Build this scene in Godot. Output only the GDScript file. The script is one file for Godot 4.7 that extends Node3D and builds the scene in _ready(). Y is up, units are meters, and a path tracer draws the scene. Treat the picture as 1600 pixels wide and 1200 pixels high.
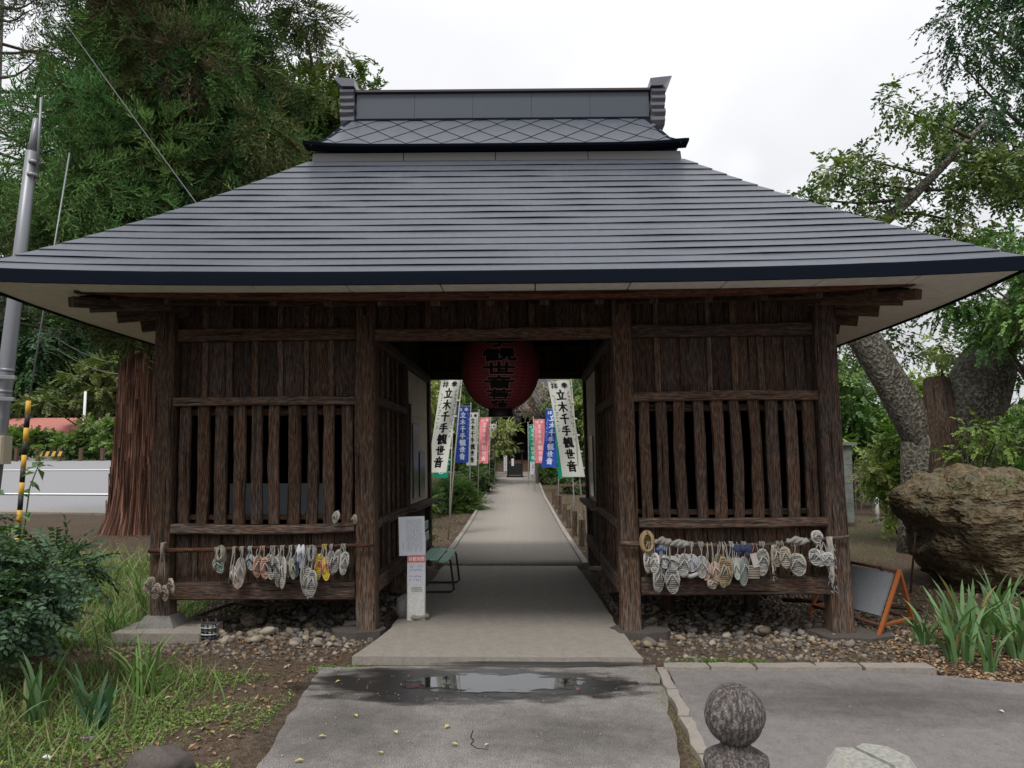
extends Node3D

var rng = RandomNumberGenerator.new()
var used = {}
var M = {}
var gate: Node3D

# ---------------------------------------------------------------- naming
func numbered(parent: Node, called: String) -> String:
	var key = str(parent.get_instance_id()) + called
	var n: int = used.get(key, 0)
	used[key] = n + 1
	return called if n == 0 else "%s_%03d" % [called, n]

func thing(called: String, label: String, category: String, at := Vector3.ZERO, group := "", turn := 0.0) -> Node3D:
	var o = Node3D.new()
	o.name = numbered(self, called)
	add_child(o, true)
	o.position = at
	o.rotation.y = turn
	tag(o, label, category, group)
	return o

func tag(o: Node, label: String, category: String, group := "") -> void:
	o.set_meta("label", label)
	o.set_meta("category", category)
	if group != "":
		o.set_meta("group", group)

func mesh_node(called: String, mesh: Mesh, mat: Material, parent: Node = self) -> MeshInstance3D:
	var o = MeshInstance3D.new()
	o.name = numbered(parent, called)
	o.mesh = mesh
	if mat:
		o.material_override = mat
	parent.add_child(o, true)
	return o

func obj(called: String, s: SurfaceTool, mat: Material, parent: Node = self) -> MeshInstance3D:
	s.generate_normals()
	return mesh_node(called, s.commit(), mat, parent)

func struct(called: String, s: SurfaceTool, mat: Material) -> MeshInstance3D:
	var o = obj(called, s, mat)
	o.set_meta("kind", "structure")
	return o

func group_node(called: String, parent: Node) -> Node3D:
	var o = Node3D.new()
	o.name = numbered(parent, called)
	parent.add_child(o, true)
	return o

func scatter(called: String, mesh: Mesh, xf: Array, cols: Array, mat: Material, parent: Node = self) -> MultiMeshInstance3D:
	var mm = MultiMesh.new()
	mm.transform_format = MultiMesh.TRANSFORM_3D
	mm.use_colors = true
	mm.mesh = mesh
	mm.instance_count = xf.size()
	for i in xf.size():
		mm.set_instance_transform(i, xf[i])
		mm.set_instance_color(i, cols[i])
	var o = MultiMeshInstance3D.new()
	o.name = numbered(parent, called)
	o.multimesh = mm
	o.material_override = mat
	parent.add_child(o, true)
	o.set_meta("kind", "stuff")
	return o

# ---------------------------------------------------------------- shapes
func st(smooth := false) -> SurfaceTool:
	var s = SurfaceTool.new()
	s.begin(Mesh.PRIMITIVE_TRIANGLES)
	s.set_smooth_group(0 if smooth else -1)
	s.set_color(Color.WHITE)
	return s

func rr(a: float, b: float) -> float:
	return rng.randf_range(a, b)

func rv(a: float) -> Vector3:
	return Vector3(rr(-a, a), rr(-a, a), rr(-a, a))

func tri(s: SurfaceTool, a: Vector3, b: Vector3, c: Vector3, ua := Vector2.ZERO, ub := Vector2.ZERO, uc := Vector2.ZERO) -> void:
	# counter-clockwise seen from outside; written clockwise
	s.set_uv(ua); s.add_vertex(a)
	s.set_uv(uc); s.add_vertex(c)
	s.set_uv(ub); s.add_vertex(b)

func quad(s: SurfaceTool, a: Vector3, b: Vector3, c: Vector3, d: Vector3, ua := Vector2.ZERO, ub := Vector2.RIGHT, uc := Vector2.ONE, ud := Vector2.DOWN) -> void:
	tri(s, a, b, c, ua, ub, uc)
	tri(s, a, c, d, ua, uc, ud)

# a sawn timber from p0 to p1: w across "side", t across the other way; worn edges, slightly crooked
func beam(s: SurfaceTool, p0: Vector3, p1: Vector3, w: float, t: float, up := Vector3.UP, o := {}) -> void:
	var d = (p1 - p0).normalized()
	if absf(d.dot(up)) > 0.95:
		up = Vector3(0, 0, 1)
	var side = d.cross(up).normalized()
	var nrm = side.cross(d).normalized()
	var segs: int = o.get("segs", 3)
	var ch: float = o.get("ch", minf(w, t) * 0.1)
	var jit: float = o.get("jit", 0.003)
	var taper: float = o.get("taper", 1.0)
	var length = p0.distance_to(p1)
	var c0: Color = o.get("c0", o.get("c", Color.WHITE))
	var c1: Color = o.get("c1", o.get("c", Color.WHITE))
	var uo = Vector2(rng.randf() * 7.0, rng.randf() * 7.0)
	var bow = side * rr(-1, 1) * jit * 2.0 + nrm * rr(-1, 1) * jit
	var rings = []
	var cols = []
	for i in segs + 1:
		var f = float(i) / segs
		var k = lerpf(1.0, taper, f)
		var hw = w * 0.5 * k + rr(-jit, jit) * 0.5
		var ht = t * 0.5 * k + rr(-jit, jit) * 0.3
		var c = p0.lerp(p1, f) + bow * sin(PI * f) + side * rr(-jit, jit) * 0.4
		var ring = []
		for q in [[1, -1, 0], [1, 1, 0], [1, 1, 1], [-1, 1, 1], [-1, 1, 0], [-1, -1, 0], [-1, -1, 1], [1, -1, 1]]:
			var x: float = q[0] * (hw - (ch if q[2] == 1 else 0.0))
			var y: float = q[1] * (ht - (ch if q[2] == 0 else 0.0))
			ring.append(c + side * x + nrm * y)
		rings.append(ring)
		var e: float = o.get("wear", 2.0)
		cols.append(c0.lerp(c1, pow(f, 1.0 / e) if e > 0 else f))
	var us = [0.0, t, t + ch, t + w, t + w + ch, 2 * t + w, 2 * t + w + ch, 2 * t + 2 * w, 2 * t + 2 * w + ch]
	for i in segs:
		var v0 = length * i / segs + uo.y
		var v1 = length * (i + 1) / segs + uo.y
		for k in 8:
			var k2 = (k + 1) % 8
			var u0: float = us[k] + uo.x
			var u1: float = us[k + 1] + uo.x
			var a: Vector3 = rings[i][k]; var b: Vector3 = rings[i][k2]
			var c: Vector3 = rings[i + 1][k2]; var e: Vector3 = rings[i + 1][k]
			s.set_color(cols[i]); s.set_uv(Vector2(u0, v0)); s.add_vertex(a)
			s.set_color(cols[i + 1]); s.set_uv(Vector2(u1, v1)); s.add_vertex(c)
			s.set_color(cols[i]); s.set_uv(Vector2(u1, v0)); s.add_vertex(b)
			s.set_color(cols[i]); s.set_uv(Vector2(u0, v0)); s.add_vertex(a)
			s.set_color(cols[i + 1]); s.set_uv(Vector2(u0, v1)); s.add_vertex(e)
			s.set_color(cols[i + 1]); s.set_uv(Vector2(u1, v1)); s.add_vertex(c)
	for e in [0, segs]:
		s.set_color(cols[e])
		for k in range(1, 7):
			var pts = [rings[e][0], rings[e][k], rings[e][k + 1]]
			var uvs = []
			for p in pts:
				uvs.append(Vector2((p - p0).dot(side), (p - p0).dot(nrm) * 0.2) + uo)
			if e == 0:
				tri(s, pts[0], pts[2], pts[1], uvs[0], uvs[2], uvs[1])
			else:
				tri(s, pts[0], pts[1], pts[2], uvs[0], uvs[1], uvs[2])
	s.set_color(Color.WHITE)

# an upright or lying box, given its middle and size
func box(s: SurfaceTool, c: Vector3, size: Vector3, o := {}) -> void:
	if not o.has("jit"):
		o = o.duplicate(); o["jit"] = 0.0; o["segs"] = 1
	if not o.has("ch"):
		o["ch"] = minf(0.006, minf(size.x, minf(size.y, size.z)) * 0.2)
	beam(s, c - Vector3(0, size.y / 2, 0), c + Vector3(0, size.y / 2, 0), size.x, size.z, Vector3(0, 0, 1), o)

func tube(s: SurfaceTool, pts: Array, radii: Array, sides := 6, cap := true, c0 := Color.WHITE, c1 := Color.WHITE, lump := 0.0) -> void:
	var n = pts.size()
	var up = Vector3.UP
	var d0: Vector3 = (pts[1] - pts[0]).normalized()
	if absf(d0.dot(up)) > 0.9:
		up = Vector3(1, 0, 0.3).normalized()
	var a = d0.cross(up).normalized()
	var rings = []
	var v = 0.0
	var vs = []
	for i in n:
		var d: Vector3 = ((pts[mini(i + 1, n - 1)] - pts[maxi(i - 1, 0)]) as Vector3).normalized()
		a = (a - d * a.dot(d)).normalized()
		var b = d.cross(a)
		var r: float = radii[i] if i < radii.size() else radii[-1]
		var ring = []
		for k in sides:
			var t = TAU * k / sides
			var q = r * (1.0 + rr(-lump, lump))
			ring.append(pts[i] + a * cos(t) * q + b * sin(t) * q)
		rings.append(ring)
		if i > 0:
			v += (pts[i] as Vector3).distance_to(pts[i - 1])
		vs.append(v)
	for i in n - 1:
		var ca = c0.lerp(c1, float(i) / (n - 1))
		var cb = c0.lerp(c1, float(i + 1) / (n - 1))
		var r: float = radii[mini(i, radii.size() - 1)]
		for k in sides:
			var k2 = (k + 1) % sides
			var u0 = TAU * r * k / sides
			var u1 = TAU * r * (k + 1) / sides
			s.set_color(ca); s.set_uv(Vector2(u0, vs[i])); s.add_vertex(rings[i][k])
			s.set_color(cb); s.set_uv(Vector2(u1, vs[i + 1])); s.add_vertex(rings[i + 1][k2])
			s.set_color(ca); s.set_uv(Vector2(u1, vs[i])); s.add_vertex(rings[i][k2])
			s.set_color(ca); s.set_uv(Vector2(u0, vs[i])); s.add_vertex(rings[i][k])
			s.set_color(cb); s.set_uv(Vector2(u0, vs[i + 1])); s.add_vertex(rings[i + 1][k])
			s.set_color(cb); s.set_uv(Vector2(u1, vs[i + 1])); s.add_vertex(rings[i + 1][k2])
	if cap:
		s.set_color(c0)
		for k in range(1, sides - 1):
			tri(s, rings[0][0], rings[0][k + 1], rings[0][k])
		s.set_color(c1)
		for k in range(1, sides - 1):
			tri(s, rings[n - 1][0], rings[n - 1][k], rings[n - 1][k + 1])
	s.set_color(Color.WHITE)

# profile: Array of Vector2(radius, height)
func lathe(s: SurfaceTool, at: Vector3, prof: Array, sides := 24, squash := 0.0, seed_n := 0) -> void:
	var nz = FastNoiseLite.new()
	nz.seed = seed_n; nz.frequency = 1.0
	var rings = []
	for p in prof:
		var ring = []
		for k in sides:
			var t = TAU * k / sides
			var dir = Vector3(cos(t), 0, -sin(t))
			var q: float = p.x * (1.0 + squash * nz.get_noise_3d(dir.x * 2.0, p.y * 9.0, dir.z * 2.0))
			ring.append(at + dir * q + Vector3(0, p.y, 0))
		rings.append(ring)
	var v = 0.0
	for i in prof.size() - 1:
		var dv: float = (prof[i + 1] as Vector2).distance_to(prof[i])
		for k in sides:
			var k2 = (k + 1) % sides
			var u0 = float(k) / sides; var u1 = float(k + 1) / sides
			quad(s, rings[i][k], rings[i][k2], rings[i + 1][k2], rings[i + 1][k], Vector2(u0, v), Vector2(u1, v), Vector2(u1, v + dv), Vector2(u0, v + dv))
		v += dv

# an uneven stone: a squashed ball pushed about by noise
func stone(s: SurfaceTool, c: Vector3, r: Vector3, rough: float, seed_n: int, rings := 7, sides := 10, flat := false) -> void:
	var nz = FastNoiseLite.new()
	nz.seed = seed_n; nz.frequency = 0.9; nz.fractal_octaves = 4
	var grid = []
	for i in rings + 1:
		var row = []
		var la = PI * i / rings
		for k in sides:
			var lo = TAU * k / sides
			var d = Vector3(sin(la) * cos(lo), -cos(la), -sin(la) * sin(lo))
			var q = 1.0 + rough * nz.get_noise_3d(d.x * 1.7, d.y * 1.7, d.z * 1.7) * 2.0
			row.append(c + Vector3(d.x * r.x, d.y * r.y, d.z * r.z) * q)
		grid.append(row)
	for i in rings:
		for k in sides:
			var k2 = (k + 1) % sides
			if i > 0:
				tri(s, grid[i][k], grid[i][k2], grid[i + 1][k2])
			if i < rings - 1:
				tri(s, grid[i][k], grid[i + 1][k2], grid[i + 1][k])

# a flat polygon (x, z points) as a slab between y0 and y1
func slab(s: SurfaceTool, poly: PackedVector2Array, y0: float, y1: float) -> void:
	if not Geometry2D.is_polygon_clockwise(poly):
		poly.reverse()
	var idx = Geometry2D.triangulate_polygon(poly)
	for i in range(0, idx.size(), 3):
		var p = []
		for k in 3:
			p.append(Vector3(poly[idx[i + k]].x, y1, poly[idx[i + k]].y))
		if (p[1] - p[0]).cross(p[2] - p[0]).y < 0:
			p.reverse()
		tri(s, p[0], p[1], p[2], Vector2(p[0].x, p[0].z), Vector2(p[1].x, p[1].z), Vector2(p[2].x, p[2].z))
	if y1 - y0 > 0.0005:
		for i in poly.size():
			var a = poly[i]; var b = poly[(i + 1) % poly.size()]
			var u0 = a.x + a.y
			quad(s, Vector3(b.x, y0, b.y), Vector3(a.x, y0, a.y), Vector3(a.x, y1, a.y), Vector3(b.x, y1, b.y), Vector2(u0, y0), Vector2(u0 + 0.3, y0), Vector2(u0 + 0.3, y1), Vector2(u0, y1))

func wobble(poly: Array, amp: float, step: float, seed_n: int) -> PackedVector2Array:
	var nz = FastNoiseLite.new()
	nz.seed = seed_n; nz.frequency = 1.3; nz.fractal_octaves = 3
	var out = PackedVector2Array()
	for i in poly.size():
		var a: Vector2 = poly[i]; var b: Vector2 = poly[(i + 1) % poly.size()]
		var n = maxi(1, int(a.distance_to(b) / step))
		for k in n:
			var p = a.lerp(b, float(k) / n)
			out.append(p + Vector2(nz.get_noise_2d(p.x * 3, p.y * 3), nz.get_noise_2d(p.x * 3 + 70, p.y * 3)) * amp)
	return out

# ---------------------------------------------------------------- textures
func noise_bytes(size: int, seed_n: int, freq: float, oct := 4, kind := FastNoiseLite.TYPE_SIMPLEX_SMOOTH) -> PackedByteArray:
	var n = FastNoiseLite.new()
	n.seed = seed_n; n.frequency = freq; n.fractal_octaves = oct; n.noise_type = kind
	var im = n.get_seamless_image(size, size)
	im.convert(Image.FORMAT_L8)
	return im.get_data()

func img_from(size: int, f: Callable) -> Image:
	var data = PackedByteArray()
	data.resize(size * size * 3)
	for i in size * size:
		var c: Color = f.call(i)
		data[i * 3] = int(clampf(c.r, 0, 1) * 255)
		data[i * 3 + 1] = int(clampf(c.g, 0, 1) * 255)
		data[i * 3 + 2] = int(clampf(c.b, 0, 1) * 255)
	return Image.create_from_data(size, size, false, Image.FORMAT_RGB8, data)

func l8(size: int, data: PackedByteArray) -> Image:
	return Image.create_from_data(size, size, false, Image.FORMAT_L8, data)

func tex(im: Image) -> ImageTexture:
	return ImageTexture.create_from_image(im)

func lin(r: float, g: float, b: float) -> Color:
	return Color(r, g, b).linear_to_srgb()

func mat(called: String, c: Color, rough := 0.9, o := {}) -> StandardMaterial3D:
	var m = StandardMaterial3D.new()
	m.resource_name = called
	m.albedo_color = c
	m.roughness = rough
	m.metallic_specular = o.get("spec", 0.4)
	m.metallic = o.get("metal", 0.0)
	m.vertex_color_use_as_albedo = o.get("vc", true)
	if o.has("tex"):
		m.albedo_texture = o.tex
	if o.has("bump"):
		m.heightmap_enabled = true
		m.heightmap_texture = o.bump
		m.heightmap_scale = o.get("bs", 1.0)
	if o.has("normal"):
		m.normal_enabled = true
		m.normal_texture = o.normal
		m.normal_scale = o.get("ns", 1.0)
	if o.has("tri"):
		m.uv1_triplanar = true
		m.uv1_world_triplanar = o.get("world", true)
		m.uv1_scale = o.tri
	elif o.has("uv"):
		m.uv1_scale = o.uv
	if o.has("back"):
		m.backlight_enabled = true
		m.backlight = o.back
	M[called] = m
	return m

func two_tone(size: int, a: PackedByteArray, b: PackedByteArray, lo: Color, hi: Color, speck: Color, wa := 0.7, cut := 0.72) -> ImageTexture:
	return tex(img_from(size, func(i):
		var x = a[i] / 255.0
		var y = b[i] / 255.0
		var c = lo.lerp(hi, clampf((x * wa + y * (1.0 - wa) - 0.25) * 2.0, 0, 1))
		if y > cut:
			c = c.lerp(speck, clampf((y - cut) * 6.0, 0, 1))
		return c))

func make_materials() -> void:
	var fine = noise_bytes(512, 3, 0.12, 4)
	var mid = noise_bytes(512, 5, 0.03, 5)
	var big = noise_bytes(512, 8, 0.008, 5)
	var cell = noise_bytes(512, 12, 0.06, 3, FastNoiseLite.TYPE_CELLULAR)
	var vfine = noise_bytes(512, 19, 0.3, 2)
	var T = {}
	T.fine = tex(l8(512, fine)); T.mid = tex(l8(512, mid)); T.cell = tex(l8(512, cell)); T.vfine = tex(l8(512, vfine)); T.big = tex(l8(512, big))
	# weathered wood: streaks along v (the mapping stretches it), soft and hard grain, pale worn fibres, dark knots
	var sz = 512
	var ring = noise_bytes(sz, 31, 0.006, 3)
	var rows = func(src: PackedByteArray, x: int, y: float) -> float:
		var y0 = int(y)
		var f = y - y0
		return lerpf(src[(y0 % 512) * 512 + x], src[((y0 + 1) % 512) * 512 + x], f) / 255.0
	var knots = [Vector3(60, 90, 9), Vector3(190, 300, 7), Vector3(300, 120, 11), Vector3(420, 420, 8), Vector3(350, 260, 6), Vector3(110, 440, 8), Vector3(460, 60, 7)]
	var wood = img_from(sz, func(i):
		var x = i % sz
		var y = i / sz
		var warp = (ring[i] / 255.0 - 0.5) * 4.0
		var g = 0.5 + 0.5 * sin((x * TAU * 13.0 / sz) + warp * TAU)
		g = pow(g, 1.5)
		var streak: float = rows.call(fine, x, y / 64.0)
		var streak2: float = rows.call(vfine, x, y / 85.33)
		var patch: float = mid[i] / 255.0
		var v = 0.37 + 0.11 * (g - 0.5) + 0.19 * (streak - 0.5) + 0.12 * (streak2 - 0.5) + 0.26 * (patch - 0.5)
		if streak2 > 0.66:
			v += 0.30 * (streak2 - 0.66) * 3.0
		if streak < 0.36:
			v -= (0.36 - streak) * 1.3
		for q in knots:
			var kd = Vector2(absf(x - q.x), absf(y - q.y) * 0.28)
			var kl = kd.length()
			if kl < q.z * 2.2:
				v *= lerpf(0.28, 1.0, clampf((kl - q.z * 0.5) / q.z, 0, 1)) + (0.12 * sin(kl * 1.4) if kl > q.z * 0.6 else 0.0)
		var grey: float = clampf((big[i] / 255.0 - 0.35) * 2.2, 0, 1)
		return Color(1.0, 0.83, 0.71).lerp(Color(0.93, 0.87, 0.81), grey) * clampf(v, 0.08, 1.0))
	var wgrey = wood.duplicate()
	wgrey.convert(Image.FORMAT_L8)
	T.wood = tex(wood); T.woodh = tex(wgrey)
	mat("wood", Color(1, 1, 1), 0.86, {"tex": T.wood, "bump": T.woodh, "bs": 0.22, "uv": Vector3(3.1, 0.5, 1), "spec": 0.3})
	# metal roof: dull painted steel, slightly blotched
	var roof = two_tone(512, mid, fine, Color(0.268, 0.286, 0.322), Color(0.300, 0.317, 0.350), Color(0.330, 0.342, 0.370), 0.8, 0.8)
	mat("roof_metal", Color(1, 1, 1), 0.42, {"tex": roof, "tri": Vector3(0.6, 0.6, 0.6), "spec": 0.5, "vc": true})
	mat("roof_edge", lin(0.007, 0.010, 0.018), 0.8, {"spec": 0.15})
	mat("ridge_metal", lin(0.050, 0.064, 0.084), 0.42, {"spec": 0.5})
	mat("ornament_metal", lin(0.13, 0.13, 0.155), 0.3, {"spec": 0.5, "metal": 0.3})
	mat("soffit", Color(1, 1, 1), 0.8, {"tex": two_tone(512, mid, fine, Color(0.80, 0.80, 0.775), Color(0.86, 0.855, 0.825), Color(0.78, 0.77, 0.73), 0.8), "tri": Vector3(0.5, 0.5, 0.5)})
	mat("dark_line", lin(0.02, 0.02, 0.022), 0.8)
	# concrete and asphalt
	var conc = img_from(512, func(i):
		var v = 0.53 + 0.05 * (big[i] / 255.0 - 0.5) + 0.07 * (mid[i] / 255.0 - 0.5) + 0.34 * (vfine[i] / 255.0 - 0.5)
		if vfine[i] > 180: v += 0.12
		if vfine[i] < 70: v -= 0.13
		return Color(v * 1.03, v * 0.985, v * 0.925))
	mat("concrete", Color(1, 1, 1), 0.92, {"tex": tex(conc), "tri": Vector3(1.6, 1.6, 1.6), "bump": T.vfine, "bs": 0.3})
	var asph = img_from(512, func(i):
		var v = 0.46 + 0.05 * (big[i] / 255.0 - 0.5) + 0.07 * (mid[i] / 255.0 - 0.5) + 0.32 * (vfine[i] / 255.0 - 0.5)
		if vfine[i] > 176: v += 0.18
		if vfine[i] < 72: v -= 0.16
		return Color(v * 1.02, v * 0.985, v * 0.955))
	mat("asphalt", Color(1, 1, 1), 0.86, {"tex": tex(asph), "tri": Vector3(0.95, 0.95, 0.95), "bump": T.vfine, "bs": 0.6})
	mat("asphalt_right", lin(0.88, 0.87, 0.9), 0.9, {"tex": tex(asph), "tri": Vector3(1.6, 1.6, 1.6), "bump": T.vfine, "bs": 0.3})
	mat("road", lin(0.20, 0.20, 0.21), 0.85, {"tex": T.mid, "tri": Vector3(0.2, 0.2, 0.2)})
	M.road.albedo_texture = two_tone(512, mid, vfine, Color(0.80, 0.80, 0.81), Color(0.88, 0.88, 0.88), Color(0.9, 0.9, 0.9), 0.6)
	M.road.uv1_scale = Vector3(0.5, 0.5, 0.5)
	M.road.albedo_color = lin(0.34, 0.34, 0.35)
	mat("road_paint", lin(0.7, 0.7, 0.7), 0.8)
	var blot = func(called: String, c: Color, rough: float, spec: float, seed_n: int, hard: float, strength: float) -> void:
		var n2 = FastNoiseLite.new()
		n2.seed = seed_n; n2.frequency = 0.018; n2.fractal_octaves = 5
		var im = Image.create(256, 256, false, Image.FORMAT_RGBA8)
		for y in 256:
			for x in 256:
				var p = Vector2(x - 127.5, y - 127.5) / 127.5
				var k = 1.0 - p.length() + 0.42 * n2.get_noise_2d(x, y) + 0.12 * (vfine[y * 512 + x] / 255.0 - 0.5)
				im.set_pixel(x, y, Color(c.r, c.g, c.b, clampf(k * hard, 0, 1) * strength))
		var m = mat(called, Color.WHITE, rough, {"tex": tex(im), "spec": spec, "vc": false})
		m.transparency = BaseMaterial3D.TRANSPARENCY_ALPHA
	blot.call("wet_soft", Color(0.165, 0.162, 0.16), 0.34, 0.6, 5, 2.6, 0.94)
	blot.call("water_soft", Color(0.12, 0.12, 0.115), 0.03, 0.95, 8, 6.0, 1.0)
	blot.call("stain_soft", Color(0.235, 0.22, 0.20), 0.9, 0.3, 12, 0.9, 0.38)
	mat("wet", lin(0.032, 0.032, 0.034), 0.22, {"spec": 0.6, "bump": T.vfine, "bs": 0.35, "tri": Vector3(0.95, 0.95, 0.95)})
	mat("water", lin(0.022, 0.021, 0.02), 0.015, {"spec": 0.95, "vc": false})
	# soil with needles, bits of leaf and grit
	var soil = img_from(512, func(i):
		var a = mid[i] / 255.0
		var b = vfine[i] / 255.0
		var c = Color(0.27, 0.225, 0.185).lerp(Color(0.40, 0.35, 0.295), clampf((a - 0.3) * 2.2, 0, 1))
		if b > 0.68: c = c.lerp(Color(0.56, 0.49, 0.40), 0.7)
		if b < 0.33: c = c.lerp(Color(0.16, 0.13, 0.10), 0.6)
		if fine[i] > 170: c = c.lerp(Color(0.42, 0.28, 0.17), 0.45)
		return c)
	mat("soil", Color(1, 1, 1), 0.96, {"tex": tex(soil), "tri": Vector3(0.9, 0.9, 0.9), "bump": T.fine, "bs": 2.2})
	# stone kinds
	var granite = img_from(512, func(i):
		var v = 0.50 + 0.28 * (vfine[i] / 255.0 - 0.5) + 0.12 * (mid[i] / 255.0 - 0.5)
		if fine[i] < 90: v -= 0.12
		return Color(v, v * 0.985, v * 0.95))
	mat("granite", Color(1, 1, 1), 0.9, {"tex": tex(granite), "tri": Vector3(2.2, 2.2, 2.2), "bump": T.vfine, "bs": 0.5})
	mat("pale_granite", Color(1, 1, 1), 0.9, {"tex": two_tone(512, vfine, mid, Color(0.46, 0.46, 0.44), Color(0.80, 0.79, 0.76), Color(0.66, 0.68, 0.58), 0.7, 0.68), "tri": Vector3(2.6, 2.6, 2.6), "bump": T.vfine, "bs": 0.6})
	var lichen = img_from(512, func(i):
		var v = 0.27 + 0.16 * (fine[i] / 255.0 - 0.5)
		var c = Color(v * 1.08, v * 0.95, v * 0.93)
		var l = clampf((mid[i] / 255.0 * 0.62 + vfine[i] / 255.0 * 0.38 - 0.5) * 7.0, 0, 1)
		return c.lerp(Color(0.66, 0.655, 0.635), l * 0.85))
	mat("lichen_stone", Color(1, 1, 1), 0.95, {"tex": tex(lichen), "tri": Vector3(4.6, 1.5, 4.6), "bump": T.fine, "bs": 1.2})
	var rock = img_from(512, func(i):
		var a = mid[i] / 255.0
		var c = Color(0.30, 0.25, 0.185).lerp(Color(0.52, 0.455, 0.36), clampf((a - 0.28) * 2.0, 0, 1))
		c = c.lerp(Color(0.42, 0.415, 0.37), clampf((big[i] / 255.0 - 0.55) * 3.5, 0, 0.8))
		if fine[i] > 165: c = c.lerp(Color(0.29, 0.30, 0.17), 0.6)
		if vfine[i] < 70: c = c.lerp(Color(0.13, 0.105, 0.075), 0.6)
		return c)
	mat("boulder", Color(1, 1, 1), 0.93, {"tex": tex(rock), "tri": Vector3(0.55, 0.9, 0.55), "bump": T.mid, "bs": 9.0})
	mat("pebble", Color(1, 1, 1), 0.85, {"tex": two_tone(512, fine, vfine, Color(0.75, 0.74, 0.72), Color(1, 1, 1), Color(1, 1, 1)), "tri": Vector3(4, 4, 4)})
	# bark
	var cbark = img_from(512, func(i):
		var x = i % 512
		var y = i / 512
		var s1: float = fine[(y / 14 % 512) * 512 + x] / 255.0
		var s2: float = mid[(y / 6 % 512) * 512 + x] / 255.0
		var v = clampf((s1 - 0.5) * 1.6 + (s2 - 0.5) * 1.2 + 0.45, 0, 1)
		return Color(0.18, 0.105, 0.075).lerp(Color(0.68, 0.50, 0.41), pow(v, 1.3)))
	var cbh = cbark.duplicate(); cbh.convert(Image.FORMAT_L8)
	mat("cedar_bark", Color(1, 1, 1), 0.95, {"tex": tex(cbark), "uv": Vector3(1.0, 0.25, 1), "bump": tex(cbh), "bs": 5.0})
	var gbark = img_from(512, func(i):
		var a = mid[i] / 255.0
		var c = Color(0.19, 0.17, 0.15).lerp(Color(0.42, 0.39, 0.355), clampf((fine[i] / 255.0 - 0.3) * 2.0, 0, 1))
		c = c.lerp(Color(0.56, 0.58, 0.53), clampf((a - 0.5) * 7.0, 0, 1) * 0.8)
		if big[i] < 105: c = c.lerp(Color(0.30, 0.24, 0.19), 0.25)
		return c)
	mat("grey_bark", Color(1, 1, 1), 0.95, {"tex": tex(gbark), "tri": Vector3(1.1, 0.8, 1.1), "bump": T.mid, "bs": 4.0})
	mat("twig", lin(0.06, 0.045, 0.035), 0.9)
	# leaves: colour comes with each mesh copy
	mat("leaf", Color(1, 1, 1), 0.55, {"back": Color(0.6, 0.75, 0.28), "spec": 0.35})
	mat("needle", Color(1, 1, 1), 0.7, {"back": Color(0.42, 0.5, 0.2), "spec": 0.25})
	mat("dry_leaf", Color(1, 1, 1), 0.85, {"back": Color(0.3, 0.2, 0.1)})
	# cloth, straw, paint
	var weave = img_from(512, func(i):
		var x = i % 512
		var y = i / 512
		var w = 0.82 + 0.09 * sin(x * TAU / 16.0) * sin(y * TAU / 16.0) + 0.18 * (vfine[i] / 255.0 - 0.5)
		return Color(w, w, w))
	T.weave = tex(weave)
	mat("straw", Color(1, 1, 1), 0.95, {"tex": T.weave, "tri": Vector3(5, 5, 5), "bump": T.vfine, "bs": 0.3, "spec": 0.2})
	mat("paint", Color(1, 1, 1), 0.5, {"tex": two_tone(512, mid, fine, Color(0.9, 0.9, 0.9), Color(1, 1, 1), Color(0.97, 0.97, 0.97), 0.7), "tri": Vector3(1.5, 1.5, 1.5)})
	mat("rusty", Color(1, 1, 1), 0.8, {"tex": two_tone(512, fine, mid, Color(0.55, 0.42, 0.36), Color(1, 0.98, 0.95), Color(0.75, 0.6, 0.5), 0.6, 0.62), "tri": Vector3(4, 4, 4), "bump": T.fine, "bs": 0.1})
	mat("black_metal", lin(0.02, 0.02, 0.021), 0.5)
	mat("galvanised", lin(0.22, 0.23, 0.25), 0.45, {"metal": 0.4})
	var wallc = img_from(512, func(i):
		var v = 0.47 + 0.12 * (big[i] / 255.0 - 0.5) + 0.09 * (mid[i] / 255.0 - 0.5) + 0.05 * (vfine[i] / 255.0 - 0.5)
		return Color(v * 0.96, v, v * 0.97))
	mat("wall_concrete", Color(1, 1, 1), 0.92, {"tex": tex(wallc), "tri": Vector3(0.6, 0.6, 0.6)})
	var beige = img_from(512, func(i):
		var v = 0.80 + 0.08 * (big[i] / 255.0 - 0.5) + 0.06 * (mid[i] / 255.0 - 0.5)
		return Color(v, v * 0.965, v * 0.88))
	mat("board_panel", Color(1, 1, 1), 0.8, {"tex": tex(beige), "tri": Vector3(0.5, 0.5, 0.5)})

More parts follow.
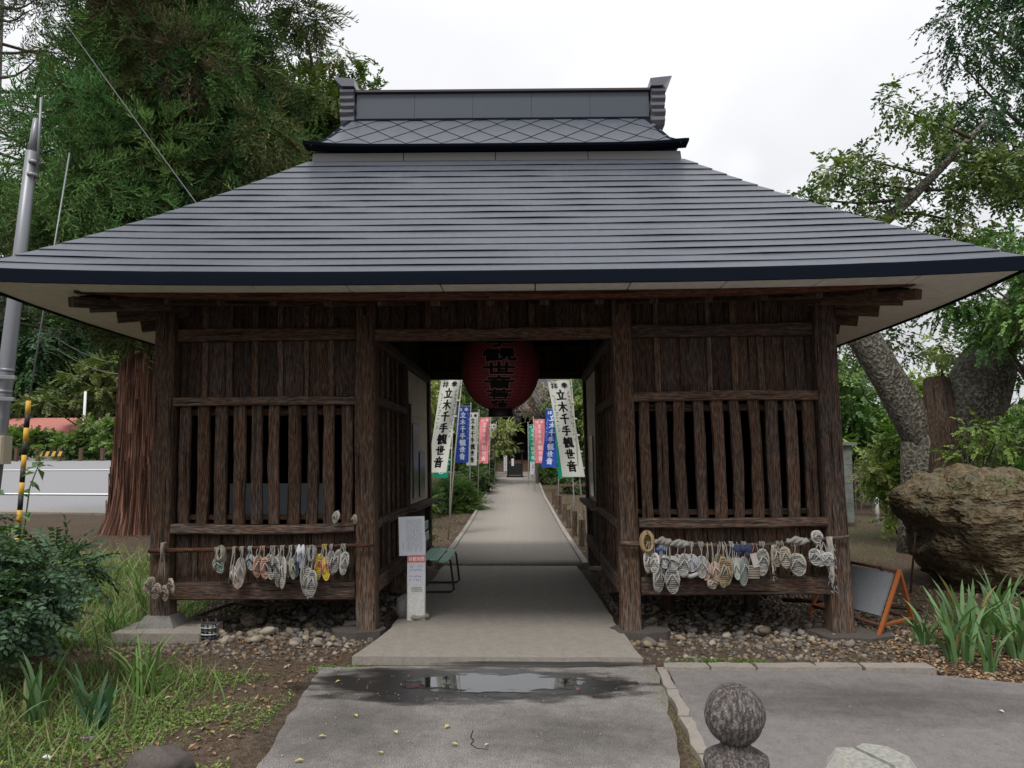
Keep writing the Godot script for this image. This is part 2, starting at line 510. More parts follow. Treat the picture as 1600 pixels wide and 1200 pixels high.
# ---------------------------------------------------------------- brush lettering
const GLYPH := {
	"木": "50,6 50,97|10,32 90,32|48,34 34,60 10,82|52,34 68,62 92,82",
	"千": "74,6 30,18|6,46 94,46|50,14 50,97",
	"手": "74,6 24,17|16,36 84,36|6,58 94,58|50,14 54,60 50,90 34,94",
	"立": "50,2 50,20|14,26 86,26|32,38 40,80|68,38 58,80|4,88 96,88",
	"世": "4,40 96,40|28,12 28,86 90,86|50,6 50,66|72,10 72,64|50,64 72,64",
	"音": "50,1 50,13|18,16 82,16|34,22 40,36|66,22 60,36|4,40 96,40|26,54 26,97|26,54 76,54 76,97|26,74 76,74|26,94 76,94",
	"観": "18,4 8,22|14,16 48,16|28,16 28,30|6,32 50,32|20,34 4,54|17,44 17,97|32,36 32,94|17,48 48,48|17,62 46,62|17,77 46,77|17,94 50,94|58,8 58,60|58,8 90,8 90,60|58,25 90,25|58,42 90,42|58,60 90,60|68,62 64,82 50,96|80,62 80,90 97,90 97,80",
	"菩": "6,13 94,13|34,3 34,25|66,3 66,25|50,23 50,33|20,36 80,36|34,41 40,52|66,41 60,52|4,56 96,56|26,67 26,97|26,67 76,67 76,97|26,95 76,95",
	"薩": "6,12 94,12|34,2 34,22|66,2 66,22|12,29 12,97|12,29 34,29 24,46 36,60 20,70|62,25 62,34|44,37 90,37|54,41 58,50|78,41 72,50|42,55 95,55|46,55 46,80 34,97|70,56 70,95|52,68 88,68|54,81 86,81|44,96 97,96",
	"奉": "20,14 80,14|14,28 86,28|4,42 96,42|50,2 48,40 6,72|54,42 96,72|28,60 72,60|22,76 78,76|50,50 50,98",
	"拝": "3,28 38,28|22,6 22,88 10,82|3,66 40,52|50,14 92,14|48,34 94,34|48,54 94,54|42,74 98,74|70,14 70,98",
	"時": "10,14 10,84|10,14 38,14 38,84|10,48 38,48|10,82 38,82|48,18 94,18|70,4 70,36|44,38 98,38|46,58 96,58|80,42 80,96 66,90|56,68 62,80",
	"間": "8,6 8,98|8,6 42,6 42,40|8,22 42,22|8,40 42,40|58,6 58,40|58,6 92,6 92,98 82,94|58,22 92,22|58,40 92,40|32,52 32,90|32,52 68,52 68,90|32,70 68,70|32,90 68,90",
}

func stroke_line(im: Image, a: Vector2, b: Vector2, r0: float, r1: float, col: Color) -> void:
	var w = im.get_width(); var h = im.get_height()
	var r = maxf(r0, r1) + 1.0
	var d = b - a
	var l2 = maxf(d.length_squared(), 0.0001)
	for y in range(maxi(0, int(minf(a.y, b.y) - r)), mini(h, int(maxf(a.y, b.y) + r) + 2)):
		for x in range(maxi(0, int(minf(a.x, b.x) - r)), mini(w, int(maxf(a.x, b.x) + r) + 2)):
			var p = Vector2(x + 0.5, y + 0.5)
			var f = clampf((p - a).dot(d) / l2, 0, 1)
			var k = clampf(lerpf(r0, r1, f) + 0.5 - p.distance_to(a + d * f), 0, 1)
			if k > 0:
				im.set_pixel(x, y, im.get_pixel(x, y).lerp(col, k))

func glyph(im: Image, ch: String, at: Vector2, size: Vector2, brush: float, col: Color, slack := 0.0) -> void:
	for line in GLYPH[ch].split("|"):
		var pts = []
		for p in line.split(" "):
			var q: PackedStringArray = p.split(",")
			pts.append(at + Vector2(float(q[0]) * size.x, float(q[1]) * size.y) / 100.0 + Vector2(rr(-slack, slack), rr(-slack, slack)))
		for i in pts.size() - 1:
			var across = absf(pts[i + 1].y - pts[i].y) < absf(pts[i + 1].x - pts[i].x)
			var k = 0.75 if across else 1.0
			stroke_line(im, pts[i], pts[i + 1], brush * k, brush * k * rr(0.75, 1.05), col)

# columns of writing too small to read: short pen strokes set like characters
func scribble(im: Image, r: Rect2, step: float, cell: float, col: Color, columns := true) -> void:
	var x = r.position.x
	while x < r.end.x - cell:
		var y = r.position.y
		var stop = r.end.y - (0.0 if rng.randf() < 0.6 else rr(0, r.size.y * 0.3))
		while y < stop - cell:
			for k in 3:
				var a = Vector2(x, y) + Vector2(rr(0.1, 0.9), rr(0.1, 0.9)) * cell
				var b = a + (Vector2(rr(0.3, 0.7), 0) if rng.randf() < 0.6 else Vector2(0, rr(0.3, 0.7))) * cell
				stroke_line(im, a, b, cell * 0.07, cell * 0.07, col)
			y += cell * 1.12
		x += step
# ---------------------------------------------------------------- the lie of the land
func lift(x: float, z: float) -> float:
	var d = -z
	var mid = smoothstep(16.0, 28.0, d) * 0.14 + smoothstep(26.0, 40.0, d) * 0.52 + smoothstep(38.0, 70.0, d) * 0.5
	var left = smoothstep(20.0, 46.0, d) * 1.42
	var k = smoothstep(-6.0, -12.0, x)
	return lerpf(mid, left, k)

func rough(x: float, z: float) -> float:
	return 0.03 * sin(x * 1.7 + z * 0.6) * sin(z * 1.3 - x * 0.4) + 0.012 * sin(x * 5.1 + 1.0) * sin(z * 4.3)

func ground_y(x: float, z: float) -> float:
	# uneven earth beside the paving, a low bank in the left foreground and at the right plant bed
	var y = lift(x, z)
	var off = smoothstep(0.0, 0.6, absf(x + 0.3 + 0.02 * (z + 7.0)) - 1.5)
	if z > -6.2:
		off = smoothstep(-1.75, -2.4, x)
	y += rough(x, z) * off - 0.02
	y += 0.10 * smoothstep(-2.2, -3.8, x) * smoothstep(-7.5, -5.5, z)
	y += 0.10 * smoothstep(3.3, 5.0, x) * smoothstep(-5.9, -7.5, z) * smoothstep(-16.0, -10.0, z)
	var lot = (z - (x + 14.0) * 0.16)
	y -= 0.45 * smoothstep(-9.4, -10.4, x) * smoothstep(-22.9, -23.9, lot) * smoothstep(-48.5, -46.5, lot)
	y += 0.12 * smoothstep(-4.2, -6.0, x) * smoothstep(-9.0, -12.0, z) * smoothstep(-24.0, -19.0, z)
	return y

func build_setting() -> void:
	# earth: one sheet, fine near the camera and coarse far away
	var s = st(true)
	var xs = []
	var zs = []
	var v = -160.0
	while v < 160.0:
		xs.append(v)
		v += 0.25 if absf(v) < 8 else (1.0 if absf(v) < 50 else 12.0)
	xs.append(160.0)
	v = 10.0
	while v > -240.0:
		zs.append(v)
		v -= 0.25 if v > -14 else (1.0 if v > -50 else 15.0)
	for i in xs.size() - 1:
		for j in zs.size() - 1:
			var p = []
			for q in [[0, 0], [1, 0], [1, 1], [0, 1]]:
				var x: float = xs[i + q[0]]; var z: float = zs[j + q[1]]
				p.append(Vector3(x, ground_y(x, z), z))
			quad(s, p[0], p[1], p[2], p[3])

	struct("ground", s, M.soil)
	# concrete apron in front of the gate, reaching out below the camera
	s = st()
	slab(s, wobble([Vector2(-1.62, -6.02), Vector2(0.95, -6.10), Vector2(0.86, -5.0), Vector2(0.76, -4.1), Vector2(0.70, 4), Vector2(-1.35, 4), Vector2(-1.40, -4.0), Vector2(-1.50, -4.9)], 0.035, 0.15, 4), -0.08, 0.006)
	struct("pavement", s, M.asphalt)
	# asphalt to the right, behind a mossy joint
	s = st()
	slab(s, wobble([Vector2(1.03, -5.95), Vector2(2.4, -5.96), Vector2(3.0, -5.80), Vector2(3.6, -5.55), Vector2(9, -5.3), Vector2(9, 4), Vector2(0.98, 4), Vector2(0.93, -4.1), Vector2(0.97, -5.0)], 0.03, 0.15, 9), -0.08, 0.010)
	struct("side_pavement", s, M.asphalt_right)
	# narrow worn kerb between the two
	s = st()
	for seg in [[-5.98, -5.45], [-5.43, -4.9], [-4.88, -4.3], [-4.27, -3.6], [-3.58, -2.9]]:
		var a: float = seg[0]; var b: float = seg[1]
		var xa = 0.955 - 0.03 * (a + 6.0); var xb = 0.955 - 0.03 * (b + 6.0)
		slab(s, wobble([Vector2(xa - 0.02, a), Vector2(xa + 0.05, a), Vector2(xb + 0.05, b), Vector2(xb - 0.02, b)], 0.02, 0.1, int(a * 10) + 90), -0.05, 0.020)
	struct("kerb", s, M.concrete)
	# broken kerb along the back of the side asphalt
	s = st()
	for seg in [[1.0, 1.32], [1.34, 1.66], [1.68, 2.12], [2.14, 2.46], [2.48, 2.98]]:
		slab(s, wobble([Vector2(seg[0], -5.93), Vector2(seg[1], -5.93), Vector2(seg[1], -6.06), Vector2(seg[0], -6.06)], 0.03, 0.1, int(seg[0] * 9)), -0.05, 0.035)
	struct("side_kerb", s, M.concrete)
	# concrete floor of the gate, with its joint to the apron
	s = st()
	slab(s, wobble([Vector2(-1.40, -6.18), Vector2(0.86, -6.16), Vector2(0.80, -7.1), Vector2(0.76, -8.5), Vector2(0.66, -11.2), Vector2(-1.26, -11.25), Vector2(-1.26, -9.0), Vector2(-1.30, -7.0)], 0.02, 0.2, 15), -0.1, 0.045)
	struct("gate_floor", s, M.concrete)
	# path to the hall: it follows the rising ground
	s = st(true)
	var edge = []
	var z = -11.32
	while z > -41.0:
		var c = -0.26 - 0.0185 * (-z - 11.3) * 1.0
		edge.append([Vector3(c - 1.0, lift(0, z) + 0.05, z), Vector3(c + 1.0, lift(0, z) + 0.05, z)])
		z -= 0.6
	for i in edge.size() - 1:
		quad(s, edge[i][0], edge[i][1], edge[i + 1][1], edge[i + 1][0])
		for e in [0, 1]:
			var a: Vector3 = edge[i][e]; var b: Vector3 = edge[i + 1][e]
			var dn = Vector3(0, -0.12, 0)
			if e == 0: quad(s, a + dn, a, b, b + dn)
			else: quad(s, a, a + dn, b + dn, b)
	quad(s, edge[0][0] + Vector3(0, -0.12, 0), edge[0][1] + Vector3(0, -0.12, 0), edge[0][1], edge[0][0])
	struct("path", s, M.concrete)
	# low stone edgings of the path
	for side in [-1, 1]:
		s = st()
		z = -11.4
		while z > -33.0:
			var c: float = -0.26 - 0.0185 * (-z - 11.3) + side * 1.06
			var c2: float = c - 0.0185 * 0.9
			beam(s, Vector3(c, lift(0, z) + 0.015, z), Vector3(c2, lift(0, z - 0.9) + 0.015, z - 0.9), 0.09, 0.1, Vector3.UP, {"segs": 1, "jit": 0.008})
			z -= 0.93
		struct("path_edging", s, M.concrete)
	# level forecourt before the hall
	s = st()
	slab(s, PackedVector2Array([Vector2(-9, -40.6), Vector2(8, -40.6), Vector2(8, -48), Vector2(-9, -48)]), 0.55, 0.79)
	struct("forecourt", s, M.concrete)
	# car park on the left
	s = st(true)
	var x = -46.0
	while x < -8.6:
		z = -22.0
		while z > -48.0:
			var p = []
			for q in [[0, 0], [1.2, 0], [1.2, -2], [0, -2]]:
				var px: float = x + q[0]; var pz: float = z + q[1]
				p.append(Vector3(px, lift(px, pz) + 0.06, pz + (px + 14.0) * 0.16))
			quad(s, p[0], p[1], p[2], p[3])
			z -= 2.0
		x += 1.2

	struct("road", s, M.road)
	# pale walkway with a kerb on the near side of the car park
	s = st()
	x = -40.0
	while x < -8.8:
		var zn = -21.9 + (x + 14.0) * 0.16
		var zf = zn + 0.16
		beam(s, Vector3(x, lift(x, zn) + 0.03, zn), Vector3(x + 0.985, lift(x + 1, zf) + 0.03, zf), 0.9, 0.16, Vector3.UP, {"segs": 1, "jit": 0.004, "ch": 0.015})
		x += 1.0
	struct("walkway", s, M.concrete)
	for line in [[-26.8, 0.35], [-36.0, 0.3]]:
		s = st()
		x = -40.0
		while x < -9.0:
			var p = []
			for q in [[0, 0], [1.0, 0], [1.0, 1], [0, 1]]:
				var px: float = x + q[0]
				var pz: float = line[0] - q[1] * line[1]
				p.append(Vector3(px, lift(px, pz) + 0.10, pz + (px + 14.0) * 0.16))
			quad(s, p[0], p[1], p[2], p[3])
			x += 1.0
		struct("road_marking", s, M.road_paint)
	# wet patch and standing water before the threshold, damp gutter, old stains
	var films = [["wet_patch", -0.50, -5.59, 1.25, 0.50, 0.0102, "wet_soft"], ["wet_patch", 0.05, -5.56, 0.85, 0.34, 0.0112, "wet_soft"], ["puddle", -0.26, -5.60, 0.66, 0.235, 0.0140, "water_soft"], ["wet_gutter", 0.15, -6.10, 0.95, 0.10, 0.0125, "wet_soft"], ["stain", -1.1, -4.7, 0.7, 0.9, 0.0086, "stain_soft"], ["stain", 0.25, -4.6, 0.9, 0.6, 0.0089, "stain_soft"], ["stain", 2.3, -5.2, 1.6, 0.6, 0.0135, "stain_soft"]]
	for f in films:
		s = st()
		var a = Vector3(f[1] - f[3], f[5], f[2] + f[4]); var b = Vector3(f[1] + f[3], f[5], f[2] + f[4])
		var c = Vector3(f[1] + f[3], f[5], f[2] - f[4]); var d = Vector3(f[1] - f[3], f[5], f[2] - f[4])
		quad(s, a, b, c, d, Vector2(0, 1), Vector2(1, 1), Vector2(1, 0), Vector2(0, 0))
		struct(f[0], s, M[f[6]])
	# wooded hill far on the left, and low ridge all round
	s = st(true)
	var nz = FastNoiseLite.new()
	nz.seed = 77; nz.frequency = 0.02
	for i in 40:
		for j in 8:
			var p = []
			for q in [[0, 0], [0, 1], [1, 1], [1, 0]]:
				var t = deg_to_rad(-75.0 + 150.0 * (i + q[0]) / 40.0)
				var f = (j + q[1]) / 8.0
				var r = 90.0 + 70.0 * f
				var hx = sin(t) * r
				var hz = -cos(t) * r
				var hh = smoothstep(0, 1, f) * (24.0 * smoothstep(6.0, -24.0, hx) + 5.0 + 7.0 * nz.get_noise_2d(hx, hz))
				p.append(Vector3(hx, hh + 0.4, hz))
			quad(s, p[0], p[3], p[2], p[1])

	struct("hill", s, mat("hill_green", lin(0.03, 0.05, 0.022), 1.0))
# ---------------------------------------------------------------- the gate
const GZ := -7.15
const GX := -0.31

func gp(x: float, y: float, z: float) -> Vector3:
	return Vector3(x - 0.017 * (y - 0.5), y, z)   # the old frame leans a little to the left

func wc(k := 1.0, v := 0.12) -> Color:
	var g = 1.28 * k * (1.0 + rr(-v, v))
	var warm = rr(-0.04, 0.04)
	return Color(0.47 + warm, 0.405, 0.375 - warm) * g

func timber(called: String, p0: Vector3, p1: Vector3, w: float, t: float, c: Color, parent: Node, up := Vector3(0, 0, 1), o := {}) -> MeshInstance3D:
	var s = st()
	var q = {"c": c, "segs": 4, "jit": 0.004}
	q.merge(o, true)
	beam(s, p0, p1, w, t, up, q)
	return obj(called, s, M.wood, parent)

func post(x: float, z: float, y0: float, y1: float, w: float, k := 1.0) -> void:
	var c = wc(k * 0.9)
	timber("post", gp(x, y0, z), gp(x, y1, z), w, w, c, gate, Vector3(0, 0, 1), {"segs": 10, "jit": 0.006, "ch": 0.014, "c0": Color(1.08, 1.02, 0.96) * (1.15 * k), "c1": c, "wear": 4.5})

# a plank wall between two points at the foot: each plank and batten a piece
func plank_wall(a: Vector3, b: Vector3, y0: float, y1: float, n: int, out: Vector3, k: float, battens := true, parent: Node = null) -> void:
	if parent == null:
		parent = gate
	var along = (b - a) / n
	var w = along.length()
	for i in n:
		var p = a + along * (i + 0.5) - out * rr(0.0, 0.007)
		timber("plank", gp(p.x, y0 + rr(-0.01, 0.0), p.z), gp(p.x, y1, p.z), w - rr(0.002, 0.006), 0.022, wc(k, 0.3), parent, out, {"segs": 2, "jit": 0.002, "ch": 0.003})
		if battens and i > 0:
			p = a + along * i + out * 0.026
			timber("batten", gp(p.x, y0, p.z), gp(p.x, y1, p.z), rr(0.045, 0.062), 0.022, wc(k * rr(0.9, 2.1), 0.2), parent, out, {"segs": 2, "jit": 0.003, "ch": 0.003})

func front_bay(x0: float, x1: float, h: Array, lean: float) -> void:
	# h: heights of top rail (top, bottom), middle rail, lower rail, sill
	var xa = x0 + 0.10; var xb = x1 - 0.10
	var f = Vector3(0, 0, 1)
	plank_wall(Vector3(xa, 0, -0.045), Vector3(xb, 0, -0.045), h[3] + 0.01, 3.16, 7, f, 0.78)
	var d = lean
	timber("rail", gp(xa, (h[0] + h[1]) / 2 - d, 0.0), gp(xb, (h[0] + h[1]) / 2 + d, 0.0), h[0] - h[1], 0.10, wc(0.9), gate, f, {"segs": 6, "jit": 0.005})
	timber("rail", gp(xa - 0.02, (h[2] + h[3]) / 2 - d, 0.015), gp(xb + 0.02, (h[2] + h[3]) / 2 + d, 0.015), h[2] - h[3], 0.13, wc(1.5), gate, f, {"segs": 6, "jit": 0.005})
	timber("rail", gp(xa, (h[4] + h[5]) / 2 - d, 0.045), gp(xb, (h[4] + h[5]) / 2 + d, 0.045), h[4] - h[5], 0.13, wc(1.75), gate, f, {"segs": 7, "jit": 0.008, "ch": 0.012})
	timber("sill_beam", gp(xa, (h[6] + h[7]) / 2 - d, 0.03), gp(xb, (h[6] + h[7]) / 2 + d, 0.03), h[6] - h[7], 0.13, wc(1.15), gate, f, {"segs": 6, "jit": 0.006, "ch": 0.012})
	# bars of the lattice, with their lower stop behind
	for i in 10:
		var x = lerpf(xa + 0.085, xb - 0.085, i / 9.0) + rr(-0.008, 0.008)
		timber("bar", gp(x, h[4] - 0.01, 0.0), gp(x + rr(-0.006, 0.006), h[3] + 0.01, 0.0), rr(0.095, 0.112), 0.055, wc(1.15, 0.22), gate, f, {"segs": 6, "jit": 0.007, "ch": 0.008})
	timber("stop_rail", gp(xa, h[4] + 0.05, -0.06), gp(xb, h[4] + 0.05, -0.06), 0.05, 0.05, wc(1.2), gate, f)
	timber("stop_rail", gp(xa, h[3] - 0.05, -0.06), gp(xb, h[3] - 0.05, -0.06), 0.07, 0.05, wc(0.6), gate, f)
	plank_wall(Vector3(xa, 0, -0.02), Vector3(xb, 0, -0.02), h[6] - 0.02, h[5] + 0.02, 8, f, 0.95, false)

func build_gate() -> void:
	gate = thing("temple_gate", "dark weathered timber gate with wide grey metal roof over a paved passage", "gate", Vector3(GX, 0, GZ))
	# posts: front, middle and rear rows
	post(-3.08, 0, 0.16, 3.2, 0.185, 0.8)
	post(3.08, 0, 0.01, 3.2, 0.195, 1.0)
	post(-1.19, 0, 0.02, 3.2, 0.18, 1.05)
	post(1.20, 0, 0.02, 3.2, 0.18, 1.05)
	for x in [-3.08, -1.22, 1.22, 3.08]:
		post(x, -1.95, 0.05, 3.3, 0.19, 0.8)
		post(x, -4.1, 0.05, 3.2, 0.185, 0.9)
	front_bay(-3.08, -1.19, [2.825, 2.703, 2.166, 2.088, 1.002, 0.921, 0.471, 0.317], 0.004)
	front_bay(1.20, 3.08, [2.832, 2.712, 2.193, 2.105, 1.045, 0.959, 0.514, 0.362], 0.004)
	var f = Vector3(0, 0, 1)
	# lintel over the passage and the boards above it
	timber("lintel", gp(-1.10, 2.75, 0.005), gp(1.11, 2.757, 0.005), 0.108, 0.12, wc(1.05), gate, f, {"segs": 6})
	plank_wall(Vector3(-1.1, 0, -0.045), Vector3(1.11, 0, -0.045), 2.79, 3.16, 9, f, 0.75)
	timber("head_beam", gp(-3.3, 3.14, 0.05), gp(3.3, 3.14, 0.05), 0.14, 0.12, wc(0.5), gate, f)
	# rear wall
	timber("lintel", gp(-1.12, 2.80, -4.1), gp(1.12, 2.80, -4.1), 0.12, 0.12, wc(0.7), gate, f)
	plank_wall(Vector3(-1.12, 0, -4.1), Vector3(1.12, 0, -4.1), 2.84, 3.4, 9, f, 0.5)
	for q in [[-3.0, -1.3], [1.3, 3.0]]:
		plank_wall(Vector3(q[0], 0, -4.1), Vector3(q[1], 0, -4.1), 0.34, 3.3, 7, -f, 0.7)
		timber("rail", gp(q[0], 1.0, -4.15), gp(q[1], 1.0, -4.15), 0.09, 0.06, wc(0.9), gate, f)
		timber("rail", gp(q[0], 2.1, -4.15), gp(q[1], 2.1, -4.15), 0.09, 0.06, wc(0.9), gate, f)
		timber("sill_beam", gp(q[0], 0.4, -4.12), gp(q[1], 0.4, -4.12), 0.15, 0.12, wc(0.9), gate, f)
		# floor of the bay behind the bars
		for i in 8:
			var z = -0.35 - i * 0.48
			timber("floor_board", Vector3(q[0] - 0.05, 0.44, z), Vector3(q[1] + 0.05, 0.44, z), 0.47, 0.035, wc(0.8), gate, Vector3.UP, {"segs": 2})
		for z in [-1.0, -3.0]:
			for x in [0.25, 0.75]:
				var p = Vector3(lerpf(q[0], q[1], x), 0, z)
				timber("floor_support", p + Vector3(0, 0.02, 0), p + Vector3(0, 0.42, 0), 0.12, 0.12, wc(0.9), gate)
	# outer side walls
	for sx in [-1, 1]:
		var x: float = sx * 3.08
		for q in [[-0.1, -1.86], [-2.05, -4.0]]:
			plank_wall(Vector3(x, 0, q[0]), Vector3(x, 0, q[1]), 0.34, 3.12, 6, Vector3(sx, 0, 0), 0.75)
			for y in [0.40, 1.0, 2.12, 2.8]:
				timber("rail", gp(x + sx * 0.04, y, q[0]), gp(x + sx * 0.04, y, q[1]), 0.10, 0.09, wc(0.9), gate, Vector3(1, 0, 0))
	# passage walls
	for sx in [-1, 1]:
		var x: float = sx * 1.2
		var inn = Vector3(-sx, 0, 0)
		plank_wall(Vector3(x, 0, -0.1), Vector3(x, 0, -1.86), 0.36, 2.70, 6, inn, 0.95)
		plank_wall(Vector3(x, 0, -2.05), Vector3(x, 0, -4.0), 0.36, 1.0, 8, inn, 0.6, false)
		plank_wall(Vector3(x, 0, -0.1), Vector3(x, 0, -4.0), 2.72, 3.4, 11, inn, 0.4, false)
		var up = Vector3(1, 0, 0)
		var xi = x - sx * 0.05
		timber("rail", gp(xi, 2.14, -0.1), gp(xi, 2.14, -1.86), 0.085, 0.08, wc(1.25), gate, up)
		timber("rail", gp(xi, 0.98, -0.1), gp(xi, 0.98, -1.86), 0.085, 0.09, wc(1.6), gate, up)
		timber("sill_beam", gp(xi, 0.43, -0.1), gp(xi, 0.43, -1.86), 0.15, 0.10, wc(1.5), gate, up)
		timber("tie_beam", gp(xi, 2.735, -0.1), gp(xi, 2.735, -4.0), 0.10, 0.10, wc(1.0), gate, up)
		timber("sill_beam", gp(xi, 0.43, -2.05), gp(xi, 0.43, -4.0), 0.14, 0.09, wc(0.8), gate, up)
		# pale boards with a ledge in the rear half
		for i in 3:
			var z0 = -2.05 - i * 0.65
			var s = st()
			beam(s, gp(xi + sx * 0.02, 1.02, z0 - 0.322), gp(xi + sx * 0.02, 2.12, z0 - 0.322), 0.644, 0.014, up, {"segs": 1, "jit": 0.0, "ch": 0.002})
			obj("pale_board", s, M.board_panel, gate)
			s = st()
			beam(s, gp(xi + sx * 0.02, 2.125, z0 - 0.322), gp(xi + sx * 0.02, 2.68, z0 - 0.322), 0.644, 0.014, up, {"segs": 1, "jit": 0.0, "ch": 0.002})
			obj("pale_board", s, M.board_panel, gate)
		timber("ledge", gp(xi - sx * 0.04, 0.985, -2.0), gp(xi - sx * 0.04, 0.985, -4.15), 0.05, 0.16, wc(2.6), gate, up)
		timber("rail", gp(xi - sx * 0.025, 1.62, -2.04), gp(xi - sx * 0.025, 1.62, -2.12), 1.25, 0.03, wc(0.8), gate, up)
	# notice sheets behind film on the passage boards
	for q in [[-1, -2.75, 0.42, 0.95], [-1, -3.35, 0.5, 0.6], [1, -3.2, 0.5, 0.8]]:
		var s = st()
		var x: float = q[0] * 1.145
		beam(s, gp(x, 1.08, q[1]), gp(x, 1.08 + q[3], q[1]), q[2], 0.006, Vector3(1, 0, 0), {"segs": 1, "jit": 0.0, "ch": 0.001})
		obj("notice_sheet", s, M.get("sheet") if M.has("sheet") else mat("sheet", lin(0.32, 0.36, 0.36), 0.18, {"tex": M.concrete.albedo_texture, "tri": Vector3(2, 2, 2)}), gate)
	# ceiling boards over everything, dark with age
	for i in 14:
		var z = -0.02 - i * 0.31
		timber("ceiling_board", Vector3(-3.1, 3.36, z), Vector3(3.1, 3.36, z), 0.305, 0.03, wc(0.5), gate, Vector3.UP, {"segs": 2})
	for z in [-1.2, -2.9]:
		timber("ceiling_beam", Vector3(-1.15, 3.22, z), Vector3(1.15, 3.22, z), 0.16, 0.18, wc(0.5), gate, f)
	# the pale board that shows behind the left bars
	var s = st()
	beam(s, Vector3(-2.78, 1.16, -0.75), Vector3(-1.75, 1.16, -0.75), 0.36, 0.02, f, {"segs": 1, "jit": 0.0})
	obj("inner_screen", s, mat("screen_board", lin(0.30, 0.34, 0.36), 0.7), gate)
	# small worn name slip on the inner left post
	var slip_im = Image.create(24, 96, false, Image.FORMAT_RGB8)
	slip_im.fill(Color(0.13, 0.10, 0.09))
	scribble(slip_im, Rect2(2, 2, 20, 92), 11, 10, Color(0.62, 0.6, 0.56))
	s = st()
	box(s, gp(-1.19, 2.965, 0.0935), Vector3(0.035, 0.14, 0.004))
	obj("name_slip", s, mat("slip", Color.WHITE, 0.9, {"tex": tex(slip_im), "uv": Vector3(7, 7, 1)}), gate)
	build_roof()

func eave_rise(u: float) -> float:
	return 0.075 * u * u * absf(u)

# middle of the roof in gate coordinates
const RC := Vector3(-0.02, 0, -2.05)

func skirt(t: float) -> Vector3:   # half width, height, half depth
	return Vector3(lerpf(4.17, 2.06, t), 3.045 + 1.80 * (0.88 * t + 0.12 * t * t), lerpf(3.30, 1.05, t))

func side_point(side: int, hw: float, hd: float, u: float, y: float) -> Vector3:
	# u runs -1..1 along the side; sides 0 front, 1 right, 2 back, 3 left
	var p: Vector3
	match side:
		0: p = Vector3(u * hw, y, hd)
		1: p = Vector3(hw, y, -u * hd)
		2: p = Vector3(-u * hw, y, -hd)
		_: p = Vector3(-hw, y, u * hd)
	return p + RC - Vector3(0.017 * (p.y - 3.0), 0.006 * p.x * smoothstep(3.2, 5.0, p.y), 0)

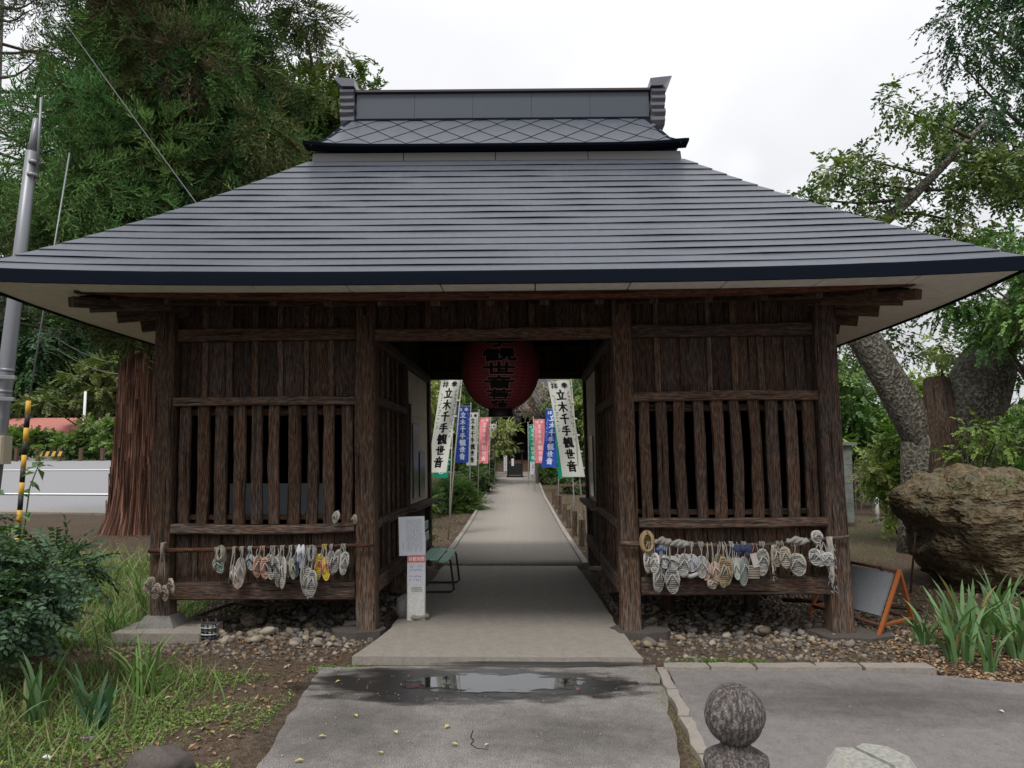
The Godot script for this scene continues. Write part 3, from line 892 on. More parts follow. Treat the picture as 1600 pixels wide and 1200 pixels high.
func build_roof() -> void:
	var normals = [Vector3(0, 0, 1), Vector3(1, 0, 0), Vector3(0, 0, -1), Vector3(-1, 0, 0)]
	var n = 18
	for side in 4:
		for j in n:
			var t0 = float(j) / n
			var t1 = float(j + 1) / n + 0.004
			var a = skirt(t0); var b = skirt(minf(t1, 1.0))
			var out: Vector3 = normals[side]
			var slope = (Vector3(0, b.y - a.y, 0) - out * ((a.z - b.z) if side % 2 == 0 else (a.x - b.x))).normalized()
			var lift_v = Vector3.UP * slope.dot(-out) + out * slope.y
			var s = st()
			var cuts = 14
			var low = []
			var top = []
			for i in cuts + 1:
				var u = -1.0 + 2.0 * i / cuts
				var e = eave_rise(u) * (1.0 - t0) * (1.0 - t0)
				var e1 = eave_rise(u) * (1.0 - t1) * (1.0 - t1)
				var wav = rr(-0.0045, 0.0045) if i > 0 and i < cuts else 0.0
				low.append(side_point(side, a.x, a.z, u, a.y + e) + lift_v * (0.0095 + wav * 1.1))
				top.append(side_point(side, b.x, b.z, u, b.y + e1) - lift_v * 0.002)
			for i in cuts:
				quad(s, low[i], low[i + 1], top[i + 1], top[i])
				# the folded lip at the lower edge
				var dn: Vector3 = -lift_v * 0.0085 + slope * 0.007
				quad(s, low[i] + dn, low[i + 1] + dn, low[i + 1], low[i])
			obj("roof_course", s, M.roof_metal, gate)
	# deck under the sheets
	for side in 4:
		var s = st()
		var a = skirt(0.0); var m = skirt(0.5); var b = skirt(1.0)
		var dn = Vector3(0, -0.03, 0)
		for i in 14:
			var u0 = -1.0 + i / 7.0; var u1 = -1.0 + (i + 1) / 7.0
			var p = [side_point(side, a.x - 0.03, a.z - 0.03, u0, a.y + eave_rise(u0)) + dn, side_point(side, a.x - 0.03, a.z - 0.03, u1, a.y + eave_rise(u1)) + dn, side_point(side, m.x, m.z, u1, m.y + eave_rise(u1) * 0.25) + dn, side_point(side, m.x, m.z, u0, m.y + eave_rise(u0) * 0.25) + dn, side_point(side, b.x, b.z, u1, b.y) + dn, side_point(side, b.x, b.z, u0, b.y) + dn]
			quad(s, p[0], p[1], p[2], p[3])
			quad(s, p[3], p[2], p[4], p[5])
		obj("roof_deck", s, M.dark_line, gate)
	# fascia and drip edge
	for side in 4:
		var s = st()
		var lo = skirt(0.0)
		for i in 16:
			var q = []
			for k in [i, i + 1]:
				var u: float = -1.0 + 2.0 * k / 16
				var e = eave_rise(u)
				q.append([side_point(side, lo.x + 0.012, lo.z + 0.012, u, 2.950 + e * 0.9), side_point(side, lo.x + 0.02, lo.z + 0.02, u, 3.035 + e), side_point(side, lo.x + 0.02, lo.z + 0.02, u, 3.052 + e), side_point(side, lo.x - 0.03, lo.z - 0.03, u, 3.058 + e), side_point(side, lo.x - 0.02, lo.z - 0.02, u, 2.950 + e * 0.9)])
			for k in 3:
				quad(s, q[0][k], q[1][k], q[1][k + 1], q[0][k + 1])
			quad(s, q[1][0], q[0][0], q[0][4], q[1][4])
		obj("fascia", s, M.roof_edge, gate)
	# boarded soffit: panels with open joints
	var inner = Vector2(3.44, 2.91)
	for side in 4:
		var hw: float = 4.15 if side % 2 == 0 else 3.28
		var iw = inner.x if side % 2 == 0 else inner.y
		var cnt: int = 11 if side % 2 == 0 else 8
		for i in cnt:
			var s = st()
			var u0 = -1.0 + 2.0 * i / cnt + 0.0012
			var u1 = -1.0 + 2.0 * (i + 1) / cnt - 0.0012
			var pts = []
			for q in [[u0, 0], [u1, 0], [u1, 1], [u0, 1]]:
				var o: bool = q[1] == 0
				var wv: float = hw if o else iw
				var p = side_point(side, 4.15 if o else inner.x, 3.28 if o else inner.y, q[0] if o else clampf(q[0] * hw / wv, -1, 1), 2.962 + eave_rise(q[0]) * (0.9 if o else 0.5))
				pts.append(p)
			var up = Vector3(0, 0.012, 0)
			quad(s, pts[3], pts[2], pts[1], pts[0])
			quad(s, pts[0] + up, pts[1] + up, pts[2] + up, pts[3] + up)
			for k in 4:
				var k2 = (k + 1) % 4
				quad(s, pts[k], pts[k2], pts[k2] + up, pts[k] + up)
			obj("soffit_panel", s, M.soffit, gate)
	# old timber eaves underneath: edge boards and rafters
	for side in 4:
		var s = st()
		for i in 10:
			var u0 = -1.0 + 2.0 * i / 10
			var u1 = -1.0 + 2.0 * (i + 1) / 10
			var c = Color(0.72, 0.40, 0.30) if side == 0 else Color(0.6, 0.42, 0.33)
			beam(s, side_point(side, 3.47, 2.95, u0, 2.925 + eave_rise(u0) * 1.1), side_point(side, 3.47, 2.95, u1, 2.925 + eave_rise(u1) * 1.1), 0.07, 0.055, Vector3.UP, {"segs": 1, "jit": 0.004, "c": c})
		if side % 2 == 0: obj("old_eave_board", s, M.wood, gate)
		var cnt: int = 15 if side % 2 == 0 else 13
		for i in cnt:
			var u = lerpf(-0.93, 0.93, float(i) / (cnt - 1))
			var p1 = side_point(side, 3.42, 2.90, u, 2.90 + eave_rise(u))
			if side % 2 == 1: p1 = side_point(side, 3.50, 2.90, u, 2.885 + eave_rise(u) * 0.6)
			var p0 = side_point(side, 2.95, 1.95, u * 0.96, 3.10 if side % 2 == 0 else 3.0)
			if side % 2 == 1:
				p0 = side_point(side, 2.95, 1.95, u * 1.30, 3.0)
			timber("rafter", p0, p1, 0.075 if side % 2 == 0 else 0.105, 0.085 if side % 2 == 0 else 0.10, wc(0.8 if side % 2 == 0 else 1.1), gate, Vector3.UP, {"segs": 2})
	for sx in [-1, 1]:
		for sz in [-1, 1]:
			timber("hip_rafter", RC + Vector3(sx * 2.9, 3.05, sz * 1.95), RC + Vector3(sx * 3.52, 2.915, sz * 2.93), 0.09, 0.085, wc(1.1), gate, Vector3.UP, {"segs": 2})
			# dark boarding over the old rafters
	var ob = st()
	for side in 4:
		var a = side_point(side, 3.46, 2.94, -1, 2.955); var b = side_point(side, 3.46, 2.94, 1, 2.955)
		var c = side_point(side, 2.9, 1.9, 1, 3.20); var d = side_point(side, 2.9, 1.9, -1, 3.20)
		ob.set_color(wc(0.9))
		quad(ob, d, c, b, a)
		quad(ob, a + Vector3(0, 0.01, 0), b + Vector3(0, 0.01, 0), c + Vector3(0, 0.01, 0), d + Vector3(0, 0.01, 0))
	obj("old_roof_boarding", ob, M.wood, gate)
	# neck between the skirt and the upper roof
	for side in 4:
		var s = st()
		for i in 4:
			var u0 = -1.0 + 0.5 * i + 0.002
			var u1 = -1.0 + 0.5 * (i + 1) - 0.002
			quad(s, side_point(side, 2.04, 1.03, u0, 4.80), side_point(side, 2.04, 1.03, u1, 4.80), side_point(side, 2.03, 1.02, u1, 4.945), side_point(side, 2.03, 1.02, u0, 4.945))
		obj("neck_board", s, M.get("neck") if M.has("neck") else mat("neck", lin(0.22, 0.22, 0.215), 0.7), gate)
	build_upper_roof()

func upper(t: float) -> Vector3:
	# half width, height, half depth up the gabled part; the foot flares out
	var fl = pow(maxf(0.0, 0.2 - t) / 0.2, 1.3)
	return Vector3(lerpf(2.00, 1.83, t) + 0.10 * fl, lerpf(4.955, 5.74, t) + 0.03 * fl, lerpf(1.06, 0.10, t) + 0.10 * fl)

func upper_point(side: int, u: float, t: float, off := 0.0) -> Vector3:
	var a = upper(t)
	var e = upper(minf(t + 0.02, 1.0))
	var q = upper(maxf(t - 0.02, 0.0))
	var p = side_point(0 if side == 0 else 2, a.x, a.z, u, a.y + 0.035 * pow(absf(u), 6) * (1.0 - t))
	var out = Vector3(0, q.z - e.z, e.y - q.y).normalized()
	if side != 0:
		out.z = -out.z
	return p + out * off

func build_upper_roof() -> void:
	for side in 2:
		# sheet under the diamonds, with the plain strip at the foot
		var s = st()
		var rows = [0.0, 0.06, 0.13, 0.2, 0.4, 0.6, 0.8, 1.0]
		for j in rows.size() - 1:
			for i in 12:
				var u0 = -1.0 + i / 6.0; var u1 = -1.0 + (i + 1) / 6.0
				quad(s, upper_point(side, u0, rows[j]), upper_point(side, u1, rows[j]), upper_point(side, u1, rows[j + 1]), upper_point(side, u0, rows[j + 1]))
		obj("upper_roof_sheet", s, M.roof_metal, gate)
		s = st()
		for i in 12:
			var u0 = -1.0 + i / 6.0; var u1 = -1.0 + (i + 1) / 6.0
			var a = upper_point(side, u0, 0.0, 0.004); var b = upper_point(side, u1, 0.0, 0.004)
			var dn = Vector3(0, -0.022, -0.010 if side == 0 else 0.010)
			quad(s, a + dn, b + dn, b, a)
			quad(s, b + dn, a + dn, Vector3(a.x, a.y - 0.03, RC.z + (0.98 if side == 0 else -0.98)), Vector3(b.x, b.y - 0.03, RC.z + (0.98 if side == 0 else -0.98)))
		obj("upper_eave_edge", s, M.roof_edge, gate)
		# diamond shingles, each a plate of its own with a raised lower edge
		var dw = 0.40
		var dh = 0.44   # of the slope 0.14 .. 1
		var frame = PackedVector2Array([Vector2(-1.97, 0.14), Vector2(1.97, 0.14), Vector2(1.83, 0.99), Vector2(-1.83, 0.99)])
		for j in range(-1, 5):
			for i in range(-6, 7):
				var c = Vector2((i + (0.5 if j % 2 != 0 else 0.0)) * dw, 0.14 + j * dh * 0.5)
				var g = 0.006
				var dia = PackedVector2Array([c + Vector2(-dw / 2 + g, 0), c + Vector2(0, -dh / 2 + g), c + Vector2(dw / 2 - g, 0), c + Vector2(0, dh / 2 - g)])
				for piece in Geometry2D.intersect_polygons(dia, frame):
					if piece.size() < 3:
						continue
					var pts = []
					var base = []
					for p in piece:
						var k = clampf((c.y + dh / 2 - p.y) / dh, 0, 1)
						var hw = upper(p.y).x
						pts.append(upper_point(side, p.x / hw, p.y, 0.004 + 0.013 * k))
						base.append(upper_point(side, p.x / hw, p.y, 0.001))
					var mid = Vector3.ZERO
					for p in pts: mid += p
					mid /= pts.size()
					var ss = st()
					var nrm: Vector3 = (pts[1] - pts[0]).cross(pts[2] - pts[0])
					var flip = nrm.dot(Vector3(0, 1, 0.5 if side == 0 else -0.5)) < 0
					for k in pts.size():
						var k2 = (k + 1) % pts.size()
						if flip:
							tri(ss, mid, pts[k2], pts[k]); quad(ss, pts[k], pts[k2], base[k2], base[k])
						else:
							tri(ss, mid, pts[k], pts[k2]); quad(ss, pts[k2], pts[k], base[k], base[k2])
					obj("diamond_shingle", ss, M.roof_metal, gate)
	# gable ends
	for sx in [-1, 1]:
		var s = st()
		for j in 8:
			var t0 = j / 8.0; var t1 = (j + 1) / 8.0
			var a = upper_point(0, sx * 0.96, t0, -0.02); var b = upper_point(1, -sx * 0.96, t0, -0.02)
			var c = upper_point(1, -sx * 0.96, t1, -0.02); var d = upper_point(0, sx * 0.96, t1, -0.02)
			if sx > 0: quad(s, a, b, c, d)
			else: quad(s, b, a, d, c)
		obj("gable_board", s, M.soffit, gate)
		for side in 2:
			s = st()
			for j in 8:
				var t0 = j / 8.0; var t1 = (j + 1) / 8.0
				var u = float(sx if side == 0 else -sx)
				var a = upper_point(side, u, t0, 0.012); var b = upper_point(side, u, t1, 0.012)
				var dn = Vector3(0, -0.028, 0)
				var ix = Vector3(-sx * 0.05, 0, 0)
				quad(s, a + dn, b + dn, b, a)
				quad(s, a + ix, a, b, b + ix)
				quad(s, b + dn + ix, a + dn + ix, a + ix, b + ix)
			obj("verge_trim", s, M.roof_edge, gate)
	# ridge box and its cap
	var y0 = 5.72
	var lean = Vector3(0.01, 0, 0)
	var yl = 0.012; var yr = -0.012
	for i in 5:
		var xa = -1.80 + i * 0.72 + 0.0015; var xb = -1.80 + (i + 1) * 0.72 - 0.0015
		var s = st()
		var ya = lerpf(yl, yr, i / 5.0); var yb = lerpf(yl, yr, (i + 1) / 5.0)
		beam(s, RC + lean + Vector3(xa, y0 + 0.18 + ya, 0), RC + lean + Vector3(xb, y0 + 0.18 + yb, 0), 0.24, 0.34, Vector3.UP, {"segs": 1, "jit": 0.0, "ch": 0.004})
		obj("ridge_panel", s, M.ridge_metal, gate)
	var core = st()
	box(core, RC + lean + Vector3(0, y0 + 0.17, 0), Vector3(3.58, 0.28, 0.18))
	obj("ridge_core", core, M.dark_line, gate)
	var s2 = st()
	beam(s2, RC + lean + Vector3(-1.82, y0 + 0.368 + yl, 0), RC + lean + Vector3(1.82, y0 + 0.368 + yr, 0), 0.32, 0.03, Vector3.UP, {"segs": 1, "jit": 0.0})
	obj("ridge_cap", s2, mat("cap_metal", lin(0.06, 0.05, 0.052), 0.4), gate)
	s2 = st()
	beam(s2, RC + lean + Vector3(-1.80, y0 - 0.002 + yl, 0.0), RC + lean + Vector3(1.80, y0 - 0.002 + yr, 0.0), 0.33, 0.03, Vector3.UP, {"segs": 1, "jit": 0.0})
	obj("ridge_foot_trim", s2, M.roof_edge, gate)
	# ridge-end ornaments: a stack of rolled scrolls under a flaring cap
	for sx in [-1, 1]:
		var root = group_node("ridge_ornament", gate)
		root.position = RC + lean + Vector3(sx * 1.90, 5.66 - sx * 0.025, 0)
		var s = st()
		box(s, Vector3(-sx * 0.045, 0.30, 0), Vector3(0.07, 0.54, 0.30))
		obj("backing_plate", s, M.ridge_metal, root)
		var k = 0
		for q in [[0.05, 0.075, 0.0], [0.15, 0.055, 0.01], [0.235, 0.062, 0.0], [0.325, 0.058, 0.012], [0.415, 0.066, 0.012]]:
			s = st(true)
			s = st()
			beam(s, Vector3(sx * q[2] - 0.085, q[0], 0), Vector3(sx * q[2] + 0.085, q[0], 0), 0.36, q[1] * 1.65, Vector3.UP, {"segs": 1, "jit": 0.0, "ch": q[1] * 0.62})
			obj("scroll_roll", s, M.ornament_metal, root)
			k += 1
		# flaring cap, drawn as a section and given depth
		s = st()
		var sec = [Vector2(-0.09, 0.455), Vector2(0.07, 0.46), Vector2(0.11, 0.50), Vector2(0.175, 0.575), Vector2(0.05, 0.565), Vector2(-0.09, 0.55)]
		for i in sec.size():
			var a: Vector2 = sec[i]; var b: Vector2 = sec[(i + 1) % sec.size()]
			var p = [Vector3(sx * a.x, a.y, 0.21), Vector3(sx * b.x, b.y, 0.21), Vector3(sx * b.x, b.y, -0.21), Vector3(sx * a.x, a.y, -0.21)]
			if sx > 0: quad(s, p[3], p[2], p[1], p[0])
			else: quad(s, p[0], p[1], p[2], p[3])
			if i > 0 and i < sec.size() - 1:
				var o: Vector2 = sec[0]
				for zz in [0.21, -0.21]:
					var q = [Vector3(sx * o.x, o.y, zz), Vector3(sx * a.x, a.y, zz), Vector3(sx * b.x, b.y, zz)]
					if (sx > 0) == (zz > 0): tri(s, q[0], q[1], q[2])
					else: tri(s, q[0], q[2], q[1])
		obj("ornament_cap", s, M.ornament_metal, root)
var LEFT_SANDALS = [
	[-3.321, 0.822, 0.208, 0.519, "long", Color(0.36, 0.31, 0.26), 4, 0, "bunch of tan straw sandals on a long cord at the far left post", "straw sandals"],
	[-2.836, 0.736, 0.086, 0.177, "woven", Color(0.3, 0.36, 0.33), 1, 18, "small grey green woven sandal tilted beside a straw loop, left rail", "straw sandal"],
	[-2.790, 0.817, 0.091, 0.159, "loop", Color(0.46, 0.43, 0.36), 1, 0, "grey straw loop hung over the left rail above the green sandal", "straw loop"],
	[-2.676, 0.736, 0.058, 0.304, "slipper", Color(0.6, 0.5, 0.44), 2, 6, "pair of narrow faded pink sandals hanging lowest near the left end", "sandals"],
	[-2.607, 0.797, 0.086, 0.367, "slipper", Color(0.55, 0.49, 0.46), 1, -8, "long pale grey pink sole on white cord beside narrow pink pair", "sandal"],
	[-2.532, 0.797, 0.080, 0.208, "slipper", Color(0.55, 0.6, 0.66), 1, 10, "small pale blue sandal with knotted dark cord on left rail", "sandal"],
	[-2.419, 0.811, 0.111, 0.284, "pad", Color(0.66, 0.42, 0.33), 2, 0, "salmon pink and cream pair of straw sandals on left rail", "sandals"],
	[-2.324, 0.798, 0.108, 0.291, "woven", Color(0.42, 0.42, 0.4), 2, 8, "white and black small sandal pair just right of the salmon pair", "sandals"],
	[-2.239, 0.818, 0.086, 0.374, "woven", Color(0.5, 0.48, 0.44), 2, 0, "long grey white straw sandal bunch under a thick cord on left rail", "straw sandals"],
	[-2.163, 0.805, 0.064, 0.284, "slipper", Color(0.34, 0.35, 0.27), 2, 0, "narrow olive and white sandal pair at the middle of the left rail", "sandals"],
	[-2.112, 0.812, 0.066, 0.284, "slipper", Color(0.16, 0.2, 0.27), 1, 3, "dark indigo cloth sandal hanging left of the white bow", "sandal"],
	[-2.063, 0.832, 0.077, 0.221, "bow", Color(0.5, 0.54, 0.62), 1, 0, "pale blue sandal with a white ribbon bow on left rail", "sandal"],
	[-1.963, 0.819, 0.094, 0.173, "loop", Color(0.42, 0.41, 0.39), 1, 0, "thick grey braided straw ring hung over the left rail", "straw loop"],
	[-1.989, 0.657, 0.155, 0.297, "woven", Color(0.42, 0.41, 0.39), 3, 0, "large grey woven sandals hanging lowest under the braided ring", "straw sandals"],
	[-1.858, 0.826, 0.105, 0.318, "pad", Color(0.8, 0.62, 0.08), 2, 0, "bright yellow straw sandal pair with pink thongs on left rail", "sandals"],
	[-1.795, 0.826, 0.066, 0.277, "woven", Color(0.4, 0.4, 0.41), 1, 4, "grey woven sandal just right of the yellow pair", "straw sandal"],
	[-1.687, 0.833, 0.102, 0.270, "woven", Color(0.42, 0.41, 0.4), 2, -6, "dusty grey sandal pair at the right end of the left rail", "straw sandals"],
	[-1.741, 1.145, 0.055, 0.138, "woven", Color(0.62, 0.6, 0.56), 1, -14, "whitish straw sandal tucked upright against the left lattice bars", "straw sandal"],
	[-1.586, 1.118, 0.042, 0.111, "pad", Color(0.42, 0.36, 0.26), 1, 0, "beige straw bundle tucked beside the inner left post above the ledge", "straw bundle"],
]
var RIGHT_SANDALS = [
	[1.032, 0.944, 0.131, 0.220, "loop", Color(0.52, 0.38, 0.22), 1, 0, "tan straw ring sandal over the left end of the right rail", "straw sandal"],
	[1.066, 0.813, 0.102, 0.244, "woven", Color(0.56, 0.55, 0.52), 2, 0, "whitish sandal pair just below the tan ring", "straw sandals"],
	[1.159, 0.848, 0.065, 0.114, "pad", Color(0.03, 0.09, 0.4), 1, 0, "bright blue cloth sandal tied to the right rail", "sandal"],
	[1.192, 0.779, 0.136, 0.182, "slipper", Color(0.6, 0.61, 0.6), 2, 24, "white and dark striped sandal pair below the blue cloth", "sandals"],
	[1.193, 0.656, 0.159, 0.262, "woven", Color(0.43, 0.42, 0.4), 2, 0, "big shaggy grey sandal pair hanging lowest on the right rail", "straw sandals"],
	[1.176, 0.882, 0.149, 0.071, "bundle", Color(0.42, 0.4, 0.37), 3, 0, "grey straw bundle lying on the rail over the blue cloth", "straw bundle"],
	[1.299, 0.800, 0.051, 0.234, "slipper", Color(0.4, 0.41, 0.41), 1, 0, "thin grey sandal seen edge on, left of the grey row", "sandal"],
	[1.322, 0.862, 0.159, 0.074, "bundle", Color(0.44, 0.43, 0.41), 3, 0, "grey straw bundle lying on the rail, second from the left", "straw bundle"],
	[1.362, 0.793, 0.088, 0.262, "woven", Color(0.42, 0.42, 0.4), 1, 0, "grey woven sandal below the second straw bundle", "straw sandal"],
	[1.424, 0.800, 0.091, 0.227, "pad", Color(0.55, 0.6, 0.68), 1, 0, "smooth pale blue white sandal among grey ones on right rail", "sandal"],
	[1.406, 0.596, 0.136, 0.068, "bundle", Color(0.56, 0.55, 0.53), 1, 0, "white rounded sandal hanging sideways under the pale blue one", "sandal"],
	[1.510, 0.801, 0.094, 0.284, "pad", Color(0.5, 0.51, 0.5), 1, 0, "light grey padded sandal right of the pale blue one", "sandal"],
	[1.581, 0.698, 0.105, 0.199, "slipper", Color(0.62, 0.44, 0.36), 2, 6, "pale orange edged sandal pair beside the tall tan bunch", "sandals"],
	[1.601, 0.535, 0.079, 0.099, "woven", Color(0.52, 0.46, 0.4), 1, 0, "short frayed straw sandal below the orange edged pair", "straw sandal"],
	[1.697, 0.815, 0.133, 0.362, "woven", Color(0.34, 0.27, 0.18), 3, 0, "tall brown straw bunch of small sandals, middle of right rail", "straw sandals"],
	[1.776, 0.801, 0.071, 0.284, "slipper", Color(0.46, 0.52, 0.47), 2, 0, "narrow pale green and white sandal pair beside brown bunch", "sandals"],
	[1.824, 0.740, 0.060, 0.213, "slipper", Color(0.5, 0.5, 0.5), 1, 0, "black and white slim sandal under the navy bow", "sandal"],
	[1.889, 0.802, 0.088, 0.355, "pad", Color(0.36, 0.39, 0.37), 1, 4, "grey green long sole hanging below the navy bow", "sandal"],
	[1.874, 0.829, 0.165, 0.096, "bow", Color(0.05, 0.07, 0.15), 1, 0, "navy patterned cloth bow tied on the right rail", "cloth bow"],
	[1.958, 0.809, 0.065, 0.184, "tag", Color(0.66, 0.64, 0.6), 1, -20, "white paper tag on a pink string right of navy bow", "paper tag"],
	[1.965, 0.638, 0.085, 0.121, "mat", Color(0.33, 0.3, 0.25), 1, 0, "small square straw mat hanging under the white tag", "straw mat"],
	[2.050, 0.843, 0.108, 0.305, "woven", Color(0.47, 0.46, 0.43), 1, 0, "large single grey woven sandal with clear ladder weave, right of tag", "straw sandal"],
	[2.140, 0.796, 0.043, 0.298, "rope", Color(0.5, 0.48, 0.44), 2, 0, "loose straw cords hanging between two woven sandals on right rail", "straw cord"],
	[2.198, 0.864, 0.119, 0.248, "woven", Color(0.42, 0.38, 0.32), 2, 10, "brown grey sandal pair tied over the rail's middle knot", "straw sandals"],
	[2.329, 0.789, 0.125, 0.255, "woven", Color(0.45, 0.44, 0.4), 1, 18, "big woven sandal tilted to the right with pale rim", "straw sandal"],
	[2.364, 0.885, 0.184, 0.071, "bundle", Color(0.46, 0.45, 0.42), 3, 0, "long grey straw bundle lying along the rail near the right end", "straw bundle"],
	[2.536, 0.963, 0.094, 0.135, "woven", Color(0.56, 0.55, 0.51), 1, -8, "woven sandal standing up above the rail's right end", "straw sandal"],
	[2.555, 0.838, 0.159, 0.206, "pad", Color(0.52, 0.53, 0.53), 3, 0, "cluster of white grey small sandals near the right post", "sandals"],
	[2.652, 0.865, 0.085, 0.468, "rope", Color(0.58, 0.54, 0.5), 7, 0, "long pale shaggy straw rope hanging at the right post", "straw rope"],
]
# ---------------------------------------------------------------- things in and on the gate
func sole_mesh(parent: Node, w: float, h: float, at: Vector3, turn: float, tilt: float, c: Color, woven: bool) -> Node3D:
	var root = group_node("sandal", parent)
	root.position = at
	root.rotation = Vector3(rr(-0.12, 0.05), turn, tilt)
	var rim = []
	var n = 16
	for i in n + 1:
		var t = TAU * i / n
		var k = 1.0 + 0.12 * sin(t)
		rim.append(Vector3(cos(t) * w * 0.5 * k, -h * 0.5 + sin(t) * h * 0.5, 0))
	var s = st(true)
	if woven:
		tube(s, rim, [0.013, 0.011, 0.014, 0.010], 6, false, c * 1.35, c * 1.2, 0.3)
		var m = int(h / 0.017)
		for i in range(1, m):
			var y = -h * i / m
			var t = (y + h * 0.5) / (h * 0.5)
			var hw = w * 0.5 * sqrt(maxf(0.0, 1.0 - t * t)) * (1.0 + 0.12 * t)
			if hw < 0.008:
				continue
			var tone = c * rr(0.58, 1.05)
			tube(s, [Vector3(-hw, y + rr(-0.002, 0.002), 0), Vector3(-hw * 0.4, y, 0.005 + rr(-0.003, 0.003)), Vector3(hw * 0.4, y, 0.004 + rr(-0.003, 0.003)), Vector3(hw, y, 0)], [0.0105], 5, true, tone, tone, 0.2)
		obj("sole", s, M.straw, root)
		# frayed ends
		s = st()
		for i in 22:
			var p: Vector3 = rim[rng.randi() % n]
			var d = (p - Vector3(0, -h * 0.5, 0)).normalized() * rr(0.008, 0.022) + rv(0.008)
			tube(s, [p, p + d], [0.002, 0.001], 3, false, c, c)
		obj("fraying", s, M.straw, root).set_meta("kind", "stuff")
	else:
		s.set_color(c)
		var grid = []
		for j in 9:
			var row = []
			var t = -1.0 + j / 4.0
			var hw = w * 0.5 * sqrt(maxf(0.02, 1.0 - t * t)) * (1.0 + 0.1 * t)
			for k in 8:
				var a = TAU * k / 8.0
				row.append(Vector3(cos(a) * hw, -h * 0.5 + t * h * 0.5, -sin(a) * (0.012 if absf(t) < 0.99 else 0.006)))
			grid.append(row)
		for j in 8:
			for k in 8:
				var k2 = (k + 1) % 8
				quad(s, grid[j][k], grid[j][k2], grid[j + 1][k2], grid[j + 1][k])
		obj("sole", s, M.straw, root)
		s = st(true)
		tube(s, rim, [0.009], 5, false, c.lerp(Color(0.7, 0.7, 0.68), 0.5), c * 1.1, 0.25)
		obj("edging", s, M.straw, root)
	return root

func strap_mesh(root: Node3D, w: float, h: float, c: Color) -> void:
	var s = st(true)
	for sx in [-1, 1]:
		tube(s, [Vector3(0, -h * 0.24, 0.008), Vector3(sx * w * 0.22, -h * 0.36, 0.032), Vector3(sx * w * 0.44, -h * 0.56, 0.026), Vector3(sx * w * 0.46, -h * 0.72, 0.004)], [0.0045, 0.006, 0.0055, 0.004], 6, true, c, c, 0.2)
	obj("strap", s, M.straw, root)

func cord(parent: Node, a: Vector3, b: Vector3, r: float, c: Color, sway := 0.01) -> void:
	var s = st(true)
	var pts = []
	for i in 5:
		pts.append(a.lerp(b, i / 4.0) + Vector3(sway * sin(i * 1.3), 0, absf(sway) * sin(i * PI / 4.0)))
	tube(s, pts, [r], 5, true, c, c, 0.12)
	obj("cord", s, M.straw, parent)

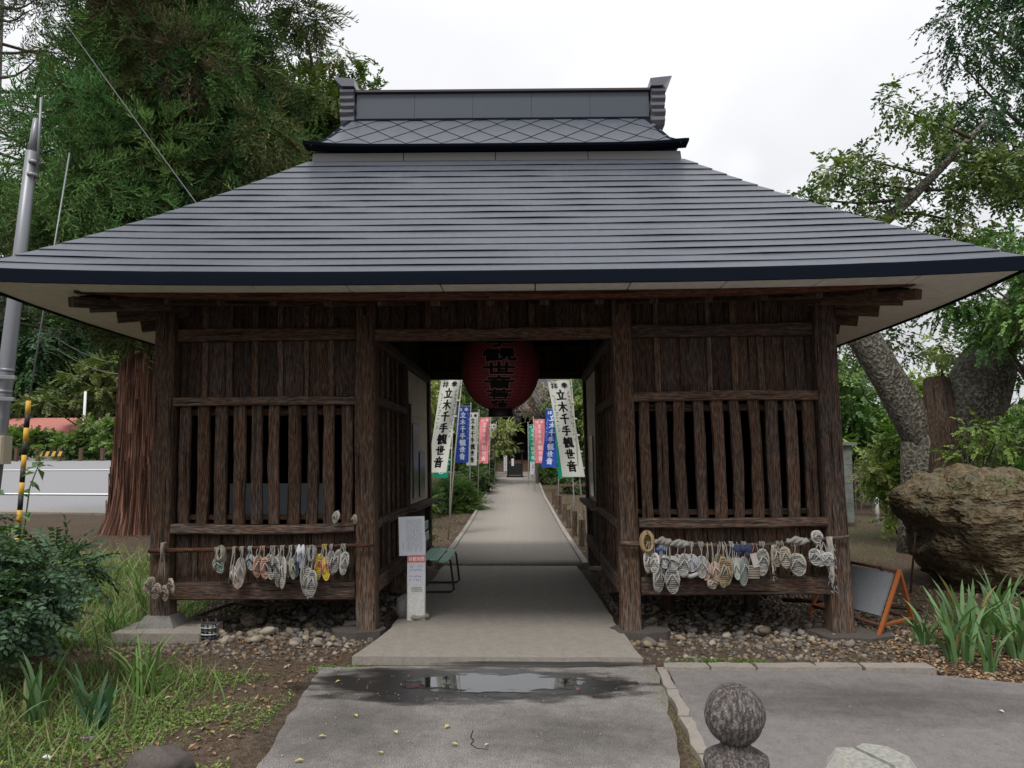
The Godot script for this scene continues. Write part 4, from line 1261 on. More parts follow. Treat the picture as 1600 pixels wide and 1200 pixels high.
func hanging(row: Array, rod_y: float, z: float, group: String) -> void:
	var x: float = row[0]; var top: float = row[1]; var w: float = row[2]; var h: float = row[3]
	var kind: String = row[4]
	var c: Color = row[5]
	c = Color(c.r * 1.05, c.g * 1.03, c.b * 1.0)
	var n: int = row[6]
	if "right" in group: w *= 1.14
	var tilt = deg_to_rad(float(row[7]))
	var names = {"woven": "straw_sandals", "slipper": "cloth_sandals", "pad": "padded_sandals", "loop": "straw_loop", "bundle": "straw_bundle", "bow": "cloth_bow", "tag": "paper_tag", "mat": "straw_mat", "rope": "straw_rope", "long": "straw_sandals"}
	var t = thing(names[kind], row[8], row[9], Vector3(x, top, z), group)
	match kind:
		"woven", "slipper", "pad":
			var head = minf(h * 0.30, 0.09) if top > rod_y - 0.05 else 0.02
			if kind == "woven" and top > rod_y - 0.05:
				head = h * 0.22
			for i in n:
				var off = 0.0 if n == 1 else lerpf(-0.5, 0.5, float(i) / (n - 1)) * w * 0.56
				var sw = w * (0.95 if n == 1 else (0.62 if n == 2 else 0.5))
				var drop = head + (i % 2) * h * 0.06 + (0.0 if i < 2 else h * 0.14)
				var sh = h - drop - (0.0 if i == 1 else h * 0.04)
				var cc = c * rr(0.85, 1.15)
				var root = sole_mesh(t, sw, sh, Vector3(off, -drop, 0.022 + 0.018 * i), rr(-0.55, 0.55), tilt + rr(-0.13, 0.13), cc, kind != "slipper" and kind != "pad" or (kind == "pad" and n > 1 and rng.randf() < 0.4))
				var sc = cc.lerp(Color(0.75, 0.74, 0.72), 0.35)
				if "pink thongs" in row[8]: sc = Color(0.65, 0.09, 0.25)
				if "dark" in row[8] or "black" in row[8]: sc = Color(0.07, 0.07, 0.08)
				strap_mesh(root, sw, sh, sc)
				if top > rod_y + 0.1: continue
				if rng.randf() < 0.7:
					cord(t, Vector3(off * 0.6 + rr(-0.02, 0.02), rod_y - top, 0.034), Vector3(off + rr(-0.04, 0.04), -drop - sh * rr(0.3, 0.9), 0.045), 0.0032, Color(0.55, 0.54, 0.50), rr(-0.012, 0.012))
				cord(t, Vector3(off * 0.5, maxf(rod_y + 0.02 - top, -0.01), 0.028), Vector3(off, -drop - sh * 0.2, 0.03 + 0.018 * i), 0.0045, Color(0.44, 0.42, 0.38), 0.006)
			if head > 0.03 and top < rod_y + 0.1:
				var s = st(true)
				for k in 3:
					var a = Vector3(-w * 0.15 + k * w * 0.15, rod_y - top, 0)
					tube(s, [a + Vector3(0, -0.02, 0.026), a + Vector3(0, 0.018, 0.016), a + Vector3(0, 0.02, -0.012), a + Vector3(0.004, -0.02, -0.02)], [0.006], 5, true, c, c, 0.2)
				obj("knot", s, M.straw, t)
		"loop":
			var s = st(true)
			for k in 3:
				var pts = []
				for i in 15:
					var a = TAU * i / 14.0
					pts.append(Vector3(sin(a) * (w * 0.40 - k * 0.008) + rr(-0.003, 0.003), -h * 0.46 + cos(a) * (h * 0.44 - k * 0.010), 0.03 + k * 0.014 + 0.006 * sin(a * 5.0 + k)))
				tube(s, pts, [0.011], 6, false, c * (0.85 + 0.12 * k), c * (0.85 + 0.12 * k), 0.18)
			obj("ring", s, M.straw, t)
			var root = sole_mesh(t, w * 0.55, h * 0.72, Vector3(0.006, -h * 0.25, 0.012), rr(-0.3, 0.3), 0.1, c * 0.85, true)
			strap_mesh(root, w * 0.5, h * 0.7, c)
		"bundle":
			for k in n:
				var s = st(true)
				var pts = []
				for i in 8:
					var f = i / 7.0
					pts.append(Vector3((f - 0.5) * w * (1.0 - 0.12 * k), -h * 0.5 + sin(f * 9.0 + k * 2.1) * h * 0.16 + (k - 1) * h * 0.16, 0.022 + 0.018 * cos(f * 8.0 + k * 2.1)))
				tube(s, pts, [h * 0.18, h * 0.30, h * 0.27, h * 0.33, h * 0.28, h * 0.31, h * 0.27, h * 0.15], 7, true, c * rr(0.85, 1.1), c, 0.2)
				obj("strand", s, M.straw, t)
		"bow":
			var s = st(true)
			for sx in [-1, 1]:
				stone(s, Vector3(sx * w * 0.26, -h * 0.28 if w < h else -h * 0.5, 0.03), Vector3(w * 0.27, minf(h * 0.42, 0.055), 0.022), 0.22, 40 + sx, 6, 9)
			stone(s, Vector3(0, -h * 0.28 if w < h else -h * 0.5, 0.045), Vector3(w * 0.13, 0.03, 0.022), 0.1, 44, 5, 8)
			var white = "white" in row[8]
			obj("knot", s, mat("bow_cloth" + str(x), (Color(0.80, 0.80, 0.83) if white else Color(1, 1, 1)), 0.9, {"tex": M.paint.albedo_texture if white else M.navy, "tri": Vector3(14, 14, 14), "vc": false}), t)
			if w < h:
				var root = sole_mesh(t, w * 0.9, h * 0.72, Vector3(0, -h * 0.28, 0.015), 0.2, 0.05, c, false)
				strap_mesh(root, w * 0.8, h * 0.7, c * 0.8)
			else:
				var s2 = st()
				for sx in [-1, 1]:
					s2.set_color(Color(1, 1, 1))
					beam(s2, Vector3(sx * 0.02, -h * 0.5, 0.04), Vector3(sx * w * 0.24, -h * 1.05, 0.045), 0.035, 0.006, Vector3(0, 0, 1), {"jit": 0.004})
				obj("tail", s2, mat("bow_tail", Color(1, 1, 1), 0.9, {"tex": M.navy, "tri": Vector3(14, 14, 14), "vc": false}), t)
		"tag":
			cord(t, Vector3(0, 0.02, 0.03), Vector3(0.005, -h * 0.4, 0.04), 0.004, Color(0.6, 0.2, 0.22))
			var s = st()
			beam(s, Vector3(0, -h * 0.36, 0.045), Vector3(0.03, -h, 0.05), w * 0.75, 0.004, Vector3(0, 0, 1), {"c": c, "segs": 2, "jit": 0.001})
			obj("paper", s, M.straw, t)
		"mat":
			cord(t, Vector3(-w * 0.3, rod_y - top, 0.03), Vector3(-w * 0.3, 0, 0.03), 0.004, c)
			cord(t, Vector3(w * 0.3, rod_y - top, 0.03), Vector3(w * 0.3, 0, 0.03), 0.004, c)
			for k in 6:
				var s = st(true)
				var y = -h * (k + 0.5) / 6.0
				tube(s, [Vector3(-w * 0.5, y, 0.03), Vector3(0, y + 0.002, 0.036), Vector3(w * 0.5, y, 0.03)], [h / 11.5], 6, true, c * rr(0.8, 1.15), c, 0.1)
				obj("straw_roll", s, M.straw, t)
		"rope":
			for k in n:
				var s = st(true)
				var pts = []
				var x0 = rr(-0.3, 0.3) * w
				var len = h * rr(0.72, 1.0)
				for i in 9:
					var f = i / 8.0
					pts.append(Vector3(x0 * (1.0 - f * 0.4) + rr(-0.007, 0.007), 0.02 - len * f, 0.03 + 0.02 * sin(f * 7.0 + k)))
				tube(s, pts, [0.012, 0.014, 0.012, 0.014, 0.013, 0.015, 0.012, 0.011, 0.004] if n > 3 else [0.007], 6, true, c * rr(0.85, 1.1), c, 0.3)
				obj("strand", s, M.straw, t)
			var s3 = st()
			for k in 50 if n > 3 else 12:
				var p = Vector3(rr(-0.35, 0.35) * w, -h * rr(0.1, 0.98), 0.04)
				tube(s3, [p, p + Vector3(rr(-0.02, 0.02), rr(-0.04, -0.01), rr(0, 0.02))], [0.002, 0.0012], 3, false, c * 1.1, c)
			obj("fraying", s3, M.straw, t).set_meta("kind", "stuff")
		"long":
			for k in 4:
				cord(t, Vector3(rr(-0.012, 0.012), 0.0, 0.03), Vector3(lerpf(-0.035, 0.035, k / 3.0), -h * 0.62, 0.03), 0.006, c, rr(-0.006, 0.006))
			var s = st(true)
			tube(s, [Vector3(0.01, 0.01, 0.0), Vector3(0.0, 0.012, 0.03), Vector3(-0.004, -0.05, 0.038), Vector3(0.004, -0.14, 0.036)], [0.018, 0.02, 0.018, 0.012], 7, true, c, c, 0.2)
			obj("knot", s, M.straw, t)
			for k in 4:
				var root = sole_mesh(t, 0.062, 0.125, Vector3([-0.075, -0.025, 0.03, 0.08][k], -h * [0.56, 0.66, 0.70, 0.58][k], 0.03 + 0.012 * (k % 2)), [0.6, 0.2, -0.2, -0.6][k], [-0.55, -0.15, 0.1, 0.6][k], c * rr(0.95, 1.15), true)
				strap_mesh(root, 0.07, 0.12, c)

func build_gate_things() -> void:
	# navy cloth with small pale flecks
	M.navy = tex(img_from(64, func(i):
		var x = i % 64
		var y = i / 64
		return Color(0.55, 0.58, 0.65) if (x * 7 + y * 13) % 61 < 9 and (x / 4 + y / 4) % 3 == 0 else Color(0.16, 0.19, 0.30)))
	# rods for the sandals
	var s = st(true)
	var pts = []
	for i in 9:
		pts.append(Vector3(lerpf(-3.47, -1.42, i / 8.0), lerpf(0.765, 0.812, i / 8.0) + rr(-0.004, 0.004), -7.005))
	tube(s, pts, [0.02, 0.021, 0.019, 0.02, 0.018, 0.019, 0.018, 0.017, 0.015], 8, true, Color(0.85, 0.50, 0.36), Color(0.62, 0.42, 0.33), 0.06)
	tag(obj("hanging_rod", s, M.wood), "reddish brown pole across the left bay with sandals hanging on it", "pole")
	s = st(true)
	pts = []
	for i in 11:
		pts.append(Vector3(lerpf(0.80, 2.83, i / 10.0), lerpf(0.828, 0.83, i / 10.0) + 0.05 * smoothstep(0.6, 1.0, i / 10.0) - 0.022 * sin(PI * i / 10.0) + rr(-0.004, 0.004), -7.0))
	tube(s, pts, [0.024, 0.023, 0.02, 0.019, 0.02, 0.018, 0.018, 0.017, 0.016, 0.016, 0.014], 8, true, Color(1.1, 1.0, 0.95), Color(1.25, 1.15, 1.1), 0.06)
	tag(obj("hanging_rod", s, M.wood), "crooked grey pole across the right bay with many straw sandals", "pole")
	for row in LEFT_SANDALS:
		hanging(row, 0.79 + (row[0] + 2.4) * 0.023, -6.99, "sandals hung along the left rail")
	for row in RIGHT_SANDALS:
		hanging(row, 0.82, -6.985, "sandals hung along the right rail")
	build_lantern()
	build_notice_post()
	build_bench()
	build_footings()
	build_stones()

func build_lantern() -> void:
	var w = 1024; var h = 512
	var im = Image.create(w, h, false, Image.FORMAT_RGB8)
	im.fill(Color(0.52, 0.21, 0.235))
	for k in 32:
		im.fill_rect(Rect2i(0, k * 16 + 13, w, 3), Color(0.39, 0.135, 0.16))
	for k in 12:   # paper seams
		im.fill_rect(Rect2i(k * w / 12 + 20, 0, 2, h), Color(0.42, 0.07, 0.10))
	var y = 70.0
	for ch in ["千", "手", "観", "世", "音", "菩", "薩"]:
		var box_h = 54.0
		for pass_n in 2:
			seed(1)
			var keep = rng.state
			glyph(im, ch, Vector2(w * 0.75 - 70, y), Vector2(140, box_h), 10.5 if pass_n == 0 else 7.4, Color(0.66, 0.50, 0.51) if pass_n == 0 else Color(0.035, 0.03, 0.035))
			rng.state = keep
		y += 62.0
	var m = mat("lantern_paper", Color.WHITE, 0.75, {"tex": tex(im), "vc": false, "back": Color(0.12, 0.02, 0.02)})
	var t = thing("paper_lantern", "large round red paper lantern with black brush characters under the gate", "lantern", Vector3(-0.345, 2.07, -9.0))
	var s = st(true)
	var rings = 64
	var sides = 48
	var grid = []
	var R = 0.468
	for i in rings + 1:
		var f = float(i) / rings
		var a = lerpf(-1.28, 1.28, f)
		var r = R * pow(cos(a), 0.92) * (1.0 - 0.016 * absf(sin(f * PI * 32.0)))
		var row = []
		for k in sides + 1:
			var th = TAU * k / sides
			row.append([Vector3(cos(th) * r, 0.09 + 0.5 + sin(a) / sin(1.28) * 0.5, -sin(th) * r), Vector2(float(k) / sides, 1.0 - f)])
		grid.append(row)
	for i in rings:
		for k in sides:
			quad(s, grid[i][k][0], grid[i][k + 1][0], grid[i + 1][k + 1][0], grid[i + 1][k][0], grid[i][k][1], grid[i][k + 1][1], grid[i + 1][k + 1][1], grid[i + 1][k][1])
	obj("paper_body", s, m, t)
	for q in [[0.0, "base_ring"], [1.09, "top_ring"]]:
		s = st(true)
		lathe(s, Vector3(0, q[0], 0), [Vector2(0.02, 0.0), Vector2(0.142, 0.0), Vector2(0.146, 0.012), Vector2(0.142, 0.10), Vector2(0.02, 0.10)], 28)
		obj(q[1], s, M.black_metal, t)
	s = st(true)
	tube(s, [Vector3(0, 1.18, 0), Vector3(0, 1.30, 0)], [0.012], 6)
	obj("hanger", s, M.black_metal, t)

func build_notice_post() -> void:
	var t = thing("notice_post", "white square notice post with pasted paper sheets beside the passage", "notice post", Vector3(-1.115, 0.045, -7.60), "", 0.10)
	var s = st()
	box(s, Vector3(0, 0.40, 0), Vector3(0.175, 0.80, 0.16), {"ch": 0.008, "segs": 4, "jit": 0.0, "c0": Color(0.66, 0.66, 0.62), "c1": Color(0.78, 0.78, 0.76)})
	obj("post", s, M.paint, t)
	s = st(true)
	stone(s, Vector3(0.02, 0.025, 0.01), Vector3(0.11, 0.045, 0.10), 0.2, 61, 5, 12)
	obj("mortar_foot", s, M.concrete, t)
	# upper board, densely written in columns
	var im = Image.create(256, 384, false, Image.FORMAT_RGB8)
	im.fill(Color(0.80, 0.82, 0.85))
	scribble(im, Rect2(70, 26, 160, 330), 16, 11, Color(0.33, 0.34, 0.38))
	scribble(im, Rect2(38, 250, 18, 100), 20, 11, Color(0.33, 0.34, 0.38))
	s = st()
	sheet(s, Vector3(-0.02, 0.80, 0.088), 0.250, 0.37, 0.012)
	var b = obj("notice_board", s, mat("notice_paper", Color.WHITE, 0.35, {"tex": tex(im), "vc": false}), t)
	b.rotation.z = 0.03
	# lower sheet: red heading, then four lines of hours
	im = Image.create(192, 320, false, Image.FORMAT_RGB8)
	im.fill(Color(0.80, 0.81, 0.85))
	im.fill_rect(Rect2i(0, 4, 192, 78), Color(0.80, 0.45, 0.44))
	var x = 14.0
	for ch in ["拝", "観", "時", "間"]:
		glyph(im, ch, Vector2(x, 20), Vector2(38, 46), 2.6, Color(0.95, 0.90, 0.90))
		x += 43.0
	for y in [112, 150, 216, 254]:
		scribble(im, Rect2(22, y, 150, 26), 22, 20, Color(0.25, 0.29, 0.40))
	s = st()
	sheet(s, Vector3(0.0, 0.475, 0.0835), 0.172, 0.285, 0.003)
	obj("hours_sheet", s, mat("hours_paper", Color.WHITE, 0.4, {"tex": tex(im), "vc": false}), t)
	im = Image.create(96, 48, false, Image.FORMAT_RGB8)
	im.fill(Color(0.70, 0.70, 0.69))
	scribble(im, Rect2(4, 2, 90, 14), 12, 11, Color(0.3, 0.3, 0.3))
	scribble(im, Rect2(20, 17, 60, 14), 12, 11, Color(0.3, 0.3, 0.3))
	scribble(im, Rect2(28, 32, 44, 14), 12, 11, Color(0.3, 0.3, 0.3))
	s = st()
	sheet(s, Vector3(0.005, 0.29, 0.0825), 0.11, 0.05, 0.002)
	obj("small_slip", s, mat("slip_paper", Color.WHITE, 0.5, {"tex": tex(im), "vc": false}), t)
	# stone standing against the foot of the post
	s = st(true)
	stone(s, Vector3.ZERO, Vector3(0.085, 0.12, 0.09), 0.22, 67, 8, 12)
	var p = obj("upright_stone", s, M.granite)
	p.position = Vector3(-1.245, 0.14, -7.66)
	tag(p, "grey brown stone set upright against the white notice post's foot", "stone")

# a thin upright sheet with the picture on its front
func sheet(s: SurfaceTool, c: Vector3, w: float, h: float, d: float) -> void:
	var a = c + Vector3(-w / 2, -h / 2, 0); var b = c + Vector3(w / 2, -h / 2, 0)
	var e = c + Vector3(w / 2, h / 2, 0); var f = c + Vector3(-w / 2, h / 2, 0)
	quad(s, a, b, e, f, Vector2(0, 1), Vector2(1, 1), Vector2(1, 0), Vector2(0, 0))
	var o = Vector3(0, 0, -d)
	var m = Vector2(0.02, 0.01)
	quad(s, b + o, a + o, f + o, e + o, m, m, m, m)
	quad(s, a + o, a, f, f + o, m, m, m, m)
	quad(s, b, b + o, e + o, e, m, m, m, m)
	quad(s, f, e, e + o, f + o, m, m, m, m)
	quad(s, a + o, b + o, b, a, m, m, m, m)

func build_bench() -> void:
	var t = thing("bench", "small mint green slatted bench with black tube legs in the passage", "bench", Vector3(-1.10, 0.045, -9.35))
	var green = Color(0.42, 0.82, 0.68)
	for i in 3:
		var s = st()
		var x = -0.12 + i * 0.115
		beam(s, Vector3(x, 0.40 + (0.0 if i < 2 else -0.012), 0.50), Vector3(x, 0.40 + (0.0 if i < 2 else -0.012), -0.50), 0.105, 0.022, Vector3.UP, {"c": green * rr(0.9, 1.1), "ch": 0.008, "jit": 0.0, "segs": 1})
		obj("seat_slat", s, M.paint, t)
	var s2 = st()
	for i in 2:
		s2 = st()
		beam(s2, Vector3(-0.20 - i * 0.01, 0.58 + i * 0.13, 0.5), Vector3(-0.20 - i * 0.01, 0.58 + i * 0.13, -0.5), 0.02, 0.11, Vector3.UP, {"c": green, "ch": 0.006, "jit": 0.0, "segs": 1})
		obj("back_slat", s2, M.paint, t)
	for z in [0.34, -0.34]:
		var s = st(true)
		tube(s, [Vector3(-0.225, 0.76, z), Vector3(-0.215, 0.45, z), Vector3(-0.20, 0.02, z), Vector3(-0.15, 0.012, z), Vector3(0.17, 0.012, z), Vector3(0.21, 0.04, z), Vector3(0.17, 0.36, z), Vector3(0.15, 0.385, z), Vector3(-0.20, 0.385, z)], [0.0125], 8)
		obj("leg_frame", s, M.black_metal, t)

func build_footings() -> void:
	# cut stone and slab under the outer left post
	var s = st()
	box(s, Vector3(0, 0.055, 0), Vector3(0.80, 0.11, 0.50), {"ch": 0.012})
	var o = obj("base_slab", s, M.concrete)
	o.position = Vector3(-3.28, -0.03, -7.05)
	tag(o, "flat pale concrete slab under the outer left post's stone", "slab")
	s = st()
	var q = [Vector2(0.175, 0.14), Vector2(0.115, 0.112)]
	var ring = []
	for k in 2:
		var y = 0.0 if k == 0 else 0.10
		var a: float = q[k].x; var b: float = [0.16, 0.112][k]
		ring.append([Vector3(-a, y, b), Vector3(a, y, b), Vector3(a, y, -b), Vector3(-a, y, -b)])
	for k in 4:
		quad(s, ring[0][k], ring[0][(k + 1) % 4], ring[1][(k + 1) % 4], ring[1][k])
	quad(s, ring[1][0], ring[1][1], ring[1][2], ring[1][3])
	o = obj("base_stone", s, M.granite)
	o.position = Vector3(-3.385, 0.08, -7.15)
	tag(o, "speckled granite block with sloping sides under the outer left post", "base stone")
	var spots = [[-1.58, -7.10, 0.25, 0.16, "flat dark stone under the inner left post by the passage"], [0.98, -7.12, 0.27, 0.19, "flat brownish stone under the inner right post by the passage"], [2.84, -7.08, 0.36, 0.24, "broad dark flat stone under the outer right post"]]
	var k = 0
	for p in spots:
		s = st()
		slab(s, wobble([Vector2(-p[2], -p[3] * 0.4), Vector2(-p[2] * 0.6, -p[3]), Vector2(p[2] * 0.4, -p[3]), Vector2(p[2], -p[3] * 0.3), Vector2(p[2] * 0.9, p[3] * 0.6), Vector2(p[2] * 0.2, p[3]), Vector2(-p[2] * 0.7, p[3] * 0.8)], 0.05, 0.07, 50 + k), -0.08, 0.0)
		o = obj("footing_stone", s, mat("footing%d" % k, lin(0.11, 0.10, 0.10), 0.8, {"tex": M.granite.albedo_texture, "tri": Vector3(2, 2, 2)}))
		M["footing%d" % k].albedo_color = Color(0.66, 0.62, 0.61)
		o.position = Vector3(p[0], 0.053 if k < 2 else 0.032, p[1])
		tag(o, p[4], "footing stone")
		k += 1

func build_stones() -> void:
	# river stones under and before both bays: the larger ones single, the rest as gravel
	var meshes = []
	for i in 6:
		var s = st(true)
		stone(s, Vector3.ZERO, Vector3(1, 0.62, 0.8), 0.22, 100 + i, 5, 7)
		s.generate_normals()
		meshes.append(s.commit())
	var tones = [Color(0.15, 0.12, 0.095), Color(0.20, 0.165, 0.13), Color(0.12, 0.11, 0.10), Color(0.24, 0.185, 0.125), Color(0.17, 0.155, 0.14), Color(0.30, 0.265, 0.215)]
	var tone_names = ["brown", "tan", "dark grey", "yellowish brown", "grey", "pale"]
	var mats = []
	for i in 6:
		mats.append(mat("river_stone%d" % i, tones[i].linear_to_srgb(), 0.9, {"bump": M.pebble.albedo_texture, "bs": 0.1, "tri": Vector3(4, 4, 4)}))
	for side in 2:
		var group: String = ["river stones under the left bay", "river stones under the right bay"][side]
		for i in 140:
			var x = rr(-2.95, -1.55) if side == 0 else rr(0.98, 2.7)
			var z = -6.72 - pow(rng.randf(), 1.3) * 1.7
			if side == 0 and z > -6.78 and x < -2.6: z -= 0.4
			var r = rr(0.020, 0.048) * (1.0 if rng.randf() < 0.88 else 1.5)
			var tone = rng.randi() % 6
			var label = "%s %s river stone %s under the gate's %s bay" % ["large" if r > 0.042 else ("middling" if r > 0.03 else "small"), tone_names[tone], "near the front edge" if z > -7.0 else ("in the middle rows" if z > -7.5 else "at the back"), "left" if side == 0 else "right"]
			var o = mesh_node("river_stone", meshes[rng.randi() % 6], mats[tone])
			o.position = Vector3(x, ground_y(x, z) + r * rr(0.25, 0.7), z)
			o.rotation = Vector3(rr(-0.3, 0.3), rr(0, TAU), rr(-0.3, 0.3))
			o.scale = Vector3(r * rr(0.9, 1.5), r, r)
			tag(o, label, "stone", group)
	var xf = []
	var cols = []
	for i in 9000:
		var x = rr(-4.1, -1.4) if i % 2 == 0 else rr(0.85, 3.4)
		var z = -6.28 - pow(rng.randf(), 1.2) * 4.4
		var r = rr(0.006, 0.026)
		if z > -6.75 and rng.randf() < 0.55: continue
		var b = Basis.from_euler(Vector3(rr(0, 3), rr(0, 6), rr(0, 3))).scaled(Vector3(r * 1.2, r, r))
		xf.append(Transform3D(b, Vector3(x, ground_y(x, z) + r * 0.3, z)))
		cols.append(tones[rng.randi() % 6] * rr(0.55, 1.0))
	scatter("gravel", meshes[0], xf, cols, mat("gravel_stone", Color.WHITE, 0.9))
	# things lying by the left bay
	var t = thing("wire_basket", "small black and white woven wire pot among stones beside the concrete slab", "basket", Vector3(-2.82, 0.03, -6.82))
	for k in 5:
		var s = st(true)
		var pts = []
		for i in 13:
			pts.append(Vector3(cos(TAU * i / 12.0) * 0.062, 0.015 + k * 0.028 + 0.005 * sin(i * PI + k * PI), sin(TAU * i / 12.0) * 0.045))
		tube(s, pts, [0.0065], 5, false)
		obj("woven_hoop", s, mat("hoop%d" % (k % 2), lin(0.05, 0.05, 0.055) if k % 2 == 0 else lin(0.42, 0.44, 0.44), 0.6), t)
	for k in 9:
		var s = st(true)
		var a = TAU * k / 9.0
		tube(s, [Vector3(cos(a) * 0.056, 0.0, sin(a) * 0.04), Vector3(cos(a) * 0.064, 0.17 if k % 2 == 0 else 0.14, sin(a) * 0.047)], [0.006], 5)
		obj("stay", s, M.black_metal, t)
	var s4 = st(true)
	for k in 26:
		var pts = []
		var ax = Vector3(rr(-1, 1), rr(-1, 1), rr(-1, 1)).normalized()
		var b2 = ax.cross(Vector3(0.3, 1, 0.2)).normalized()
		for i in 9:
			var a = TAU * i / 8.0
			pts.append((ax * cos(a) + b2 * sin(a)) * 0.075)
		tube(s4, pts, [0.003], 4, false, Color(0.30, 0.24, 0.18), Color(0.3, 0.24, 0.18))
	var ball = obj("twine_ball", s4, M.straw)
	ball.position = Vector3(-2.66, 0.085, -7.35)
	tag(ball, "loose ball of brown twine lying on the stones under the left bay", "twine ball")
	t = thing("wooden_tray", "old wooden frame with green moss lying under the left bay sill", "frame", Vector3(-2.95, 0.05, -7.75))
	for q in [[Vector3(-0.32, 0.02, 0.28), Vector3(0.30, 0.02, 0.24)], [Vector3(-0.32, 0.02, 0.28), Vector3(-0.14, 0.05, -0.3)], [Vector3(-0.14, 0.05, -0.3), Vector3(0.5, 0.05, -0.3)]]:
		timber("slat", q[0], q[1], 0.03, 0.04, wc(2.4), t)
	moss_patch("moss", Vector3(0.05, 0.03, -0.05), 0.2, 0.12, 260, t)

func moss_patch(called: String, c: Vector3, rx: float, rz: float, n: int, parent: Node) -> MultiMeshInstance3D:
	var xf = []
	var cols = []
	for i in n:
		var a = rr(0, TAU); var r = sqrt(rng.randf())
		var p = c + Vector3(cos(a) * rx * r, 0, sin(a) * rz * r)
		var k = rr(0.012, 0.03)
		xf.append(Transform3D(Basis.from_euler(Vector3(rr(-0.7, 0.7), rr(0, 6), rr(-0.7, 0.7))).scaled(Vector3.ONE * k), p))
		cols.append(Color(0.13, 0.24, 0.05) * rr(0.6, 1.2))
	return scatter(called, leaf_mesh(), xf, cols, M.leaf, parent)
# ---------------------------------------------------------------- foliage
var _leaf: Mesh
func leaf_mesh() -> Mesh:
	# one leaf, one unit long, folded along its rib
	if _leaf == null:
		var s = st()
		var b = Vector3(0, 0, 0); var m = Vector3(0, 0.04, 0.5); var t = Vector3(0, -0.12, 1.0)
		tri(s, b, Vector3(0.26, 0.10, 0.42), m); tri(s, m, Vector3(0.26, 0.10, 0.42), t)
		tri(s, b, m, Vector3(-0.26, 0.10, 0.42)); tri(s, m, t, Vector3(-0.26, 0.10, 0.42))
		s.generate_normals()
		_leaf = s.commit()
	return _leaf

func spray_mesh(n: int, length: float, leaf: float, width: float, droop: float, seed_n: int) -> Mesh:
	# a twig with leaves along both sides
	var keep = rng.state
	rng.seed = seed_n
	var s = st()
	var pts = []
	for i in 5:
		var f = i / 4.0
		pts.append(Vector3(rr(-0.02, 0.02), -droop * f * f * length, f * length))
	s.set_color(Color(0.35, 0.28, 0.22))
	tube(s, pts, [0.005, 0.004, 0.003, 0.002, 0.001], 3, false, Color(0.5, 0.4, 0.3), Color(0.5, 0.5, 0.3))
	for i in n:
		var f = (i + 0.6) / n
		var side = 1.0 if i % 2 == 0 else -1.0
		var p = Vector3(0, -droop * f * f * length, f * length)
		var d = Vector3(side * rr(0.5, 1.0), rr(-0.55, 0.25), rr(0.4, 0.9)).normalized()
		var up = (Vector3.UP + rv(0.5)).normalized()
		var x = up.cross(d).normalized()
		up = d.cross(x)
		var l = leaf * rr(0.7, 1.15)
		var w = l * width
		var m = p + d * l * 0.45 - up * l * 0.05
		var t = p + d * l - up * l * 0.16
		s.set_color(Color(1, 1, 1) * rr(0.75, 1.2))
		var a = p + d * l * 0.42 + x * w; var b = p + d * l * 0.42 - x * w
		tri(s, p, a, m); tri(s, m, a, t); tri(s, p, m, b); tri(s, m, t, b)
	rng.state = keep
	s.generate_normals()
	return s.commit()

func cedar_sprig(seed_n: int) -> Mesh:
	# hanging cord-like shoots of a cryptomeria: a stem with whip-thin side shoots that curve upward
	var keep = rng.state
	rng.seed = seed_n
	var s = st()
	var L = 0.55
	for i in 17:
		var f = (i + 0.4) / 17.0
		var p = Vector3(rr(-0.01, 0.01), -0.18 * f * f, f * L)
		var a = i * 2.4 + rr(-0.4, 0.4)
		var l = rr(0.10, 0.20) * (1.15 - 0.55 * f)
		var d = Vector3(cos(a), sin(a) * 0.7 + 0.1, 0.9).normalized()
		var q = p + d * l * 0.55
		var r = p + d * l + Vector3(0, l * 0.16, l * 0.15)
		var x = d.cross(Vector3(rr(-1, 1), rr(-1, 1), rr(-1, 1))).normalized() * rr(0.009, 0.014)
		var y = d.cross(x).normalized() * x.length()
		s.set_color(Color(1, 1, 1) * rr(0.7, 1.0))
		tri(s, p, q + x, q - x)
		s.set_color(Color(1, 1, 1) * rr(0.95, 1.35))
		tri(s, q - x, q + x, r)
		tri(s, p, q + y, r); tri(s, p, r, q - y)
		# tiny side needles
		for k in 3:
			var g = p.lerp(r, rr(0.25, 0.9))
			var nd = (d + rv(1.0)).normalized() * rr(0.03, 0.055)
			tri(s, g, g + nd + x * 0.3, g + nd * 0.6 - x * 0.7)
	s.set_color(Color(0.5, 0.35, 0.25))
	tube(s, [Vector3.ZERO, Vector3(0, -0.05, L * 0.5), Vector3(0, -0.18, L)], [0.007, 0.005, 0.002], 3, false, Color(0.55, 0.4, 0.3), Color(0.7, 0.7, 0.5))
	rng.state = keep
	s.generate_normals()
	return s.commit()

func looking(d: Vector3, roll := 0.0) -> Basis:
	var z = d.normalized()
	var up = Vector3.UP if absf(z.y) < 0.95 else Vector3.RIGHT
	var x = up.cross(z).normalized()
	return Basis(x, z.cross(x), z).rotated(z, roll)

